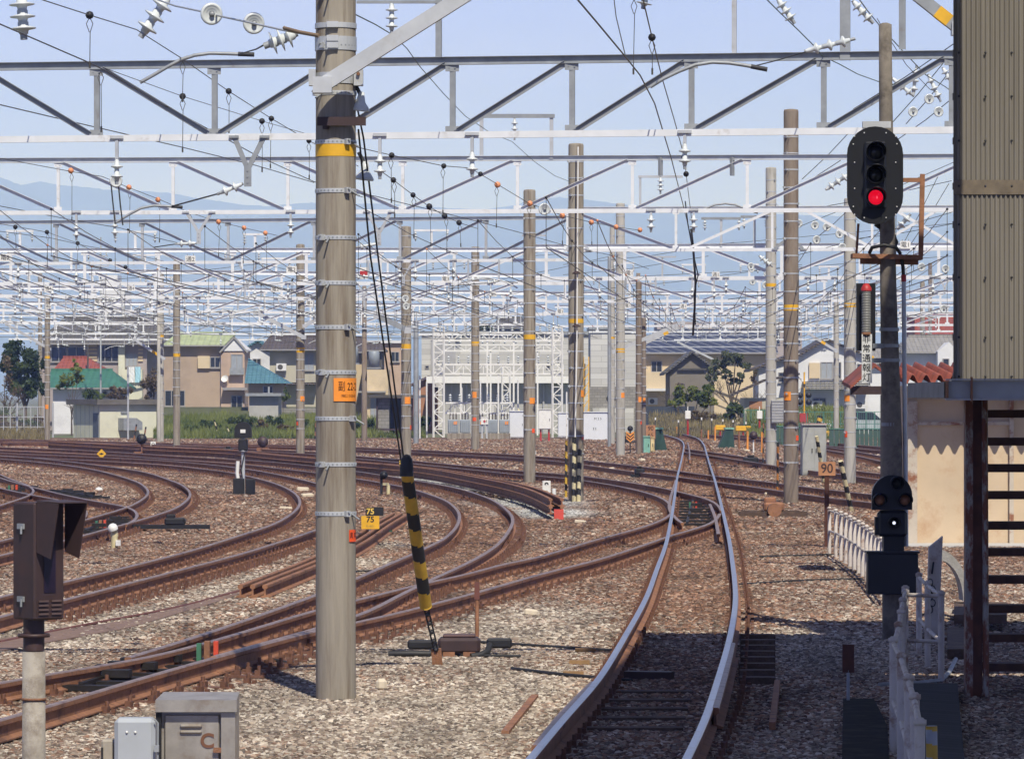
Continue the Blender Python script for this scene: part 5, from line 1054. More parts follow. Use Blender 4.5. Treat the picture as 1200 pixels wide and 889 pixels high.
# ------------------------------------------------------------------ vegetation
def leaf_mat(name, c, c2):
    m = bpy.data.materials.new(name); m.use_nodes = True; n = m.node_tree; K = n.links.new; b = n.nodes['Principled BSDF']; b.inputs['Roughness'].default_value = .7
    at = n.nodes.new('ShaderNodeAttribute'); at.attribute_name = 'tone'; x = n.nodes.new('ShaderNodeMix'); x.data_type = 'RGBA'; K(at.outputs['Fac'], x.inputs['Factor']); x.inputs['A'].default_value = c+(1,); x.inputs['B'].default_value = c2+(1,); K(x.outputs['Result'], b.inputs['Base Color'])
    tr = n.nodes.new('ShaderNodeBsdfTranslucent'); K(x.outputs['Result'], tr.inputs['Color']); ms = n.nodes.new('ShaderNodeMixShader'); ms.inputs[0].default_value = .25; K(b.outputs[0], ms.inputs[1]); K(tr.outputs[0], ms.inputs[2]); K(ms.outputs[0], n.nodes['Material Output'].inputs[0]); return m
leafD = leaf_mat('dark_evergreen_leaves', (.018,.045,.012), (.06,.10,.03)); leafY = leaf_mat('yellow_green_leaves', (.07,.11,.02), (.22,.24,.05)); leafM = leaf_mat('mid_green_leaves', (.025,.05,.015), (.10,.14,.04)); leafB = leaf_mat('brownish_leaves', (.09,.06,.035), (.17,.13,.07)); leafP = leaf_mat('pine_green_leaves', (.05,.07,.035), (.13,.15,.08))
bark = M('bark', (.10,.075,.055), .9, 0, .3, 12, bump=.5, bscale=25); grassM = leaf_mat('grass_blades', (.07,.11,.025), (.26,.29,.08)); dryM = leaf_mat('dry_grass_blades', (.16,.13,.06), (.32,.27,.14))
def crown(nm, parent, clumps, leafm, n, size, seed, loc=(0,0,0)):
    rr = random.Random(seed); V = []; Fc = []; T = []
    tot = sum(c[3]*c[4]*c[3] for c in clumps)
    for (cx_, cy_, cz_, rx, rz_) in clumps:
        k = int(n*(rx*rz_*rx)/tot); tone = rr.uniform(.1,.9)
        sub_ = [(rr.gauss(0,.45), rr.gauss(0,.45), rr.gauss(0,.42), rr.uniform(.16,.34), rr.uniform(-.35,.35)) for _ in range(max(6, int(12*rx)))]
        for _ in range(k):
            s_ = rr.choice(sub_); p = Vector((s_[0]+rr.gauss(0,s_[3]*.6), s_[1]+rr.gauss(0,s_[3]*.6), s_[2]+rr.gauss(0,s_[3]*.5)))
            if p.length > 1.25: continue
            c = Vector((cx_+p.x*rx, cy_+p.y*rx, cz_+p.z*rz_)); a = Vector((rr.gauss(0,1), rr.gauss(0,1), rr.gauss(0,.7))).normalized(); b = a.orthogonal().normalized(); b = (Matrix.Rotation(rr.uniform(0,6.28),3,a)@b); s2 = size*rr.uniform(.6,1.4); d = a.cross(b)
            o = len(V); V += [tuple(c+b*s2), tuple(c+d*s2*.5), tuple(c-b*s2*.9), tuple(c-d*s2*.5)]; Fc.append((o,o+1,o+2,o+3)); T += [min(1,max(0,tone+s_[4]+rr.uniform(-.2,.2)))]*4
    me = bpy.data.meshes.new(nm); me.from_pydata(V, [], Fc); me.materials.append(leafm); me.attributes.new('tone','FLOAT','POINT').data.foreach_set('value', T); o = bpy.data.objects.new(nm, me); col.objects.link(o)
    if parent: o.parent = parent
    o.location = loc; return o
def branches(mb, p, d, L_, r, depth, rr, spread=.6):
    q = p+d*L_; mid = p.lerp(q, .5)+Vector((rr.gauss(0,.06),rr.gauss(0,.06),0))*L_; mb.tube([p, mid, q], [r, r*.82, r*.6], 5 if depth > 1 else 4)
    if depth == 0: return
    for k in range(rr.choice((2,3,3))):
        nd = (d+Vector((rr.gauss(0,spread), rr.gauss(0,spread), rr.uniform(-.1,.5)*spread))).normalized(); branches(mb, p.lerp(q, rr.uniform(.55,1)), nd, L_*rr.uniform(.55,.8), r*.55, depth-1, rr, spread)
def tree(name, label, px, Y, clumps, leafm, n, size, seed, th, tr=.12, bare=0, cat='tree', lean=0.0):
    """clumps in pixels: (px, py, rx, ry)"""
    c = P(px, 462, Y); c.z = 0; t = thing(name, c, label, cat); rr = random.Random(seed); mb = MB(); s = Y/F
    top = Vector((lean, 0, th)); mb.tube([(0,0,-.1),(lean*.3,0.03,th*.35),(lean*.7,-.04,th*.7),tuple(top)], [tr, tr*.85, tr*.7, tr*.5], 8)
    cl = [((a-px)*s, rr.uniform(-.4,.4), ZH(b, Y), rx*s, ry*s) for a, b, rx, ry in clumps]
    mb.build('trunk', bark, t); m2 = MB()
    for q in cl:
        e = Vector((q[0], q[1], q[2])); st = Vector((lean*.5,0,th*rr.uniform(.45,.9))); m2.tube([st, st.lerp(e,.5)+Vector((0,0,.12)), e], [tr*.45, tr*.33, tr*.15], 5)
    if bare:
        for k in range(bare): branches(m2, Vector((lean*.8,0,th*rr.uniform(.5,1))), Vector((rr.gauss(0,.5),rr.gauss(0,.4),1)).normalized(), th*.5, tr*.4, 4, rr)
    m2.build('limbs', bark, t)
    if n: crown('crown', t, cl, leafm, n, size, seed)
    return t
tree('evergreen_tree', 'dense dark evergreen tree left of the brown grey pole', 30, 275, [(28,425,22,22),(14,440,16,22),(42,442,12,24),(30,452,18,16),(20,410,14,10)], leafM, 14000, .13, 1, 2.2, .16)
tree('bare_tree', 'leafless pale branching tree at the left edge', 6, 268, [(4,440,12,26),(16,455,10,14)], leafB, 500, .10, 2, 1.6, .10, 5)
tree('young_tree', 'thin light green tree in front of the green roof', 84, 285, [(78,445,11,14),(92,440,10,14),(86,430,8,9)], leafY, 1300, .10, 3, 1.6, .07, 3)
tree('round_bush', 'domed brownish bush above the shed roof', 140, 282, [(140,460,14,9)], leafB, 1600, .12, 4, .8, .06, cat='bush')
tree('hedge_bush', 'green bush at the left end of the shed roof', 108, 283, [(104,463,12,7),(118,466,10,6)], leafM, 1200, .12, 5, .5, .05, cat='bush')
tree('garden_tree', 'ochre green tree behind the laundry and the pole', 180, 325, [(180,445,13,18),(172,455,10,14)], leafB, 1500, .13, 6, 1.8, .08, 2)
tree('garden_bush', 'yellow green bush beside the lean-to shed', 332, 282, [(332,464,7,10)], leafY, 900, .10, 7, .8, .05, cat='bush')
for k, (x, y, rx, ry, lm) in enumerate(((225,503,14,8,leafM),(245,501,16,9,leafD),(262,505,12,7,leafM),(283,496,16,10,leafM),(305,501,14,9,leafB),(318,494,12,8,leafM),(340,503,14,7,leafB),(357,498,12,8,leafM),(212,508,8,4,leafM))):
    Y = 262+k % 3*3; tree('bank_shrub', 'leafy shrub on the grassy bank left of the foreground pole', x, Y, [(x,y,rx,ry)], lm, 1300, .11, 20+k, .4, .04, cat='shrub')['group'] = 'shrubs on the grassy bank'
for k, (x, y, rx, ry, lm) in enumerate(((10,495,16,12,leafB),(34,500,16,10,leafM),(-6,488,14,18,leafM),(46,492,8,12,leafB),(428,500,10,12,leafM),(497,495,8,10,leafM))):
    tree('trackside_weed', 'straggly shrub growing at the wire fence or behind the booth', x, 258+k, [(x,y,rx,ry)], lm, 900, .11, 40+k, .4, .04, 1, cat='shrub')['group'] = 'straggly shrubs along the yard edge'
tree('hilltop_tree', 'olive green tree above the roof of the substation', 572, 470, [(566,392,13,12),(580,396,11,10),(560,404,14,12)], leafP, 3500, .22, 60, 5, .3); tree('dark_tree', 'dark evergreen behind the substation frames', 540, 400, [(543,408,8,14),(552,418,12,12)], leafD, 2200, .2, 61, 4, .2)
tree('pine_tree', 'gnarled pine with open dark branches in front of the cream house', 858, 300, [(846,424,12,9),(862,417,14,9),(875,428,9,8),(850,437,9,7),(868,440,8,6),(857,446,10,6)], leafP, 4200, .11, 62, 2.6, .14, 1)
tree('garden_bush', 'big rounded yellow green bush in front of the grey gabled house', 812, 292, [(800,465,14,11),(820,462,16,11),(832,472,10,9),(792,472,10,8)], leafY, 4500, .12, 63, .9, .1, cat='bush'); tree('garden_bush', 'dark green upright bush right of the thin grey pole', 860, 282, [(860,480,10,13),(852,490,9,8)], leafM, 2600, .12, 64, .9, .08, cat='bush')
tree('bare_shrub', 'reddish leafless shrub between the pine and the dark roofed garage', 885, 294, [(884,440,6,10)], leafB, 250, .08, 65, 1.6, .08, 5, cat='shrub'); tree('bare_shrub', 'brown leafless shrubs on the bank under the yellow green bush', 822, 280, [(815,488,14,6),(832,486,10,8)], leafB, 900, .09, 66, .8, .05, 4, cat='shrub')
tree('bare_shrub', 'tangle of bare twigs at the grey gabled house', 795, 300, [(795,452,8,8)], leafB, 300, .08, 67, 1.6, .07, 4, cat='shrub'); tree('climber_shrub', 'dark leafy climber on the wall of the grey gabled house', 832, 310, [(834,445,6,14)], leafP, 1300, .12, 68, 1.2, .06, cat='shrub')
# grass: blades over the bank and the verge
def grass(label, x0, x1, Y0, Y1, n, h_, mat, seed, z=0):
    rr = random.Random(seed); V = []; Fc = []; T = []
    for _ in range(n):
        Y = rr.uniform(Y0, Y1); X = (rr.uniform(x0, x1)-CX)/F*Y; g0 = max(0, mnoise.noise(Vector((X*.5, Y*.3, seed)))+.5); hh = h_*rr.uniform(.5,1.2)*(.5+g0); a = rr.uniform(0, 3.14); w_ = .03; lx = rr.gauss(0,.25)*hh; ly = rr.gauss(0,.25)*hh; o = len(V); zz = z+max(0,(Y-Y0)*.045)
        V += [(X-w_*math.cos(a), Y-w_*math.sin(a), zz), (X+w_*math.cos(a), Y+w_*math.sin(a), zz), (X+lx, Y+ly, zz+hh)]; Fc.append((o,o+1,o+2)); T += [min(1,max(0,g0*.8+rr.uniform(-.2,.3)))]*3
    me = bpy.data.meshes.new('grass'); me.from_pydata(V, [], Fc); me.materials.append(mat); me.attributes.new('tone','FLOAT','POINT').data.foreach_set('value', T); o = bpy.data.objects.new('grass', me); col.objects.link(o); tag(o, label, 'grass', None, 'stuff')
grass('fresh green grass on the bank below the garden walls', 180, 380, 256, 282, 15000, .38, grassM, 1); grass('dry weeds along the yard edge at the far left', -20, 58, 246, 262, 3500, .35, dryM, 2); grass('green grass behind the booth and the transformer pole', 415, 500, 258, 280, 5000, .4, grassM, 3); grass('bright grass strip at the level crossing', 875, 990, 250, 290, 8000, .25, grassM, 4); grass('weeds under the navy block wall', 760, 880, 262, 290, 5000, .3, dryM, 5)
bk = MB(); y_ = [(180,256),(380,256),(380,296),(180,296)]; bk.add([((x-CX)/F*Y, Y, max(-.02,(Y-256)*.045-.02)) for x, Y in y_], [(0,1,2,3)]); tag(bk.build('grassy_bank', M('bank_soil', (.09,.10,.04), .95, 0, .3, 2)), kind='structure')

# ------------------------------------------------------------------ mountains far away and the air in front of them
ridge = [(-300,205),(-120,200),(0,207.5),(22,216),(45,211.6),(67,216),(100,219),(125,222.5),(167,224),(200,226),(230,231),(255,234),(280,238),(313,240),(347,237.5),(368,237),(410,239),(450,237.5),(525,241.7),(567,244),(600,241),(630,234),(655,233),(687,236),(722,240),(772,243),(830,249),(900,252),(980,254),(1060,250),(1130,252),(1300,246),(1500,250)]
mD = 12000; mb = MB(); rr = random.Random(5); xs = []; 
for (a, b) in zip(ridge, ridge[1:]):
    for k in range(6): u = k/6; xs.append((a[0]+(b[0]-a[0])*u, a[1]+(b[1]-a[1])*u+mnoise.noise(Vector((a[0]*.3+k*.9,0,0)))*1.2))
V = []; rows = 7
for j in range(rows+1):
    for (x, y) in xs:
        u = j/rows; d_ = mD-u*4500; hgt = (ZH(y, mD))*(1-u)**1.25; X = (x-CX)/F*mD; V.append((X*(1-.1*u), d_+400*mnoise.noise(Vector((X*.002, u*3, 1))), hgt+70*(u*(1-u))*4*mnoise.noise(Vector((X*.0022, u*4, 7)))))
n_ = len(xs); Fc = [(j*n_+i, j*n_+i+1, (j+1)*n_+i+1, (j+1)*n_+i) for j in range(rows) for i in range(n_-1)]
mb.add(V, Fc, 0, True); tag(mb.build('mountains', M('forest_on_mountains', (.045,.07,.035), .95, 0, .3, .004)), kind='structure')
hz = MB(); hz.span(-5200, 5200, -600, 20600, -1.4, 720); ho = hz.build('haze', M('haze_air', (1,1,1), var=0)); tag(ho, 'pale blue summer haze hanging over the town and in front of the mountains', 'haze', None, 'stuff')
hm = MATS['haze_air']; hn = hm.node_tree; hn.nodes.clear(); hout = hn.nodes.new('ShaderNodeOutputMaterial'); hv = hn.nodes.new('ShaderNodeVolumePrincipled'); hv.inputs['Color'].default_value = (.30,.45,1.0,1); hv.inputs['Absorption Color'].default_value = (1,1,1,1); hv.inputs['Density'].default_value = 2.0e-4; hv.inputs['Anisotropy'].default_value = -.4; hn.links.new(hv.outputs[0], hout.inputs['Volume'])
# ------------------------------------------------------------------ things standing in the yard
yellowS = M('stripe_yellow', (.58,.36,.04), .6, 0, .2, 6); blackS = M('stripe_black', (.02,.02,.02), .6, 0, .2, 6); creamS = M('stripe_cream', (.62,.55,.33), .6, 0, .15, 6)
def striped(name, label, p0, p1, r, band, m1=yellowS, m2=blackS, cat='stay guard', group=None, seam=False):
    p0, p1 = Vector(p0), Vector(p1); ax = (p1-p0); Ln = ax.length; ax.normalize(); a = ax.orthogonal().normalized(); b = ax.cross(a); n = 16; step = band/8; m = int(Ln/step); mb = MB(); V = []
    for i in range(m+1):
        for k in range(n): h = 2*math.pi*k/n; V.append(p0+ax*(i*Ln/m)+r*(math.cos(h)*a+math.sin(h)*b)-p0)
    for i in range(m):
        for k in range(n):
            k2 = (k+1) % n; s_ = ((i*Ln/m)/band + abs(((k+.5)/n*2) % 2-1)*.35) % 2
            mb.f.append((i*n+k, i*n+k2, (i+1)*n+k2, (i+1)*n+k)); mb.m.append(0 if s_ < 1 else 1); mb.sm.append(True)
    mb.v = [tuple(v) for v in V]; mb.f += [tuple(range(n)), tuple(reversed(range(m*n,(m+1)*n)))]; mb.m += [0,0]; mb.sm += [False]*2
    o = mb.build(name, [m1, m2], None, p0); return tag(o, label, cat, group)
# stay wires of the foreground pole with their guard
anc = G(512,780); g0 = P(475,541,40.2); g1 = P(499,710,41.3)
st = thing('pole_stay', anc, 'pair of dark stay cables from the foreground pole ending in a turnbuckle at the ballast', 'stay'); o = anc
for pts in ([P(417,118,37),P(426,162,37.3),P(443,300,38.3),P(474,545,40.2)], [P(420,152,37),P(434,300,38.3),P(470,540,40.2)]): MB().tube([p-o for p in pts], .0085, 6).build('cable', cable, st)
mb = MB(); a = g1-o; bq = P(511,762,41.6)-o
for k in range(5): c0 = a.lerp(bq, k/5); c1 = a.lerp(bq, (k+.9)/5); mb.tube([c0+Vector((.02,0,0)), c1+Vector((.02,0,0))], .009, 5); mb.tube([c0-Vector((.02,0,0)), c1-Vector((.02,0,0))], .009, 5); mb.sphere(c1, .026, 3)
mb.build('turnbuckle', cable, st); MB().bar(bq+Vector((0,0,.02)), Vector((.02,0,-.15)), .10, .02, 0, (0,1,0)).build('anchor_plate', rust, st)
for (x0,y0,yy) in ((422,124,37),(427,205,37.6)):
    m2 = MB(); c = P(x0,y0,yy)-o; m2.lathe([(0,.12),(.025,.12),(.035,.06),(.045,.03),(.07,.0),(.09,-.03),(.085,-.045),(.04,-.03),(0,-.03)], c, (.12,-.1,1), 14); m2.cyl(c+Vector((0,0,.10)), c+Vector((-.05,0,.2)), .02, 6, 1); m2.build('stay_insulator', [porc, cable], st)
striped('stay_guard', 'black and yellow striped guard on the stay cables of the foreground pole', g1, g0, .060, .20)
cp = MB(); cp.lathe([(0,.13),(.03,.12),(.055,.08),(.066,0),(.066,-.08)], (0,0,0), n=12); tag(cp.build('guard_cap', black, None, P(476.5,548,40.1)), 'black clamp cap on top of the foreground striped guard', 'clamp')
# steel bands and fittings on the foreground pole
fit = MB(); Yp = NY; 
def npz(py): return ZH(py, NY)
for y0_, y1_ in ((28,34),(44,50),(50,60),(86,99)):
    m2 = MB(); m2.lathe([(NR+.001,npz(y1_)),(NR+.008,npz(y1_)),(NR+.008,npz(y0_)),(NR+.001,npz(y0_))], (0,0,0), n=32, smooth=False); m2.box((-.02,-NR-.02,(npz(y0_)+npz(y1_))/2), (.10,.04,.05)); m2.build('wide_band', galv, near_pole)
m2 = MB(); m2.box((.06,-NR-.03,npz(140)),(.42,.10,.012)); m2.box((.06,-NR-.075,npz(140)-.035),(.42,.012,.07)); m2.box((-.08,-NR-.02,npz(147)),(.05,.06,.09)); m2.build('angle_shelf', brownp, near_pole)
m2 = MB(); m2.box((-.20,-NR*.4,npz(92)),(.06,.12,.14)); m2.box((.20,-NR*.4,npz(92)),(.08,.12,.14)); m2.cyl((.20,-NR*.4-.06,npz(92)+.03),(.20,-NR*.4-.09,npz(92)+.03),.016,6,1); m2.build('brace_clamp', [galv, rust], near_pole)
# beam carried by the foreground pole, just above the picture, and its shadow on the ground
B0 = beam(-400, -240, -170, 1500, -240, -170, 37.6, nodes(-400,260,8), 500, 'nearest portal beam just above the view, carried by the foreground pole', galv, .125, .08)
# main colour light signal
SY = 46.0; S = SY/F
def SP(px, py, Y=SY): return P(px, py, Y)
m0 = SP(1047.5, 462); m0.z = 0; msg = thing('signal_mast', m0, 'leaning concrete mast carrying the red signal, emergency lamp and shunting lights', 'mast'); q = lambda px, py, Y=SY: SP(px,py,Y)-m0
MB().tube([Vector((0,0,-.2)), q(1045.3,520), q(1040.8,330), q(1038,120), q(1037.4,29), q(1037.4,27)], [.125,.110,.088,.073,.070,.03], 20).build('shaft', M('weathered_mast_concrete', (.20,.175,.145), .9, 0, .2, 8, (.10,.085,.07), 3, .48, .62, .3, 90), msg)
for py in (386, 405, 422, 497, 560, 700):
    c = q(1040.8+(py-330)*.022, py); m2 = MB(); m2.lathe([(.094+(py-330)*.00006,-.018),(.107,-.018),(.107,.018),(.094,.018)], c, n=20, smooth=False); m2.build('strap', galvd, msg)
MB().tube([q(1059,325), q(1060,450), q(1062,640)], .024, 8).build('conduit', galv, msg); MB().cyl(q(1059,322), q(1059,330), .028, 8).build('conduit_cap', redM, msg)
# platform of the signal
m2 = MB(); m2.bar(q(998,300), q(1080,302), .30, .05); m2.bar(q(1008,306), q(1076,307), .06, .06); m2.bar(q(1006,262), q(1003.5,299), .025, .025, 0, (0,1,0)); m2.build('service_step', rust, msg)
m2 = MB(); m2.bar(q(1081,204), q(1079,300), .05, .05, 0, (0,1,0)); m2.bar(q(1058,211), q(1083,211), .045, .045); m2.build('guard_frame', rust, msg)
m2 = MB(); m2.tube([q(1026,262), q(1034,268), q(1046,274), q(1050,284), q(1046,292)], .028, 8); m2.tube([q(1019,296,45.9), q(1022,290,45.8), q(1036,287,45.7), q(1050,290,45.8), q(1055,297,45.9)], .02, 8); m2.tube([q(1056,300,45.9), q(1058,312), q(1059,325)], .02, 8); m2.build('signal_cable', blackr, msg)
sc_ = SP(1025.5, 205.5, SY-.35); sg = thing('colour_light_signal', sc_, 'black oval three lamp signal showing a red light on the mast at the right', 'railway signal')
def stadium(w_, h_, n=14): return [(w_*math.cos(math.pi*k/n), (h_-w_)+w_*math.sin(math.pi*k/n)) for k in range(n+1)]+[(-w_*math.cos(math.pi*k/n), -(h_-w_)-w_*math.sin(math.pi*k/n)) for k in range(n+1)]
hw_, hh_ = 33*S*.99, 57.5*S*.99
MB().prism(stadium(hw_, hh_), 0, .012).build('backplate', M('signal_black', (.010,.011,.014), .42, 0, .15, 4), sg)
MB().bevbox((0,-.03,0), (.235,.05,.72), .02).build('housing', MATS['signal_black'], sg)
mb = MB()
for k in range(10):
    for s_ in (-1,1):
        if k % 3 == 0: mb.sphere((s_*.22, -.006, -.42+k*.093), .008, 3)
for a in (.45,1.1,2.04,2.7): mb.sphere((hw_*.86*math.cos(a), -.006, hh_-hw_+hw_*.86*math.sin(a)), .008, 3); mb.sphere((hw_*.86*math.cos(a), -.006, -(hh_-hw_+hw_*.86*math.sin(a))), .008, 3)
mb.build('rivets', white, sg)
def lamp(par, c, r, lensm, nm='lamp', hood=True, hm=None):
    m2 = MB(); m2.lathe([(r*1.0,0),(r*1.28,0),(r*1.28,.05),(r*1.0,.05)], c, (0,-1,0), 20); L_ = m2.build(nm, hm or MATS['signal_black'], par)
    m2 = MB(); m2.lathe([(0,.035),(r*.5,.03),(r*.85,.016),(r,.0)], Vector(c)+Vector((0,-.004,0)), (0,-1,0), 20); m2.build('lens', lensm, L_)
    if hood:
        V = []; n = 14; th = .006
        for k in range(n+1):
            a = math.pi*(-.10)+math.pi*1.2*k/n
            for (rr_, y_) in ((r*1.26,-.04),(r*1.3,-.04-.16*(.45+.55*math.sin(max(0,min(math.pi,a)))))): V.append(Vector(c)+Vector((rr_*math.cos(a), y_, rr_*math.sin(a)))); V.append(Vector(c)+Vector(((rr_+th)*math.cos(a), y_, (rr_+th)*math.sin(a))))
        mb = MB(); fs = []
        for k in range(n): i = 4*k; fs += [(i,i+4,i+6,i+2),(i+1,i+3,i+7,i+5),(i+2,i+6,i+7,i+3)]
        mb.add(V, fs, 0, True); mb.build('hood', hm or MATS['signal_black'], L_)
    return L_
redL = M('red_lens_lit', (.9,.006,.03), .2, 0, 0, emit=.8); drk = M('dark_lens', (.02,.022,.024), .1, 0, .2); ambL = M('amber_lens_dim', (.45,.20,.10), .3, 0, .1); whL = M('white_lens_lit', (.8,.85,1.0), .2, 0, 0, emit=1.3)
for dz_, lm in ((26.5*S,drk),(0,drk),(-26*S,redL)): lamp(sg, (0.0,-.056,dz_), .080, lm)
MB().sphere((.004,-.078,-26*S), .034, 5, 0, (1,.5,1)).build('lit_bulb', M('red_lamp_core', (1.0,.16,.22), .2, 0, 0, emit=2.2), sg)
for s_ in (-1,1): MB().bar((s_*.05,.01,-.15),(s_*.05,.28,-.15),.04,.04).build('bracket', MATS['signal_black'], sg)
MB().box((.02,.06,hh_+.02),(.30,.10,.07)).build('top_bracket', galv, sg)
# emergency lamp with its sign
ec = SP(1014.5, 371, SY-.1); eg = thing('emergency_lamp', ec, 'tall emergency lamp with red cap above a white sign of five characters', 'lamp')
X_ = lambda px: (px-1014.5)*S; Z_ = lambda py: (371-py)*S
MB().span(X_(1003.5),X_(1026),.0,.03,Z_(411),Z_(332)).build('backboard', MATS['signal_black'], eg)
m2 = MB(); prof = [(.0,Z_(390))]; 
for k in range(16): z0 = Z_(390)+k*(Z_(341)-Z_(390))/16; d_ = (Z_(341)-Z_(390))/16; prof += [(.045,z0),(.052,z0+d_*.3),(.052,z0+d_*.7),(.045,z0+d_)]
m2.lathe(prof+[(0,Z_(341))], (0,-.07,0), n=16); m2.build('ribbed_tube', M('grey_plastic', (.16,.16,.155), .4), eg); MB().lathe([(.058,Z_(341)),(.058,Z_(338)),(.03,Z_(333)),(0,Z_(332))], (0,-.07,0), n=16).build('red_cap', redM, eg); MB().lathe([(0,Z_(393)),(.05,Z_(393)),(.05,Z_(389)),(0,Z_(389))], (0,-.07,0), n=16).build('tube_base', rust, eg)
sb_ = MB().span(X_(1009),X_(1021),-.10,-.09,Z_(448.5),Z_(391.5)).build('sign_board', M('sign_grey_white', (.60,.61,.60), .6, 0, .1, 5), eg)
for k, chh in enumerate('非常通報灯'): text_mesh('lettering', chh, .094, black, sb_, (0,-.103,Z_(397.6+k*11.2)))
m2 = MB(); m2.bar((X_(1022),0,Z_(405)),(X_(1036),.05,Z_(405)),.04,.05); m2.bar((X_(1022),0,Z_(422)),(X_(1036),.05,Z_(422)),.04,.05); m2.build('bracket', galvd, eg)
# shunting signal and junction box on the mast
pc = SP(1045.5, 578, SY-.22); pg = thing('shunting_signal', pc, 'small round topped shunting signal with one white light lit below two amber lenses', 'railway signal'); Xp = lambda px: (px-1045.5)*S; Zp = lambda py: (578-py)*S
r0 = 23.5*S; MB().prism([(r0,Zp(597)),(r0,Zp(580))]+[(r0*math.cos(math.pi*k/16), Zp(580)+r0*math.sin(math.pi*k/16)) for k in range(1,16)]+[(-r0,Zp(580)),(-r0,Zp(597))], 0, .10).build('head', MATS['signal_black'], pg)
lamp(pg, (Xp(1051),-.002,Zp(566)), .058, drk); lamp(pg, (Xp(1031),-.002,Zp(585.5)), .058, ambL); lamp(pg, (Xp(1060),-.002,Zp(585.5)), .058, ambL)
m2 = MB(); m2.bevbox((Xp(1046),.04,Zp(613)),(.32,.12,.28),.03); m2.box((Xp(1031),.05,Zp(616)),(.10,.10,.20)); m2.build('lower_housing', MATS['signal_black'], pg); lamp(pg, (Xp(1047),-.024,Zp(612)), .05, drk); MB().sphere((Xp(1047),-.075,Zp(612)), .018, 4).build('lit_bulb', whL, pg); MB().box((Xp(1048),.1,Zp(636)),(.22,.12,.22)).build('connector', black, pg)
jc = SP(1046.5, 672, SY-.3); jg = thing('junction_box', jc, 'wide black junction box low on the signal mast', 'box'); MB().bevbox((0,.1,0),(59*S,.22,48*S),.012).build('case', M('junction_black', (.014,.014,.016), .5, 0, .15), jg); MB().box((0,.1,25*S),(62*S,.26,.02)).build('lid', MATS['junction_black'], jg); MB().box((30*S,.06,0),(.03,.05,.12)).build('hinge', rust, jg)
# ------------------------------------------------------------------ right hand structure (end of the platform canopy and stairs)
WY = 38.0; wm = bpy.data.materials.new('corrugated_panel'); wm.use_nodes = True; n_ = wm.node_tree; b_ = n_.nodes['Principled BSDF']; b_.inputs['Roughness'].default_value = .6
gg = n_.nodes.new('ShaderNodeNewGeometry'); mm = n_.nodes.new('ShaderNodeMapping'); mm.inputs['Scale'].default_value = (14,14,.6); n_.links.new(gg.outputs['Position'], mm.inputs[0]); t1 = n_.nodes.new('ShaderNodeTexNoise'); t1.inputs['Scale'].default_value = 1; t1.inputs['Detail'].default_value = 6; n_.links.new(mm.outputs[0], t1.inputs['Vector'])
xx = n_.nodes.new('ShaderNodeMix'); xx.data_type = 'RGBA'; n_.links.new(t1.outputs['Fac'], xx.inputs['Factor']); xx.inputs['A'].default_value = (.135,.122,.10,1); xx.inputs['B'].default_value = (.25,.228,.19,1); n_.links.new(xx.outputs['Result'], b_.inputs['Base Color'])
x0, x1 = (1117-CX)/F*WY, 6.2; z0, z1 = ZH(447, WY), 7.1; wt = thing('corrugated_wall', (x0, WY, z0), 'tall weathered corrugated panel wall at the right edge above a pale girder', 'wall'); mb = MB(); V = []; n = int((x1-x0)/.0053)
for i in range(n+1):
    x = i*.0053; y = -.011*math.cos(2*math.pi*x/.0425); V += [(x,y,0),(x,y,z1-z0),(x,y+.004,0),(x,y+.004,z1-z0)]
mb.add(V, [f for i in range(n) for f in ((4*i,4*i+4,4*i+5,4*i+1),(4*i+2,4*i+3,4*i+7,4*i+6))], 0, True); mb.build('corrugated_sheet', wm, wt)
for k, py in enumerate((62,113,165,218,263,325,395,441)):
    zz = ZH(py, WY)-z0; MB().bar((0,.045,zz),(x1-x0,.045,zz),.05,.06).build('girt', brownp, wt)
    for i in range(12): 
        m2 = MB(); m2.sphere((.05+i*.235, -.016, zz), .012, 3); m2.build('screw', cable, wt) if i < 6 else None
lapm = M('lap_strip', (.15,.12,.085), .8, 0, .3, 8); 
MB().span(.0,x1-x0,-.018,-.013,ZH(228,WY)-z0,ZH(211,WY)-z0).build('overlap_strip', lapm, wt)
gt = thing('girder', ((1108-CX)/F*34.5, 34.5, ZH(456,34.5)), 'pale grey steel girder under the corrugated wall', 'girder'); m2 = MB(); m2.span(0,2.5,0,.012,-.075,.07); m2.span(0,2.5,-.05,.0,.072,.085); m2.span(0,2.5,-.05,.0,-.088,-.077); m2.build('web', M('girder_paint', (.34,.35,.37), .6, 0, .1, 6, (.20,.12,.08), 5, .6, .7), gt); m2 = MB(); m2.span(.0,.02,-.045,.1,-.07,.07); m2.span(.20,.215,-.052,0,-.1,.1); m2.build('stiffener', rust, gt); MB().span(.0,5,.013,3.3,-.07,.06).build('shade_slab', M('shade_slab_concrete', (.25,.25,.24), .9), gt)  # slab behind the girder is added to keep sun off column and stairs
rustw = M('rusty_white_paint', (.30,.28,.25), .7, 0, .15, 5, (.16,.05,.025), 3.5, .42, .52, stretch=(3,3,1.2)); 
pt = thing('steel_column', ((1142-CX)/F*37.3, 37.3, 0), 'rust streaked steel column under the corrugated wall', 'column'); zt_ = ZH(468,37.3); MB().span(-.085,-.02,-.06,.08,-.6,zt_).build('flange', rustw, pt); MB().span(-.0195,.06,-.03,.03,-.6,zt_).build('web', M('deep_rust', (.085,.03,.018), .85, 0, .4, 7), pt); MB().cyl((.10,-.03,-.6),(.085,-.03,zt_),.028,10).build('downpipe', rustw, pt)
stt = thing('staircase', ((1180-CX)/F*37.2, 37.6, 0), 'flight of rusty open steel steps at the right edge', 'staircase')
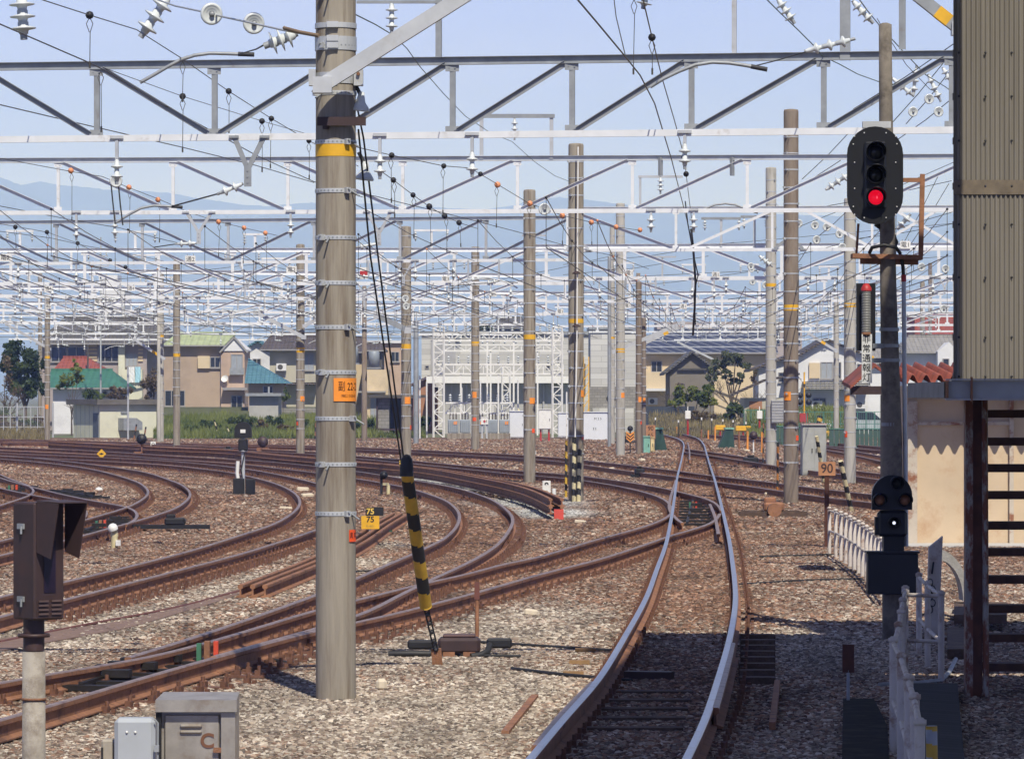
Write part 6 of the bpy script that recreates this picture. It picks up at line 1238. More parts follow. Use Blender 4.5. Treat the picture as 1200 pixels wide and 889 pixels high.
for k, py in enumerate((484.6,517,548,579.5,615,646,678,712,746,780,815,849,883)):
    zz = ZH(py, 37.8); MB().span(-.16,1.5,.0,.24,zz-.035,zz+.035).build('tread', M('tread_rust', (.075,.032,.02), .8, 0, .4, 8), stt)
MB().bar((-.175,.1,-.5),(-.175,.12,2.7),.012,.2,0,(0,1,0)).build('stringer', MATS['tread_rust'], stt)
# unseen canopy and tower, added and shaped to shade the lower right corner
ct = thing('shade_canopy', (5,33,7.2), 'flat canopy added out of view, cut to shade the lower right corner', 'canopy'); mb = MB(); pl = [(1.35,14),(1.55,25),(2.75,39.2),(2.75,41.0),(3.9,41.0),(4.0,38.0),(5.17,33.0),(9,33.0),(9,14)]; V = [(x-5,y-33,0) for x,y in pl]+[(x-5,y-33,.18) for x,y in pl]; mb.add(V, [tuple(range(9))[::-1],tuple(range(9,18))]+[(k,k+9,(k+1)%9+9,(k+1)%9) for k in range(9)]); mb.build('roof_deck', greyW, ct)
for (x,y) in ((8.5,16),(8.5,24),(8.5,32.5)): MB().bar((x-5,y-33,-7.3),(x-5,y-33,-.003),.2,.2,0,(0,1,0)).build('column', rust, ct)
tw = thing('stair_tower', (7.2,39.8,0), 'unseen upper tower added behind the corrugated wall to throw shade', 'building'); MB().span(-3.3,2,-1.95,1.2,7.12,7.17).build('roof_slab', greyW, tw); MB().span(-1.9,2,-1.2,1.1,7.4,10.6).build('upper_wall', greyW, tw); MB().span(-1.6,2,-1.0,1.1,2.9,7.19).build('lower_wall', greyW, tw); [MB().bar((a,1,-.3),(a,1,2.9),.18,.18,0,(0,1,0)).build('leg', rust, tw) for a in (-1.2,1.8)]
# hut with the corrugated red roof
HYY = 75.0; ht0 = G(1062,638); ht = thing('trackside_hut', (ht0.x, HYY, 0), 'cream panelled hut with a rusty frame and wavy red roof behind the signal mast', 'hut'); hx = lambda px: (px-1062)/F*HYY; hz_ = lambda py: ZH(py, HYY)
hutW = M('hut_cream_panel', (.56,.44,.30), .75, 0, .08, 1.2, (.46,.30,.18), 1.4, .52, .7); hutF = M('hut_rusty_frame', (.50,.44,.36), .7, 0, .1, 4, (.25,.10,.05), 3, .5, .62)
MB().span(0,hx(1230),.05,3.2,-.05,hz_(452)).build('wall', hutW, ht)
for a, b, c, d in ((1062,1073,470,640),(1130,1133.5,468,640),(1181,1186,468,640)): MB().span(hx(a),hx(b),-.04,.047,hz_(d),hz_(c)).build('frame_post', hutF, ht)
for a, b, c, d in ((1073.2,1129.8,458,468),(1073.2,1129.8,494,498),(1133.7,1181,494,498)): MB().span(hx(a),hx(b),-.02,.047,hz_(d),hz_(c)).build('frame_rail', hutF, ht)
MB().span(hx(1064),hx(1230),-.30,-.05,hz_(464),hz_(450)).build('fascia', M('brown_board', (.11,.055,.03), .8, 0, .3, 5), ht)
mb = MB(); V = []; ng_ = 120; xs0, xs1 = hx(1048), hx(1235)
for i in range(ng_+1):
    x = xs0+(xs1-xs0)*i/ng_; z = hz_(444)+.085*math.cos(2*math.pi*(x)/.235); V += [(x,-.95,z),(x,3.5,z+.25),(x,-.95,z-.02),(x,3.5,z+.23)]
mb.add(V, [f for i in range(ng_) for f in ((4*i,4*i+4,4*i+5,4*i+1),(4*i+2,4*i+3,4*i+7,4*i+6),(4*i,4*i+2,4*i+6,4*i+4))], 0, True); mb.build('roof', M('red_corrugated_roof', (.26,.07,.045), .7, 0, .3, 3, (.14,.05,.035), 2, .5, .65), ht)
tag(MB().span(-.1,3.0,-1.2,.04,-.2,.04).build('concrete_slab', M('pale_concrete', (.50,.49,.47), .9, 0, .1, 3), None, (ht0.x, HYY, 0)), 'pale concrete slab under the hut', 'slab')
nt2 = thing('lean_to_roof', P(1017,450,62), 'dark lean-to roof with red edge, left of the mast behind the emergency sign', 'roof'); s2 = 62/F; mb = MB(); vs = [(-23*s2,-.4,-.02),(6*s2,-.4,.30),(22*s2,-.4,.12),(22*s2,1.2,.25),(6*s2,1.2,.36),(-23*s2,1.2,.05)]; vs += [(x,y,z-.05) for x,y,z in vs]; mb.add(vs, [(0,1,4,5),(1,2,3,4),(6,11,10,7),(7,10,9,8),(0,6,7,1),(1,7,8,2),(0,5,11,6),(2,8,9,3)]); mb.build('roof_sheet', MATS['red_corrugated_roof'], nt2); MB().span(-22*s2,22*s2,-.3,-.1,-.15,-.03).build('beam', brownp, nt2); MB().span(16*s2,22*s2,-.2,.2,-2.9,-.155).build('post', brownp, nt2)
# ------------------------------------------------------------------ fences near the right edge
fenceW = M('fence_cream_paint', (.52,.47,.42), .7, 0, .1, 6, (.25,.15,.10), 5, .52, .68)
def postfence(label, pts, hgt, r, rails, name='pipe_fence', botm=-.1):
    o = Vector(pts[0]); t = thing(name, o, label, 'fence')
    for p in pts: p = Vector(p)-o; m2 = MB(); m2.tube([p+Vector((0,0,botm)), p+Vector((0,0,hgt)), p+Vector((0,0,hgt+.012))], [r,r,r*.6], 10); m2.lathe([(r,hgt-.03),(r*1.25,hgt-.03),(r*1.25,hgt),(r,hgt)], p, n=10); m2.build('post', fenceW, t)
    for f_ in rails:
        m2 = MB()
        for a, b in zip(pts, pts[1:]): m2.tube([Vector(a)-o+Vector((0,0,hgt*f_)), Vector(b)-o+Vector((0,0,hgt*f_))], r*.62, 8)
        m2.build('rail', fenceW, t)
    return t
fp = []
for i in range(15):
    u = i/14; Y = 70+(53-70)*u; px = 972+(1042-972)*(u**.85); fp.append(((px-CX)/F*Y, Y, 0))
postfence('low white fence of close posts running from the 90 sign toward the mast', fp, .80, .030, (.93,.52))
fp = [((px-CX)/F*Y, Y, 0) for px, py, Y in ((1078,850,23.5),(1072,821,25.5),(1065,799,27.2),(1056,772,29.5),(1047,753,31.4),(1053,735,33.5),(1056,720,35.5),(1058,706,37.5),(1061,692,39.8))]
postfence('zigzag cream pipe fence along the dark walkway at the lower right', fp, .86, .030, (.95,.45))
fp = [((px-CX)/F*Y, Y, 0) for px, Y in ((1061,39.5),(1103,39.2),(1087,41.3),(1077,43.2))]
postfence('short cream pipe fence turning back toward the leaning white stake', fp, .84, .030, (.95,.45))
stk = thing('white_stake', G(1088,745), 'leaning broad white stake with a black stroke and a chain beside the walkway', 'stake'); mb = MB(); Ys = stk.location.y; d0 = stk.location
pp = [P(1086,745,Ys)-d0, P(1100,745,Ys)-d0, P(1105,628,Ys)-d0, P(1089,641,Ys)-d0]; vs = [p for p in pp]+[p+Vector((0,.12,0)) for p in pp]; mb.add(vs, [(0,1,2,3),(7,6,5,4),(0,4,5,1),(1,5,6,2),(2,6,7,3),(3,7,4,0)]); mb.build('stake_body', fenceW, stk); MB().bar(P(1092,672,Ys-.01)-d0, P(1094,658,Ys-.01)-d0, .02, .01, 0, (0,1,0)).build('black_stroke', black, stk); m2 = MB()
for k in range(5): c = P(1090+(k%2)*3,682+k*8,Ys-.03)-d0; m2.tube([c+Vector((.03*math.cos(a),0,.04*math.sin(a))) for a in [2*math.pi*j/8 for j in range(9)]], .006, 5)
m2.build('chain', cable, stk)
arch = thing('concrete_arch', P(1108,660,50), 'grey ribbed concrete arch lying by the leaning white stake', 'arch'); m2 = MB(); s3 = 50/F
n = 14; V = []
for k in range(n+1):
    a = math.pi*(.5-.5*k/n)*1.0; x = 4*s3+36*s3*math.cos(a)-6*s3; z = -70*s3+62*s3*math.sin(a)+26*s3*0
    for rr_ in (1.0, .80): V += [((36*s3*rr_)*math.cos(a)-8*s3, 0, (60*s3*rr_)*math.sin(a)-44*s3), ((36*s3*rr_)*math.cos(a)-8*s3, .5, (60*s3*rr_)*math.sin(a)-44*s3)]
m2.add(V, [f for k in range(n) for f in ((4*k,4*k+4,4*k+6,4*k+2),(4*k+1,4*k+3,4*k+7,4*k+5),(4*k,4*k+1,4*k+5,4*k+4),(4*k+2,4*k+6,4*k+7,4*k+3))]); m2.build('arch_ring', M('rough_concrete', (.30,.29,.27), .95, 0, .2, 9, bump=.5, bscale=30), arch); MB().bar((-20*s3,-.05,-46*s3),(20*s3,-.05,-60*s3),.06,.05).build('white_edge_bar', fenceW, arch)
# walkway, mat and bits in the shade
def slab(name, label, pxs, z, th, mat, cat, kind=None):
    V = [G(x,y,z) for x, y in pxs]; mb = MB(); n = len(V); lo = [v-Vector((0,0,th)) for v in V]; mb.add(V+lo, [tuple(range(n)), tuple(reversed(range(n,2*n)))]+[(k,k+n,(k+1)%n+n,(k+1)%n) for k in range(n)]); o = mb.build(name, mat); return tag(o, label, cat, None, kind)
grid = block_mat('chequered_steel_plate', (.06,.06,.062), .25, .25, (.03,.03,.03), .012)
grid.node_tree.nodes['Principled BSDF'].inputs['Specular IOR Level'].default_value = .1
slab('walkway', None, [(1076,930),(1134,930),(1122,800),(1070,800)], .10, .08, grid, None, 'structure')
slab('rubber_mat', 'black rubber mat between the main track and the pipe fence', [(986,930),(1044,930),(1040,850),(1024,818),(988,818)], .045, .04, M('worn_black_rubber', (.018,.017,.016), .95, 0, .35, 6, (.05,.042,.035), 3, .5, .7, spec=.1), 'mat')
striped('striped_post', 'short pale blue and yellow striped post in the lower right corner', G(1093,935), P(1091.5,850,G(1093,935).y), .038, .09, M('stripe_pale', (.34,.36,.38), .6), yellowS, 'post')
mk = thing('marker_stub', G(994,826), 'small rust brown marker plate on a stub in the shade', 'marker'); MB().box((0,0,.40),(.10,.03,.24)).build('plate', MATS['deep_rust'], mk); MB().cyl((0,0,-.05),(0,0,.30),.016,6).build('stub', galvd, mk)
tag(MB().tube([G(1030,802,.03),G(1075,800,.03),G(1102,797,.03),G(1112,788,.03),G(1120,772,.06)], .022, 8).build('hose', galvd), 'grey hose lying across the dark ground behind the walkway', 'hose')
for k, pts in enumerate(([(1110,760),(1150,760),(1150,735),(1110,735)], [(1118,720),(1180,720),(1180,705),(1118,705)])): slab('sleeper_step', 'dark timber step on the ground behind the steel column', pts, .12+.08*k, .1, wood, 'step')['group'] = 'timber steps at the right'
# sign 90 and others
def sign(name, label, px, base, top, w_, h_, plate, post, txt=None, tm=black, pw=.05, tsz=.7, cat='sign', Y=None, plate2=None, txt2=None):
    g = G(px, base) if Y is None else Vector(((px-CX)/F*Y, Y, 0)); s_ = g.y/F; t = thing(name, g, label, cat); zt = ZH(top, g.y); MB().span(-pw/2,pw/2,0,pw,-.1,zt-.01).build('post', post, t); H = h_*s_; W = w_*s_
    p = MB().span(-W/2,W/2,-.02,-.005,zt-H,zt).build('plate', plate, t)
    if txt: text_mesh('lettering', txt, H*tsz, tm, p, (0,-.0235,zt-H*.5), sx=.95, bold=H*.012)
    if plate2: q_ = MB().span(-W/2,W/2,-.02,-.005,zt-H-plate2[0]*s_,zt-H-.002).build('plate', plate2[1], t)
    return t, zt, s_
woodS = M('orange_brown_plate', (.40,.19,.09), .7, 0, .15, 6)
t_, zt, s_ = sign('speed_sign', 'rusty sign reading 90 on a brown post at the start of the white fence', 969, 642, 541, 20, 16, woodS, MATS['deep_rust'], '90', M('sign_dark_lettering', (.05,.025,.02), .7), .075, .95)
t_, zt, s_ = sign('speed_sign', 'small rusty double sign reading 90 over 65 by the small green box', 762.5, 530, 498, 11, 8, woodS, rust, '90', MATS['sign_dark_lettering'], .05, .9, plate2=(8, woodS)); text_mesh('lettering', '65', 7*s_, MATS['sign_dark_lettering'], t_, (0,-.0235,zt-12*s_))
t_, zt, s_ = sign('gradient_sign', 'black and yellow sign reading 75 over 75 beside the foreground pole', 439, 632, 594, 21, 10, black, galv, None, black, .05, plate2=(15.5, yellow)); t_.location.x -= 5*s_; t_.children[0].location.x = 5*s_
text_mesh('lettering', '75', 9.5*s_, M('lettering_yellow', (.72,.50,.10), .6), t_, (0,-.0235,zt-5.2*s_), bold=.004); text_mesh('lettering', '75', 9.5*s_, black, t_, (0,-.0235,zt-14.5*s_), bold=.003); text_mesh('lettering', 'R-481', 4.2*s_, M('faded_lettering', (.35,.24,.05), .7), t_, (0,-.0235,zt-22.3*s_))
t_, zt, s_ = sign('number_sign', 'small white board with the number 9 beside the end of the stored rails', 640.5, 581, 563, 9.5, 17, white, white, None, black, .04); text_mesh('lettering', '9', 10*s_, black, t_, (0,-.0235,zt-6*s_), bold=.006); text_mesh('lettering', '番', 4*s_, MATS['faded_lettering'], t_, (0,-.0235,zt-13.5*s_))
t_, zt, s_ = sign('number_sign', 'small white board with a black ring at the left, right of the dwarf signal', 179.5, 525, 517, 6, 7.5, white, white, 'O', black, .04)
t_ = thing('diamond_sign', G(119,541), 'yellow diamond sign on a short post among the left hand tracks', 'sign'); s_ = t_.location.y/F; MB().cyl((0,0,0),(0,0,.35),.02,6).build('post', galv, t_); zc = ZH(531.5, t_.location.y); r_ = 5.6*s_; MB().prism([(r_,zc),(0,zc+r_),(-r_,zc),(0,zc-r_)], -.02, -.005).build('plate', yellow, t_); MB().prism([(r_*.5,zc),(0,zc+r_*.22),(-r_*.5,zc),(0,zc-r_*.22)], -.026, -.0205).build('black_mark', black, t_)
t_ = thing('arrow_marker', G(738.5,532), 'orange marker with black chevrons under a small round lamp near the relay cabinet', 'marker'); s_ = t_.location.y/F; MB().cyl((0,0,0),(0,0,ZH(505,t_.location.y)),.03,6).build('post', cable, t_); zc = ZH(511,t_.location.y); w_ = 4.6*s_; o_ = MB().prism([(w_,zc+6*s_),(w_,zc-3*s_),(0,zc-7*s_),(-w_,zc-3*s_),(-w_,zc+6*s_),(0,zc+3*s_)], -.05,-.03).build('plate', M('orange_paint',(.75,.30,.06),.6), t_)
m2 = MB(); [m2.prism([(w_*.9,zc+3.5*s_-k),(w_*.9,zc+2.0*s_-k),(0,zc-1.6*s_-k),(-w_*.9,zc+2.0*s_-k),(-w_*.9,zc+3.5*s_-k),(0,zc-.1*s_-k)], -.057-.001*i,-.0505-.001*i) for i, k in enumerate((0,3.4*s_))]; m2.build('chevrons', black, t_); MB().sphere((0,-.05,zc+9*s_), 3.5*s_, 5).build('lamp_head', black, t_)
# stripes on the pole guards
Ya = G(675,588).y
for k, (x, yt, yb, lab, m1) in enumerate(((673.5,512,588,'taller cream and black striped guard at the foot of the pole',creamS),(679,525,587,'shorter cream and black striped guard at the foot of the same pole',creamS))):
    striped('stay_guard', lab, P(x-1,yb,Ya-.35), P(x+.5 if k else x-.5,yt,Ya-.35), .052, .16, m1, blackS)
striped('stay_guard', 'dark striped guard left of the pole behind the number 9 marker', P(663.2,582,Ya-.1), P(663.8,516,Ya-.1), .032, .16)
tag(MB().tube([P(677.5,172,Ya-.4), P(676,400,Ya-.4), P(674,512,Ya-.4)], .02, 6).build('stay_cable', white), 'thin pale cable running down the front of the striped guard pole', 'cable')
for k, y in enumerate((320,382)): m2 = MB(); m2.lathe([(0,.05),(.04,.05),(.07,.02),(.11,0),(.10,-.02),(.0,-.02)], P(675.5,y,Ya-.4), n=14); tag(m2.build('stay_insulator', brownp), ['upper dish insulator on the striped guard pole cable','lower dish insulator on the striped guard pole cable'][k], 'insulator')
for k, (x0_,y0_,x1_,y1_,lab) in enumerate(((957,511,966,566,'cream striped guard in front of the grey trackside cabinet'),(985,540,998,600,'cream striped guard leaning right, at the foot of the pale pole'))):
    Y_ = G(x1_, y1_).y; striped('stay_guard', lab, P(x1_,y1_,Y_), P(x0_,y0_,Y_-.5), .055, .17, creamS, blackS)
for k, (x,yt,yb,lab) in enumerate(((911,518,578,'thin orange and black striped bar left of the tallest brown pole'),(894,495,548,'thin dark bar left of the pale pole with the junction box'))): striped('striped_bar', lab, G(x,yb), P(x+.8,yt,G(x,yb).y), .03, .18, M('stripe_orange',(.42,.16,.03),.6) if k == 0 else rust, blackS, 'bar')
for k, (a, b, c, d, Y_) in enumerate(((251,492,258,517,262),(266,500,272,515,262),(612,488,607,479,256),(160,497,157,515,236),(171,500,168,518,236),(434+30,500,463,520,262),(357+13,495,369,520,255))): striped('stay_guard', 'short striped stay guard at the edge of the yard', P(c,d,Y_), P(a,b,Y_), .045, .25, creamS if k < 3 else rust, blackS, 'stay guard', 'short striped guards along the yard edge')
# grey cabinet at the right and boxes
t_ = cabinet('trackside_cabinet', 'grey weathered cabinet with a pinkish top right of the tallest brown pole', 940, 968.5, 499, 558, G(950,558).y, .9, M('cabinet_grey', (.36,.37,.35), .65, .1, .12, 4), 2, z0=.02); MB().span(-.42,.42,-.02,.95,1.62*1.0,1.66).build('top_cover', M('faded_pink_paint', (.45,.26,.24), .7), t_) if False else None
MB().span(-.41,.41,-.03,.93,(558-499)/F*G(950,558).y+.043,(558-499)/F*G(950,558).y+.06).build('top_cover', M('faded_pink_paint', (.45,.26,.24), .7), t_)
t_ = thing('ribbed_junction_box', P(911,482,G(903.5,550).y-.25), 'grey ribbed junction box fixed to the pale pole', 'box'); s_ = G(903.5,550).y/F; MB().bevbox((0,0,0),(14*s_,.2,27*s_),.01).build('case', alum, t_)
for k in range(8): MB().box((0,-.105,-12*s_+k*3.4*s_),(13.6*s_,.02,.02)).build('rib', galvd, t_)
cabinet('green_box', 'small mint green box beside the brown pole near the far bend', 754, 762, 512, 531, G(757,531).y, .8, M('mint_green', (.20,.42,.34), .6), 1); cabinet('cream_box', 'narrow cream panel beside the small mint green box', 762.5, 767, 513, 529, G(763,530).y, .5, M('cream_panel', (.62,.50,.26), .6), 1)
# black tapered shields at the bend
def shield(label, x0, x1, xt0, xt1, yt, yb):
    c = G((x0+x1)/2, yb); s_ = c.y/F; X = lambda p: (p-(x0+x1)/2)*s_; t = thing('track_shield', c, label, 'shield'); zt = ZH(yt, c.y); mb = MB(); mb.prism([(X(x0),0),(X(x1),0),(X(xt1),zt),(X(xt0),zt)], 0, 1.6); mb.build('casing', greenp, t); MB().span(X(xt0)-.05, X(xt1)+.05, -.05, 1.7, zt+.003, zt+.08).build('cap', MATS['mint_green'], t); return t
shield('dark tapered shield with a mint top left of the far bend', 768, 782, 769, 776, 503, 528); shield('dark slanting shield with a mint top right of the far bend', 842, 861, 851, 859, 503, 525)
# green noise panels
def panels(label, x0, x1, yt, yb, n, lean=.15):
    c = G((x0+x1)/2, yb); s_ = c.y/F; t = thing('noise_panel_row', c, label, 'noise panels'); zt = ZH(yt, c.y)
    for k in range(n): a, b = (x0+(x1-x0)*k/n-(x0+x1)/2)*s_, (x0+(x1-x0)*(k+1)/n-(x0+x1)/2)*s_-.03; mb = MB(); mb.add([(a,0,0),(b,0,0),(b,lean,zt),(a,lean,zt),(a,.06,0),(b,.06,0),(b,lean+.06,zt),(a,lean+.06,zt)], [(0,1,2,3),(7,6,5,4),(0,4,5,1),(1,5,6,2),(2,6,7,3),(3,7,4,0)]); mb.build('panel', greenp, t)
    MB().bar(((x0-(x0+x1)/2)*s_,lean,zt+.03),((x1-(x0+x1)/2)*s_,lean,zt+.03),.08,.05).build('top_rail', MATS['green_fence'], t)
panels('dark green noise panels between the pale pole and the signal mast', 1003, 1034, 503, 526, 6); panels('dark green noise panels left of the pale pole beside the grey cabinet', 972, 990, 503, 524, 3); panels('dark panels behind the pale pole with the junction box', 908, 940, 500, 522, 5)
# yellow and orange barrier posts
oM = MATS['orange_paint']
for k, (x, yt, yb) in enumerate(((772,500,507),(779,500,508),(793,500,510),(822,503,512),(830,504,514),(838,500,516),(866,505,526),(876,505,528),(846,500,510),(884,506,524),(893,506,530))):
    c = G(x, yb+1); tag(MB().cyl((0,0,0),(0,0,max(.5, ZH(yt, c.y))),.05,8).build('barrier_post', oM if k % 3 else rust, None, c), 'short orange brown barrier post beside the far tracks', 'post', 'barrier posts at the far bend')
for (a, b, y, Y_) in ((838,850,501,262),(862,880,502,262),(966,974,508,255)): c = P((a+b)/2,y,Y_); w_ = (b-a)/F*Y_; t = thing('yellow_barrier', (c.x,c.y,0), 'yellow crossing barrier box beside the far tracks', 'barrier', 'yellow barriers at the crossing'); MB().bevbox((0,0,c.z),(w_,.3,.32),.04).build('box', yellow, t); MB().cyl((0,0,0),(0,0,c.z-.17),.05,8).build('post', redM, t)
for k, (x, yt, yb) in enumerate(((768,489,500),(795,492,502),(822,489,501),(834,490,503),(847,491,503),(859,492,504),(874,494,506),(627,528,534),(649,572,590),(1046,512,518))):
    c = G(x, yb+2) if yb > 510 else Vector(((x-CX)/F*262,262,0)); t = thing('distance_post', c, 'little white topped marker post beside the track', 'marker post', 'white topped marker posts'); zt = max(.25, ZH(yt, c.y)); MB().cyl((0,0,-.05),(0,0,zt-.15),.025,6).build('stem', cable if yb < 510 else white, t); MB().cyl((0,0,zt-.15),(0,0,zt),.05,8).build('head', white, t)
for (x, yt, yb, lab) in ((806,481,503,'white box on a red post by the navy wall'),(890,485,505,'white box on a red post left of the pale pole')): c = Vector(((x-CX)/F*262,262,0)); t = thing('telephone_box', c, lab, 'box'); MB().cyl((0,0,0),(0,0,ZH(491,262)),.06,8).build('post', redM, t); MB().bevbox((0,-.05,ZH(486,262)),(.34,.25,.5),.03).build('box', white, t); MB().cyl((0,0,ZH(481,262)),(0,0,ZH(476,262)),.03,6).build('finial', white, t)
# level crossing signal
c = Vector(((942.5-CX)/F*268,268,0)); t = thing('crossing_signal', c, 'level crossing signal with a yellow and black cross above dark lamps', 'crossing signal'); s_ = 268/F; MB().cyl((0,0,0),(0,0,ZH(436,268)),.05,8).build('post', yellow, t); zc = ZH(450,268)
for sg_ in (-1,1):
    for k in range(6): a = Vector((sg_*(-7+k*14/6)*s_,-.1+.01*sg_,zc+(-7.5+k*15/6)*s_)); b = Vector((sg_*(-7+(k+1)*14/6)*s_,-.1+.01*sg_,zc+(-7.5+(k+1)*15/6)*s_)); MB().bar(a, b, .012, .16, 0, (0,1,0)).build('cross_board', yellow if k % 2 else black, t)
for y in (463,471):
    for sx_ in (-1,1): m2 = MB(); m2.lathe([(0,.0),(.19,.0),(.19,.04),(0,.05)], (sx_*.27,-.12,ZH(y,268)), (0,-1,0), 14); m2.build('lamp', black, t)
MB().box((-.05,0,ZH(491,268)),(.5,.4,.75)).build('control_box', redM, t)
striped('crossing_gate_arm', 'bundled yellow and black crossing gate arm', Vector(((958-CX)/F*266,266,.6)), P(962,487,266), .16, .2, yellow, blackS, 'gate arm'); 
# parked cars behind the green fence
def car(label, px, Y, colr, L_=3.6):
    c = Vector(((px-CX)/F*Y,Y,-.05)); t = thing('parked_car', c, label, 'car', 'cars parked behind the green fence'); mb = MB(); mb.prism([(-L_/2,.35),(L_/2,.35),(L_/2,.85),(L_*.42,.98),(L_*.30,1.0),(-L_*.42,1.02),(-L_/2,.9)], -.8, .8); mb.build('body', colr, t); mb = MB(); mb.prism([(-L_*.40,1.0),(L_*.28,1.0),(L_*.14,1.50),(-L_*.28,1.52)], -.70, .70); mb.build('cabin', glassd, t); MB().prism([(-L_*.27,1.50),(L_*.13,1.50),(L_*.10,1.56),(-L_*.24,1.57)], -.66, .66).build('roof', colr, t)
    for sx_ in (-1,1):
        for sy_ in (-.78,.78): w = MB().cyl((sx_*L_*.31,sy_-.1,.32),(sx_*L_*.31,sy_+.1,.32),.32,16).build('wheel', blackr, t)
car('white parked car just right of the crossing gate arm', 977, 285, M('car_white', (.7,.72,.75), .3)); car('dark parked car behind the crossing lamps', 958, 292, M('car_dark', (.03,.035,.045), .3)); car('silver parked van right of the pale pole', 1012, 284, M('car_silver', (.45,.5,.5), .3, .3), 4.2)
# ------------------------------------------------------------------ small signals
def dwarf(label, px, base, top, r, col_=black, post=galv, sq=1.0, dome=False):
    c = G(px, base); s_ = c.y/F; t = thing('dwarf_signal', c, label, 'railway signal'); zt = ZH(top, c.y); R_ = r*s_; MB().cyl((0,0,-.05),(0,0,zt-R_),.05 if r > 8 else .035,10).build('post', post, t)
    m2 = MB()
    if dome: m2.prism([(R_,zt-1.9*R_),(R_,zt-R_)]+[(R_*math.cos(math.pi*k/12), zt-R_+R_*math.sin(math.pi*k/12)) for k in range(1,12)]+[(-R_,zt-R_),(-R_,zt-1.9*R_)], -.12, .08)
    else: m2.lathe([(0,-.12),(R_*.7,-.1),(R_,0),(R_*.9,.12),(0,.15)], (0,-.02,zt-R_), (0,-1,0), 16)
    m2.build('head', col_, t); return t, s_, zt
t_, s_, zt = dwarf('dwarf signal on a pale post with a half round black head', 285, 580, 494, 10, dome=True)
MB().bevbox((-5*s_,-.05,10*s_),(13*s_,.22,20*s_),.02).build('relay_case', black, t_); MB().bevbox((8.5*s_,-.05,9.5*s_),(11*s_,.22,19*s_),.02).build('relay_case', black, t_); MB().bevbox((0,-.03,zt-27*s_),(11*s_,.2,14*s_),.03).build('lower_head', black, t_); m2 = MB(); m2.box((0,-.13,zt-11*s_),(6*s_,.01,4*s_)); m2.build('white_marks', white, t_); MB().tube([(-6*s_,-.06,20*s_),(-7*s_,-.06,26*s_),(-6*s_,-.06,40*s_)], .05, 8).build('white_pipe', white, t_); MB().tube([(.5*s_,-.12,12*s_),(-2*s_,-.12,30*s_),(2*s_,-.1,50*s_)], .018, 6).build('cable', blackr, t_)
MB().lathe([(4.4*s_,-1.2*s_),(5.2*s_,-1.2*s_),(5.2*s_,1.2*s_),(4.4*s_,1.2*s_)], (0,0,zt-34*s_), n=14).build('collar', galv, t_)
t_, s_, zt = dwarf('round black dwarf signal beside thin striped bars in front of the shed', 166, 535, 508, 6.3, post=rust); m2 = MB(); m2.bar((-9*s_,0,5*s_),(9*s_,0,5*s_),.06,.06); m2.bar((-9*s_,0,0),(-9*s_,0,5*s_),.06,.06,0,(0,1,0)); m2.bar((9*s_,0,0),(9*s_,0,5*s_),.06,.06,0,(0,1,0)); m2.build('stand', rust, t_)
t_, s_, zt = dwarf('round brown dwarf signal on a low cross, right of the half round one', 308, 531, 511, 6.5, brownp, rust); MB().box((0,0,4*s_),(14*s_,.3,5*s_)).build('stand', rust, t_)
t_, s_, zt = dwarf('small black round dwarf signal with a white stump near the S curve', 447, 580, 551.5, 4.7, post=cable); t_.children[0].rotation_euler.y = .12; MB().cyl((8*s_,.0,0),(8*s_,0,12*s_),.05,8).build('stump', creamS, t_); MB().box((5*s_,0,13*s_),(7*s_,.1,3*s_)).build('bracket', creamS, t_)
t_, s_, zt = dwarf('brown round dwarf signal behind the thin bar near the pale pole', 883, 531, 505, 5, brownp, white)
c = P(717,480,252); c.z = 0; t = thing('shunting_signal', c, 'dark round signal on a thin post at the right end of the relay cabinet', 'railway signal'); s_ = 252/F; MB().cyl((2*s_,0,0),(2*s_,0,ZH(462,252)),.04,6).build('post', rust, t)
for y, r_ in ((467,5.5),(485,5)): m2 = MB(); m2.lathe([(0,-.1),(r_*s_,-.08),(r_*s_,.08),(0,.1)], (-1*s_,-.1,ZH(y,252)), (0,-1,0), 16); m2.build('head', black, t)
# FRP lamp post at the left, domes and white caps
c = G(134,643); s_ = c.y/F; t = thing('track_marker_lamp', c, 'stubby cream and white marker lamp with a bent head left of centre', 'marker'); MB().lathe([(4*s_,-.05),(4.2*s_,14*s_),(4.8*s_,16*s_),(3.6*s_,22*s_),(3.6*s_,26*s_)], (0,0,0), n=12).build('stem', creamS, t); MB().lathe([(5.5*s_,0),(6*s_,3*s_),(5*s_,6*s_),(2.5*s_,8*s_),(0,8.5*s_)], (-.5*s_,-.05,22*s_), (-.35,-.2,1), 12).build('head', white, t); MB().bevbox((5*s_,-.08,7*s_),(6*s_,.08,7*s_),.01).build('plate', white, t)
def cap(label, px, py, r, mat=white, flat=.6):
    c = G(px, py); s_ = c.y/F; m2 = MB(); m2.sphere((0,0,r*s_*.2), r*s_, 5, 0, (1,1,flat)); return tag(m2.build('dome_marker', mat, None, c), label, 'marker cap')
cap('white dome marker inside the tight left hand curve', 116, 575, 4.6, flat=.8); cap('white low dome between the tracks by the yellow diamond sign', 115, 543, 4)
stoneW = M('cream_stone', (.62,.54,.42), .85, 0, .15, 9)
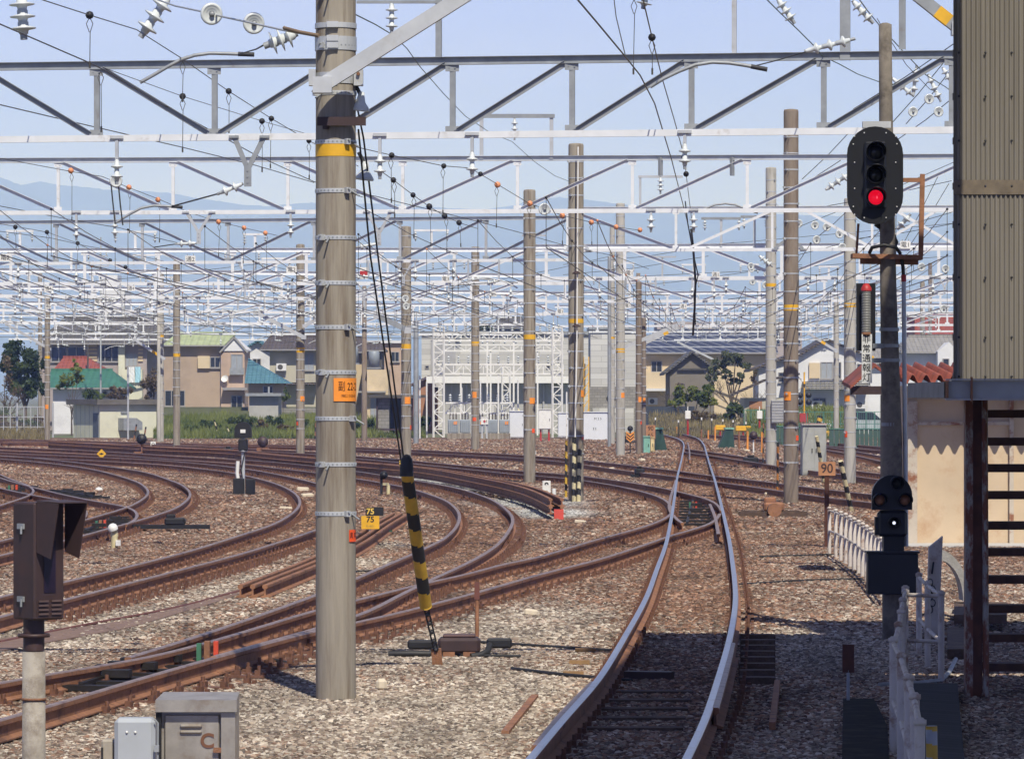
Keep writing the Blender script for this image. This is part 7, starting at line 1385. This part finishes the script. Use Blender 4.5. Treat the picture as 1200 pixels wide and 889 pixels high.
for (x, y, w_, h_, lab) in ((447,801,13,16,'upright cream stone block right of the foreground pole'),(622,717,17,9,'wide cream stone near the bottom centre'),(490,718,11,6,'cream stone on the sleeper ends left of the striped guard'),(875,527.5,7,3,'tiny cream stone near the crossing track'),(901,578.5,10,5,'cream stone left of the foot of the tallest brown pole'),(680,611,13,4.5,'flat cream stone between the curved tracks'),(717,549,7,4,'small white stone by the far track'),(752,538.5,8,4,'small cream stone beside the far bend'),(355,573,14,6,'pale stone block at the left of the foreground pole'),(360,580,14,5,'second pale stone block at the left of the foreground pole'),(335,595,15,4,'flat pale stone inside the curve'),(140,530,9,2,'pale flat stone between the far left tracks'),(218,545,9,2,'pale flat stone in the second gap of the far left tracks'),(1031,548,6,4,'white stone on the ballast at the right')):
    c = G(x, y+h_/2); s_ = c.y/F; m2 = MB(); rr_ = random.Random(int(x)); m2.bevbox((0,0,h_*s_*.45),(w_*s_,max(.12,w_*s_*.6),h_*s_*.9),h_*s_*.22); o_ = m2.build('cream_stone', stoneW, None, c); o_.rotation_euler = (rr_.uniform(-.1,.1), rr_.uniform(-.12,.12), rr_.uniform(-.4,.4)); tag(o_, lab, 'stone')
# ------------------------------------------------------------------ switch gear on the tracks
def swmark(label, px, py, w_, a=M('switch_green',(.05,.17,.10),.6), b=M('switch_red',(.62,.07,.03),.6)):
    c = G(px, py, .03); s_ = c.y/F; t = thing('switch_marker', c, label, 'switch marker'); h_ = w_*(.95 if w_ > 20 else .7)*s_; W = w_*s_
    MB().box((-W*.36,0,h_*.5),(W*.2,.10,h_)).build('green_plate', a, t); MB().box((0,0,h_*.55),(W*.24,.16,h_*1.1)).build('weight_block', rust, t); MB().box((W*.38,0,h_*.55),(W*.2,.10,h_*1.1)).build('red_plate', b, t); return t
swmark('green and red switch marker in the near turnout at the lower left', 243, 779, 27); swmark('small orange red and green switch marker in the left crossover', 118, 619, 13); swmark('green and orange switch marker at the left edge', 15, 577, 12); swmark('green and red switch marker inside the turnout of the main track', 812, 595, 10); swmark('tiny teal switch marker on the far track left of the dwarf signal', 247, 533, 10)
oil = M('oily_black_steel', (.018,.015,.014), .55, .2, .4, 8)
def plates(label, pa, pb, n, wd, ln=.9, hgt=.05):
    A_, B_ = G(*pa), G(*pb); t = thing('switch_gear', A_, label, 'switch gear'); d = (B_-A_); L_ = d.length; d.normalize(); nn = Vector((d.y,-d.x,0)); ang = math.atan2(nn.y, nn.x)
    for k in range(n): p = d*(L_*k/max(1,n-1)); MB().box((p.x,p.y,.05),(wd,.16,hgt),0,rz=ang).build('slide_plate', oil, t)
    mb = MB(); mb.bar(Vector((0,0,.08)), d*L_+Vector((0,0,.08)), .05, .04); mb.build('pull_rod', oil, t); m2 = MB()
    for k in range(3): p = d*(L_*(.2+.25*k))+nn*.12; m2.box((p.x,p.y,.12),(.26,.16,.07),0,rz=ang)
    m2.build('detector_box', oil, t); return t
plates('black oily slide plates and rods of the near left turnout', (95,812), (215,775), 9, 1.0); plates('black switch gear between the rails of the main turnout', (805,617), (812,590), 9, .95); plates('black switch gear of the left hand crossover', (100,626), (140,609), 7, .9); plates('dark slide plates of the crossover nearer the left edge', (110,585), (60,577), 7, .8); plates('dark switch gear where the left edge curve splits', (10,583), (28,572), 5, .8)
def timber(label, pts, w_=.2, h_=.12, z=.02, mat=wood, name='long_timber', cat='timber', group=None):
    a, b = G(*pts[0], z), G(*pts[1], z); return tag(MB().bar(Vector((0,0,0)), b-a, w_, h_).build(name, mat, None, a), label, cat, group)
for k, y in enumerate((748,754.5,761,768,775,782.5,790.5,799)): timber('long turnout timber sticking out right of the shiny right rail', ((868-(k>4)*2,y),(908,y)), .19, .10, .03, wood, group='long turnout timbers right of the main track')
for k, y in enumerate((812,822,832,843,855)): timber('dark slide timber between the main rails in the shade', ((712-k*9,y),(812-k*3,y)), .19, .05, .012, wood, name='slide_timber', group='slide timbers in the shade')
timber('dark channel iron lying between the main rails', ((733,790),(788,791)), .14, .07, .05, brownp, 'channel_iron', 'iron'); timber('rusty bar lying on the ballast left of the main track at the bottom', ((592,858),(627,815)), .06, .03, .03, rust, 'iron_bar', 'iron'); timber('dark bar at the ends of the long timbers', ((905,850),(911,800)), .05, .06, .08, rust, 'iron_bar', 'iron')
for (x, y) in ((674,762),(667,776),(660,789)): timber('yellow tipped sleeper end beside the left main rail', ((x,y),(x+24,y)), .09, .05, .03, M('rust_yellow_timber', (.28,.17,.08), .8, 0, .2, 8), 'sleeper_end', 'timber', 'yellow tipped sleeper ends')
# short rails of the lowest turnout
def shortrail(label, px, top=rusthi, dz=-.004, sc=1.0): p = rail_path(px, .4, 4); t = thing('short_rail', p[0], label, 'rail'); o_ = sweep_rail('rail', p, top, t, dz, sc); o_.data.transform(Matrix.Translation(-p[0])); return t
shortrail('rusty closure rail tapering against the left main rail at the bottom', [(628,872),(655,838),(680,812),(696,797)]); shortrail('short wing rail ending beside the right main rail', [(838,828),(846,800),(853,774),(858,752)]); shortrail('guard rail inside the right main rail near the far turnout', [(832,590),(838,605),(842,625)]); shortrail('guard rail on the left side of the far bend', [(806,518),(808,528),(808,538)]); shortrail('wing rail of the frog on the left main rail', [(792,562),(784,592),(792,606),(800,612)]); shortrail('check rail outside the right main rail', [(858,618),(868,660),(872,700)]) if False else None
def stored(label, px, n=2, gap=.17, lift=0.0, sc=1.0, endred=None, lvl=1):
    base = smooth(resample([G(x,y,ZR) for x,y in catmull(px)], 1.0), 8); t = thing('stored_rails', base[0], label, 'rails')
    for L in range(lvl):
        for k in range(n):
            p = offset(base, (k-(n-1)/2)*gap); o_ = sweep_rail('rail', p, rust, t, lift+L*.166-.03, sc); o_.data.transform(Matrix.Translation(-base[0]))
    if endred: e = base[-1]-base[0]; MB().box((e.x+.05,e.y-.1,-.08),(.20,.10,.22)).build('red_end_block', M('red_block',(.62,.08,.06),.6), t)
    return t
stored('pair of stored rusty rails on timbers crossing behind the foreground pole', [(296,684),(330,671),(369,656),(418,632),(445,614),(470,600)], 3, .16, .02)
stored('thick bundle of stored dark rails curving beside the bright ballast with a red end', [(60,523),(200,531),(267,534),(318,540),(369.6,545),(418,550),(502,558),(555,568),(605,579),(630,587),(652,598)], 2, .24, .12, 1.25, True, 2)
for (a, b, lab) in (((425,628),(455,624),'green chock block under the stored rails'),((395,640),(415,638),'red chock block under the stored rails'),((288,688),(300,686),'red and green chock at the left end of the stored rails')): timber(lab, (a,b), .16, .10, .03, M('switch_green',(.05,.17,.10)) if 'green' in lab[:6] else M('faded_red',(.32,.10,.08),.7), 'chock_block', 'block')
# switch machine with a post right of the striped guard
c = G(538,770); s_ = c.y/F; t = thing('switch_machine', c, 'brown cased switch machine with black cables and rods, right of the striped guard', 'switch machine'); MB().bevbox((0,.1,.12),(50*s_,.34,.16),.03).build('case', brownp, t); MB().bevbox((0,.1,.215),(38*s_,.26,.03),.01).build('lid', M('machine_lid',(.09,.05,.045),.6), t); MB().box((-12*s_,0,.0),(14*s_,.2,.12)).build('foot', rust, t); MB().box((12*s_,0,.0),(14*s_,.2,.12)).build('foot', rust, t)
m2 = MB(); m2.bevbox((-44*s_,.2,.12),(34*s_,.16,.09),.02); m2.build('left_gearbox', black, t); m2 = MB(); m2.bevbox((47*s_,.25,.13),(30*s_,.14,.10),.02); m2.build('right_gearbox', black, t)
MB().tube([(-25*s_,-.05,.1),(-35*s_,-.12,.04),(-55*s_,-.15,.05),(-82*s_,-.1,.04)], .035, 8).build('cable', blackr, t); MB().tube([(36*s_,.1,.12),(33*s_,-.05,.06),(25*s_,-.12,.03),(14*s_,-.15,.02)], .035, 8).build('cable', blackr, t); MB().tube([(30*s_,-.2,.03),(50*s_,-.25,.03),(72*s_,-.3,.03)], .018, 6).build('cable', blackr, t)
c = G(559,748); s_ = c.y/F; t = thing('marker_post', c, 'thin rusty post with a small flat plate behind the switch machine', 'post'); MB().cyl((0,0,-.1),(0,0,ZH(700,c.y)),.022,8).build('stem', rust, t); MB().box((0,-.02,ZH(692,c.y)),(6*s_,.015,20*s_)).build('plate', M('dull_red_plate',(.14,.05,.04),.7), t)
c = G(200,623); s_ = c.y/F; t = thing('switch_machine', c, 'black switch machine with a long bar right of the cream marker lamp', 'switch machine'); MB().box((0,0,.10),(92*s_,.16,.08)).build('long_bar', black, t); MB().bevbox((5*s_,.05,.2),(24*s_,.3,.14),.03).build('case', black, t); MB().bevbox((0,.05,.3),(10*s_,.2,.08),.02).build('lid', black, t)
c = G(908,606); s_ = c.y/F; t = thing('switch_machine', c, 'brown switch machine on two timbers in front of the tallest brown pole', 'switch machine')
for y_, x0_, x1_ in ((0,-42,38),(.9,-36,32)): MB().box(((x0_+x1_)/2*s_,y_,.06),((x1_-x0_)*s_,.22,.14)).build('timber', wood, t)
MB().bevbox((0,.4,.22),(24*s_,.5,.2),.04).build('case', rust, t); MB().cyl((-1*s_,-.25,.16),(-1*s_,.1,.16),.15,16).build('motor', rust, t); MB().bevbox((-4*s_,.6,.36),(14*s_,.3,.12),.03).build('lid', rust, t)
for k, (x, y, w_) in enumerate(((884,545,40),(735,519,30),(752,560,26),(270,533,26),(805,812+0,0))):
    if not w_: continue
    c = G(x, y); s_ = c.y/F; t = thing('point_motor', c, ['dark point motor between the tall brown pole and the main track','dark point motor in front of the relay cabinet','dark point motor left of the main track crossing','dark point motor on the far track left of the dwarf signal'][k], 'point motor'); MB().box((0,0,.07),(w_*s_,.3,.10)).build('base_bar', black, t); MB().bevbox((-.1*w_*s_,.1,.2),(w_*.45*s_,.4,.2),.04).build('case', black, t); MB().bevbox((-.1*w_*s_,.1,.34),(w_*.2*s_,.25,.08),.02).build('lid', oil, t)
# dark shadow streaks on the ballast, laid as thin tubes
for k, pts in enumerate(([(120,790),(210,783),(300,772),(340,777)], [(600,783),(660,790),(740,797)], [(560,752),(640,757),(720,762)], [(395,670),(450,668),(500,663)], [(0,752),(100,732),(200,713),(290,690)], [(860,685),(940,680),(1010,678)], [(890,652),(960,650),(1015,649)])): tag(MB().tube([G(x,y,.028) for x,y in catmull(pts, 6)], .020, 6).build('shadow_streak', blackr if k != 4 else MATS['dull_red_plate']), 'thin tube laid over the ballast in place of a dark shadow streak', 'cable', 'tubes standing in for shadow streaks on the ballast')
slab('cable_trough', 'dull brown cable trough lid strip in the ballast at the left', [(0,762),(0,748),(150,726),(240,702),(300,683),(304,688),(240,709),(150,735)], .03, .03, M('trough_brown', (.20,.13,.10), .85, 0, .2, 4), 'cable trough')
# ------------------------------------------------------------------ near left: signal housing and cabinets
Yh = 28.0; s_ = Yh/F; c = P(45,462,Yh); c.z = 0; t = thing('signal_housing', c, 'dark brown hooded signal housing on a concrete post at the left foreground', 'railway signal'); rz_ = R(40); Zh = lambda py: ZH(py, Yh); Q = Matrix.Rotation(rz_, 3, 'Z')
def rb(nm, cx_, cy_, cz_, dx, dy, dz_, mat, bv=.008, par=None): m2 = MB(); m2.bevbox((0,0,0), (dx,dy,dz_), bv, 0); o_ = m2.build(nm, mat, par or t); v = Q@Vector((cx_,cy_,0)); o_.location = (v.x, v.y, cz_); o_.rotation_euler.z = rz_; return o_
bx = rb('body', 0, 0, (Zh(588)+Zh(725))/2, .235, .26, Zh(588)-Zh(725), brownp, .012)
m2 = MB(); zt = Zh(587); m2.add([(-.12,.0,zt),(.12,0,zt),(.12,-.24,zt-.02),(-.12,-.24,zt-.02),(-.12,-.19,zt-.36),(.12,-.19,zt-.36),(-.12,0,zt-.02),(.12,0,zt-.02)], [(0,1,2,3),(3,2,5,4),(0,3,4),(1,5,2)]); 
hood = MB(); th = .006
for sx_ in (-1,1):
    x = .123*sx_; hood.prism([(0,0),(0,0)] , 0, 0) if False else None
    hood.add([(x,-.13,zt),(x,-.35,zt-.01),(x,-.27,zt-.37),(x,-.13,zt-.33),(x-.008*sx_,-.13,zt),(x-.008*sx_,-.35,zt-.01),(x-.008*sx_,-.27,zt-.37),(x-.008*sx_,-.13,zt-.33)], [(0,1,2,3),(7,6,5,4),(0,4,5,1),(1,5,6,2),(2,6,7,3)])
hood.add([(-.123,-.12,zt+.002),(.123,-.12,zt+.002),(.123,-.355,zt-.008),(-.123,-.355,zt-.008),(-.123,-.12,zt+.010),(.123,-.12,zt+.010),(.123,-.355,zt),(-.123,-.355,zt)], [(3,2,1,0),(4,5,6,7),(2,3,7,6),(0,4,7,3),(1,2,6,5)])
o_ = hood.build('hood', brownp, t); o_.rotation_euler.z = R(46)
scr = MB(); scr.span(-.045,.045,-.136,-.131,0,.34); o_ = scr.build('display_panel', M('purple_black_display', (.015,.008,.022), .35, 0, .3, 40), t, (0,0,Zh(693))); o_.rotation_euler.z = rz_; 
m2 = MB(); [m2.box((sx_*.05,-.135,Zh(703)-.028*k),(.075,.012,.012)) for sx_ in (-1,1) for k in range(4)]; o_ = m2.build('louvres', M('louvre_brown', (.10,.065,.06), .5), t); o_.rotation_euler.z = rz_
for py in (616,701): m2 = MB(); m2.box((-.122,0.02,Zh(py)),(.02,.07,.035)); m2.cyl((-.135,.0,Zh(py)),(-.135,.0,Zh(py)-.05),.008,6); o_ = m2.build('latch', galvd, t); o_.rotation_euler.z = rz_
MB().lathe([(.07,Zh(762)),(.07,Zh(724))], (-.03,0,0), n=24).build('collar', brownp, t); MB().lathe([(.075,Zh(746)),(.105,Zh(746)),(.105,Zh(742)),(.075,Zh(742))], (-.03,0,0), n=24).build('flange', brownp, t); MB().lathe([(.078,-.2),(.075,Zh(763)),(.0,Zh(762.5))], (-.03,0,0), n=28).build('post', M('post_concrete', (.34,.31,.27), .9, 0, .15, 6, (.20,.17,.14), 4, .5, .65, .3, 80), t); MB().lathe([(.077,Zh(820)),(.083,Zh(820)),(.083,Zh(817)),(.077,Zh(817))], (-.03,0,0), n=24).build('strap', rust, t)
Yc = 27.0; s_ = Yc/F; c = P(232,462,Yc); c.z = 0; t = thing('steel_cabinet', c, 'stainless cabinet with a projecting roof and a rusty letter C on its door', 'cabinet'); X = lambda px: (px-232)*s_; Z = lambda py: ZH(py, Yc)
steelC = M('stainless_cabinet', (.40,.37,.33), .42, .45, .18, 7, (.26,.20,.15), 4, .5, .7); MB().span(X(189),X(262),.03,.36,-.1,Z(834)).build('body', steelC, t); MB().span(X(259.5),X(276),-.03,.36,-.1,Z(834)).build('side_frame', steelC, t); MB().span(X(183),X(189),-.03,.33,-.1,Z(834)).build('side_frame', black, t)
mb = MB(); mb.add([(X(183),-.06,Z(833)),(X(278),-.06,Z(833)),(X(278),-.06,Z(819)),(X(183),-.06,Z(819)),(X(186),.40,Z(833)),(X(276),.40,Z(833)),(X(276),.40,Z(819)+.02),(X(186),.40,Z(819)+.02)], [(0,1,2,3),(3,2,6,7),(5,4,7,6),(1,5,6,2),(4,0,3,7),(4,5,1,0)]); mb.build('roof', steelC, t)
d_ = MB().bevbox(((X(193)+X(257))/2,.012,(Z(837)-.1)/2),(X(257)-X(193),.03,Z(837)+.1),.006).build('door', steelC, t); m2 = MB(); m2.bevbox(((X(211)+X(237))/2,-.012,Z(850)),(X(237)-X(211),.02,.022),.008); m2.bevbox(((X(211)+X(237))/2,-.012,Z(857)),(X(237)-X(211),.02,.022),.008); m2.build('door_grip', steelC, d_); text_mesh('lettering', 'C', .125, M('rusty_lettering', (.16,.07,.04), .8), d_, (X(243),-.008,Z(868)), bold=.004); MB().box((X(255),-.02,Z(878)),(.05,.03,.03)).build('hasp', rust, d_)
c = P(158,462,26.6); c.z = 0; t = thing('grey_terminal_box', c, 'smooth light grey terminal box left of the stainless cabinet', 'box'); s_ = 26.6/F; lg = M('light_grey_paint', (.42,.45,.48), .4, .1, .06, 4); m2 = MB(); m2.bevbox((0,.06,ZH(841,26.6)/2-.05),(48*s_,.16,ZH(841,26.6)+.1),.025); m2.build('case', lg, t); MB().box((26*s_,-.03,ZH(876,26.6)),(.03,.04,.04)).build('latch', galvd, t); MB().tube([(27*s_,-.03,.1),(27.5*s_,-.03,ZH(846,26.6)),(24*s_,-.03,ZH(842,26.6))], .006, 5).build('wire_handle', galvd, t); m2 = MB(); [m2.sphere((x_*s_,-.025,ZH(857,26.6)), .009, 3) for x_ in (-9,1)]; m2.build('screws', white, t)
c = P(126,462,26.7); c.z = 0; t = thing('small_terminal_box', c, 'small beige box at the left of the light grey terminal box', 'box'); m2 = MB(); m2.bevbox((0,.05,ZH(866,26.7)/2-.05),(15*s_,.12,ZH(866,26.7)+.1),.012); m2.build('case', M('beige_box', (.36,.32,.26), .6), t); MB().cyl((-6*s_,-.02,.0),(-6*s_,-.02,ZH(875,26.7)),.008,6).build('rod', cable, t)
# red and white plate hung on the third beam, in the gap right of the foreground pole
c = P(426.5,320,135); t = thing('banded_plate', c, 'white plate with a red band hanging right of the foreground pole', 'sign'); s_ = 135/F; MB().box((0,0,0),(9.5*s_,.02,13.5*s_)).build('plate', white, t); MB().box((0,-.013,0),(9.5*s_,.006,5*s_)).build('red_band', redM, t); MB().bar((-4*s_,.02,5*s_),(-4*s_,.02,10*s_),.03,.03,0,(0,1,0)).build('hook', galvd, t)
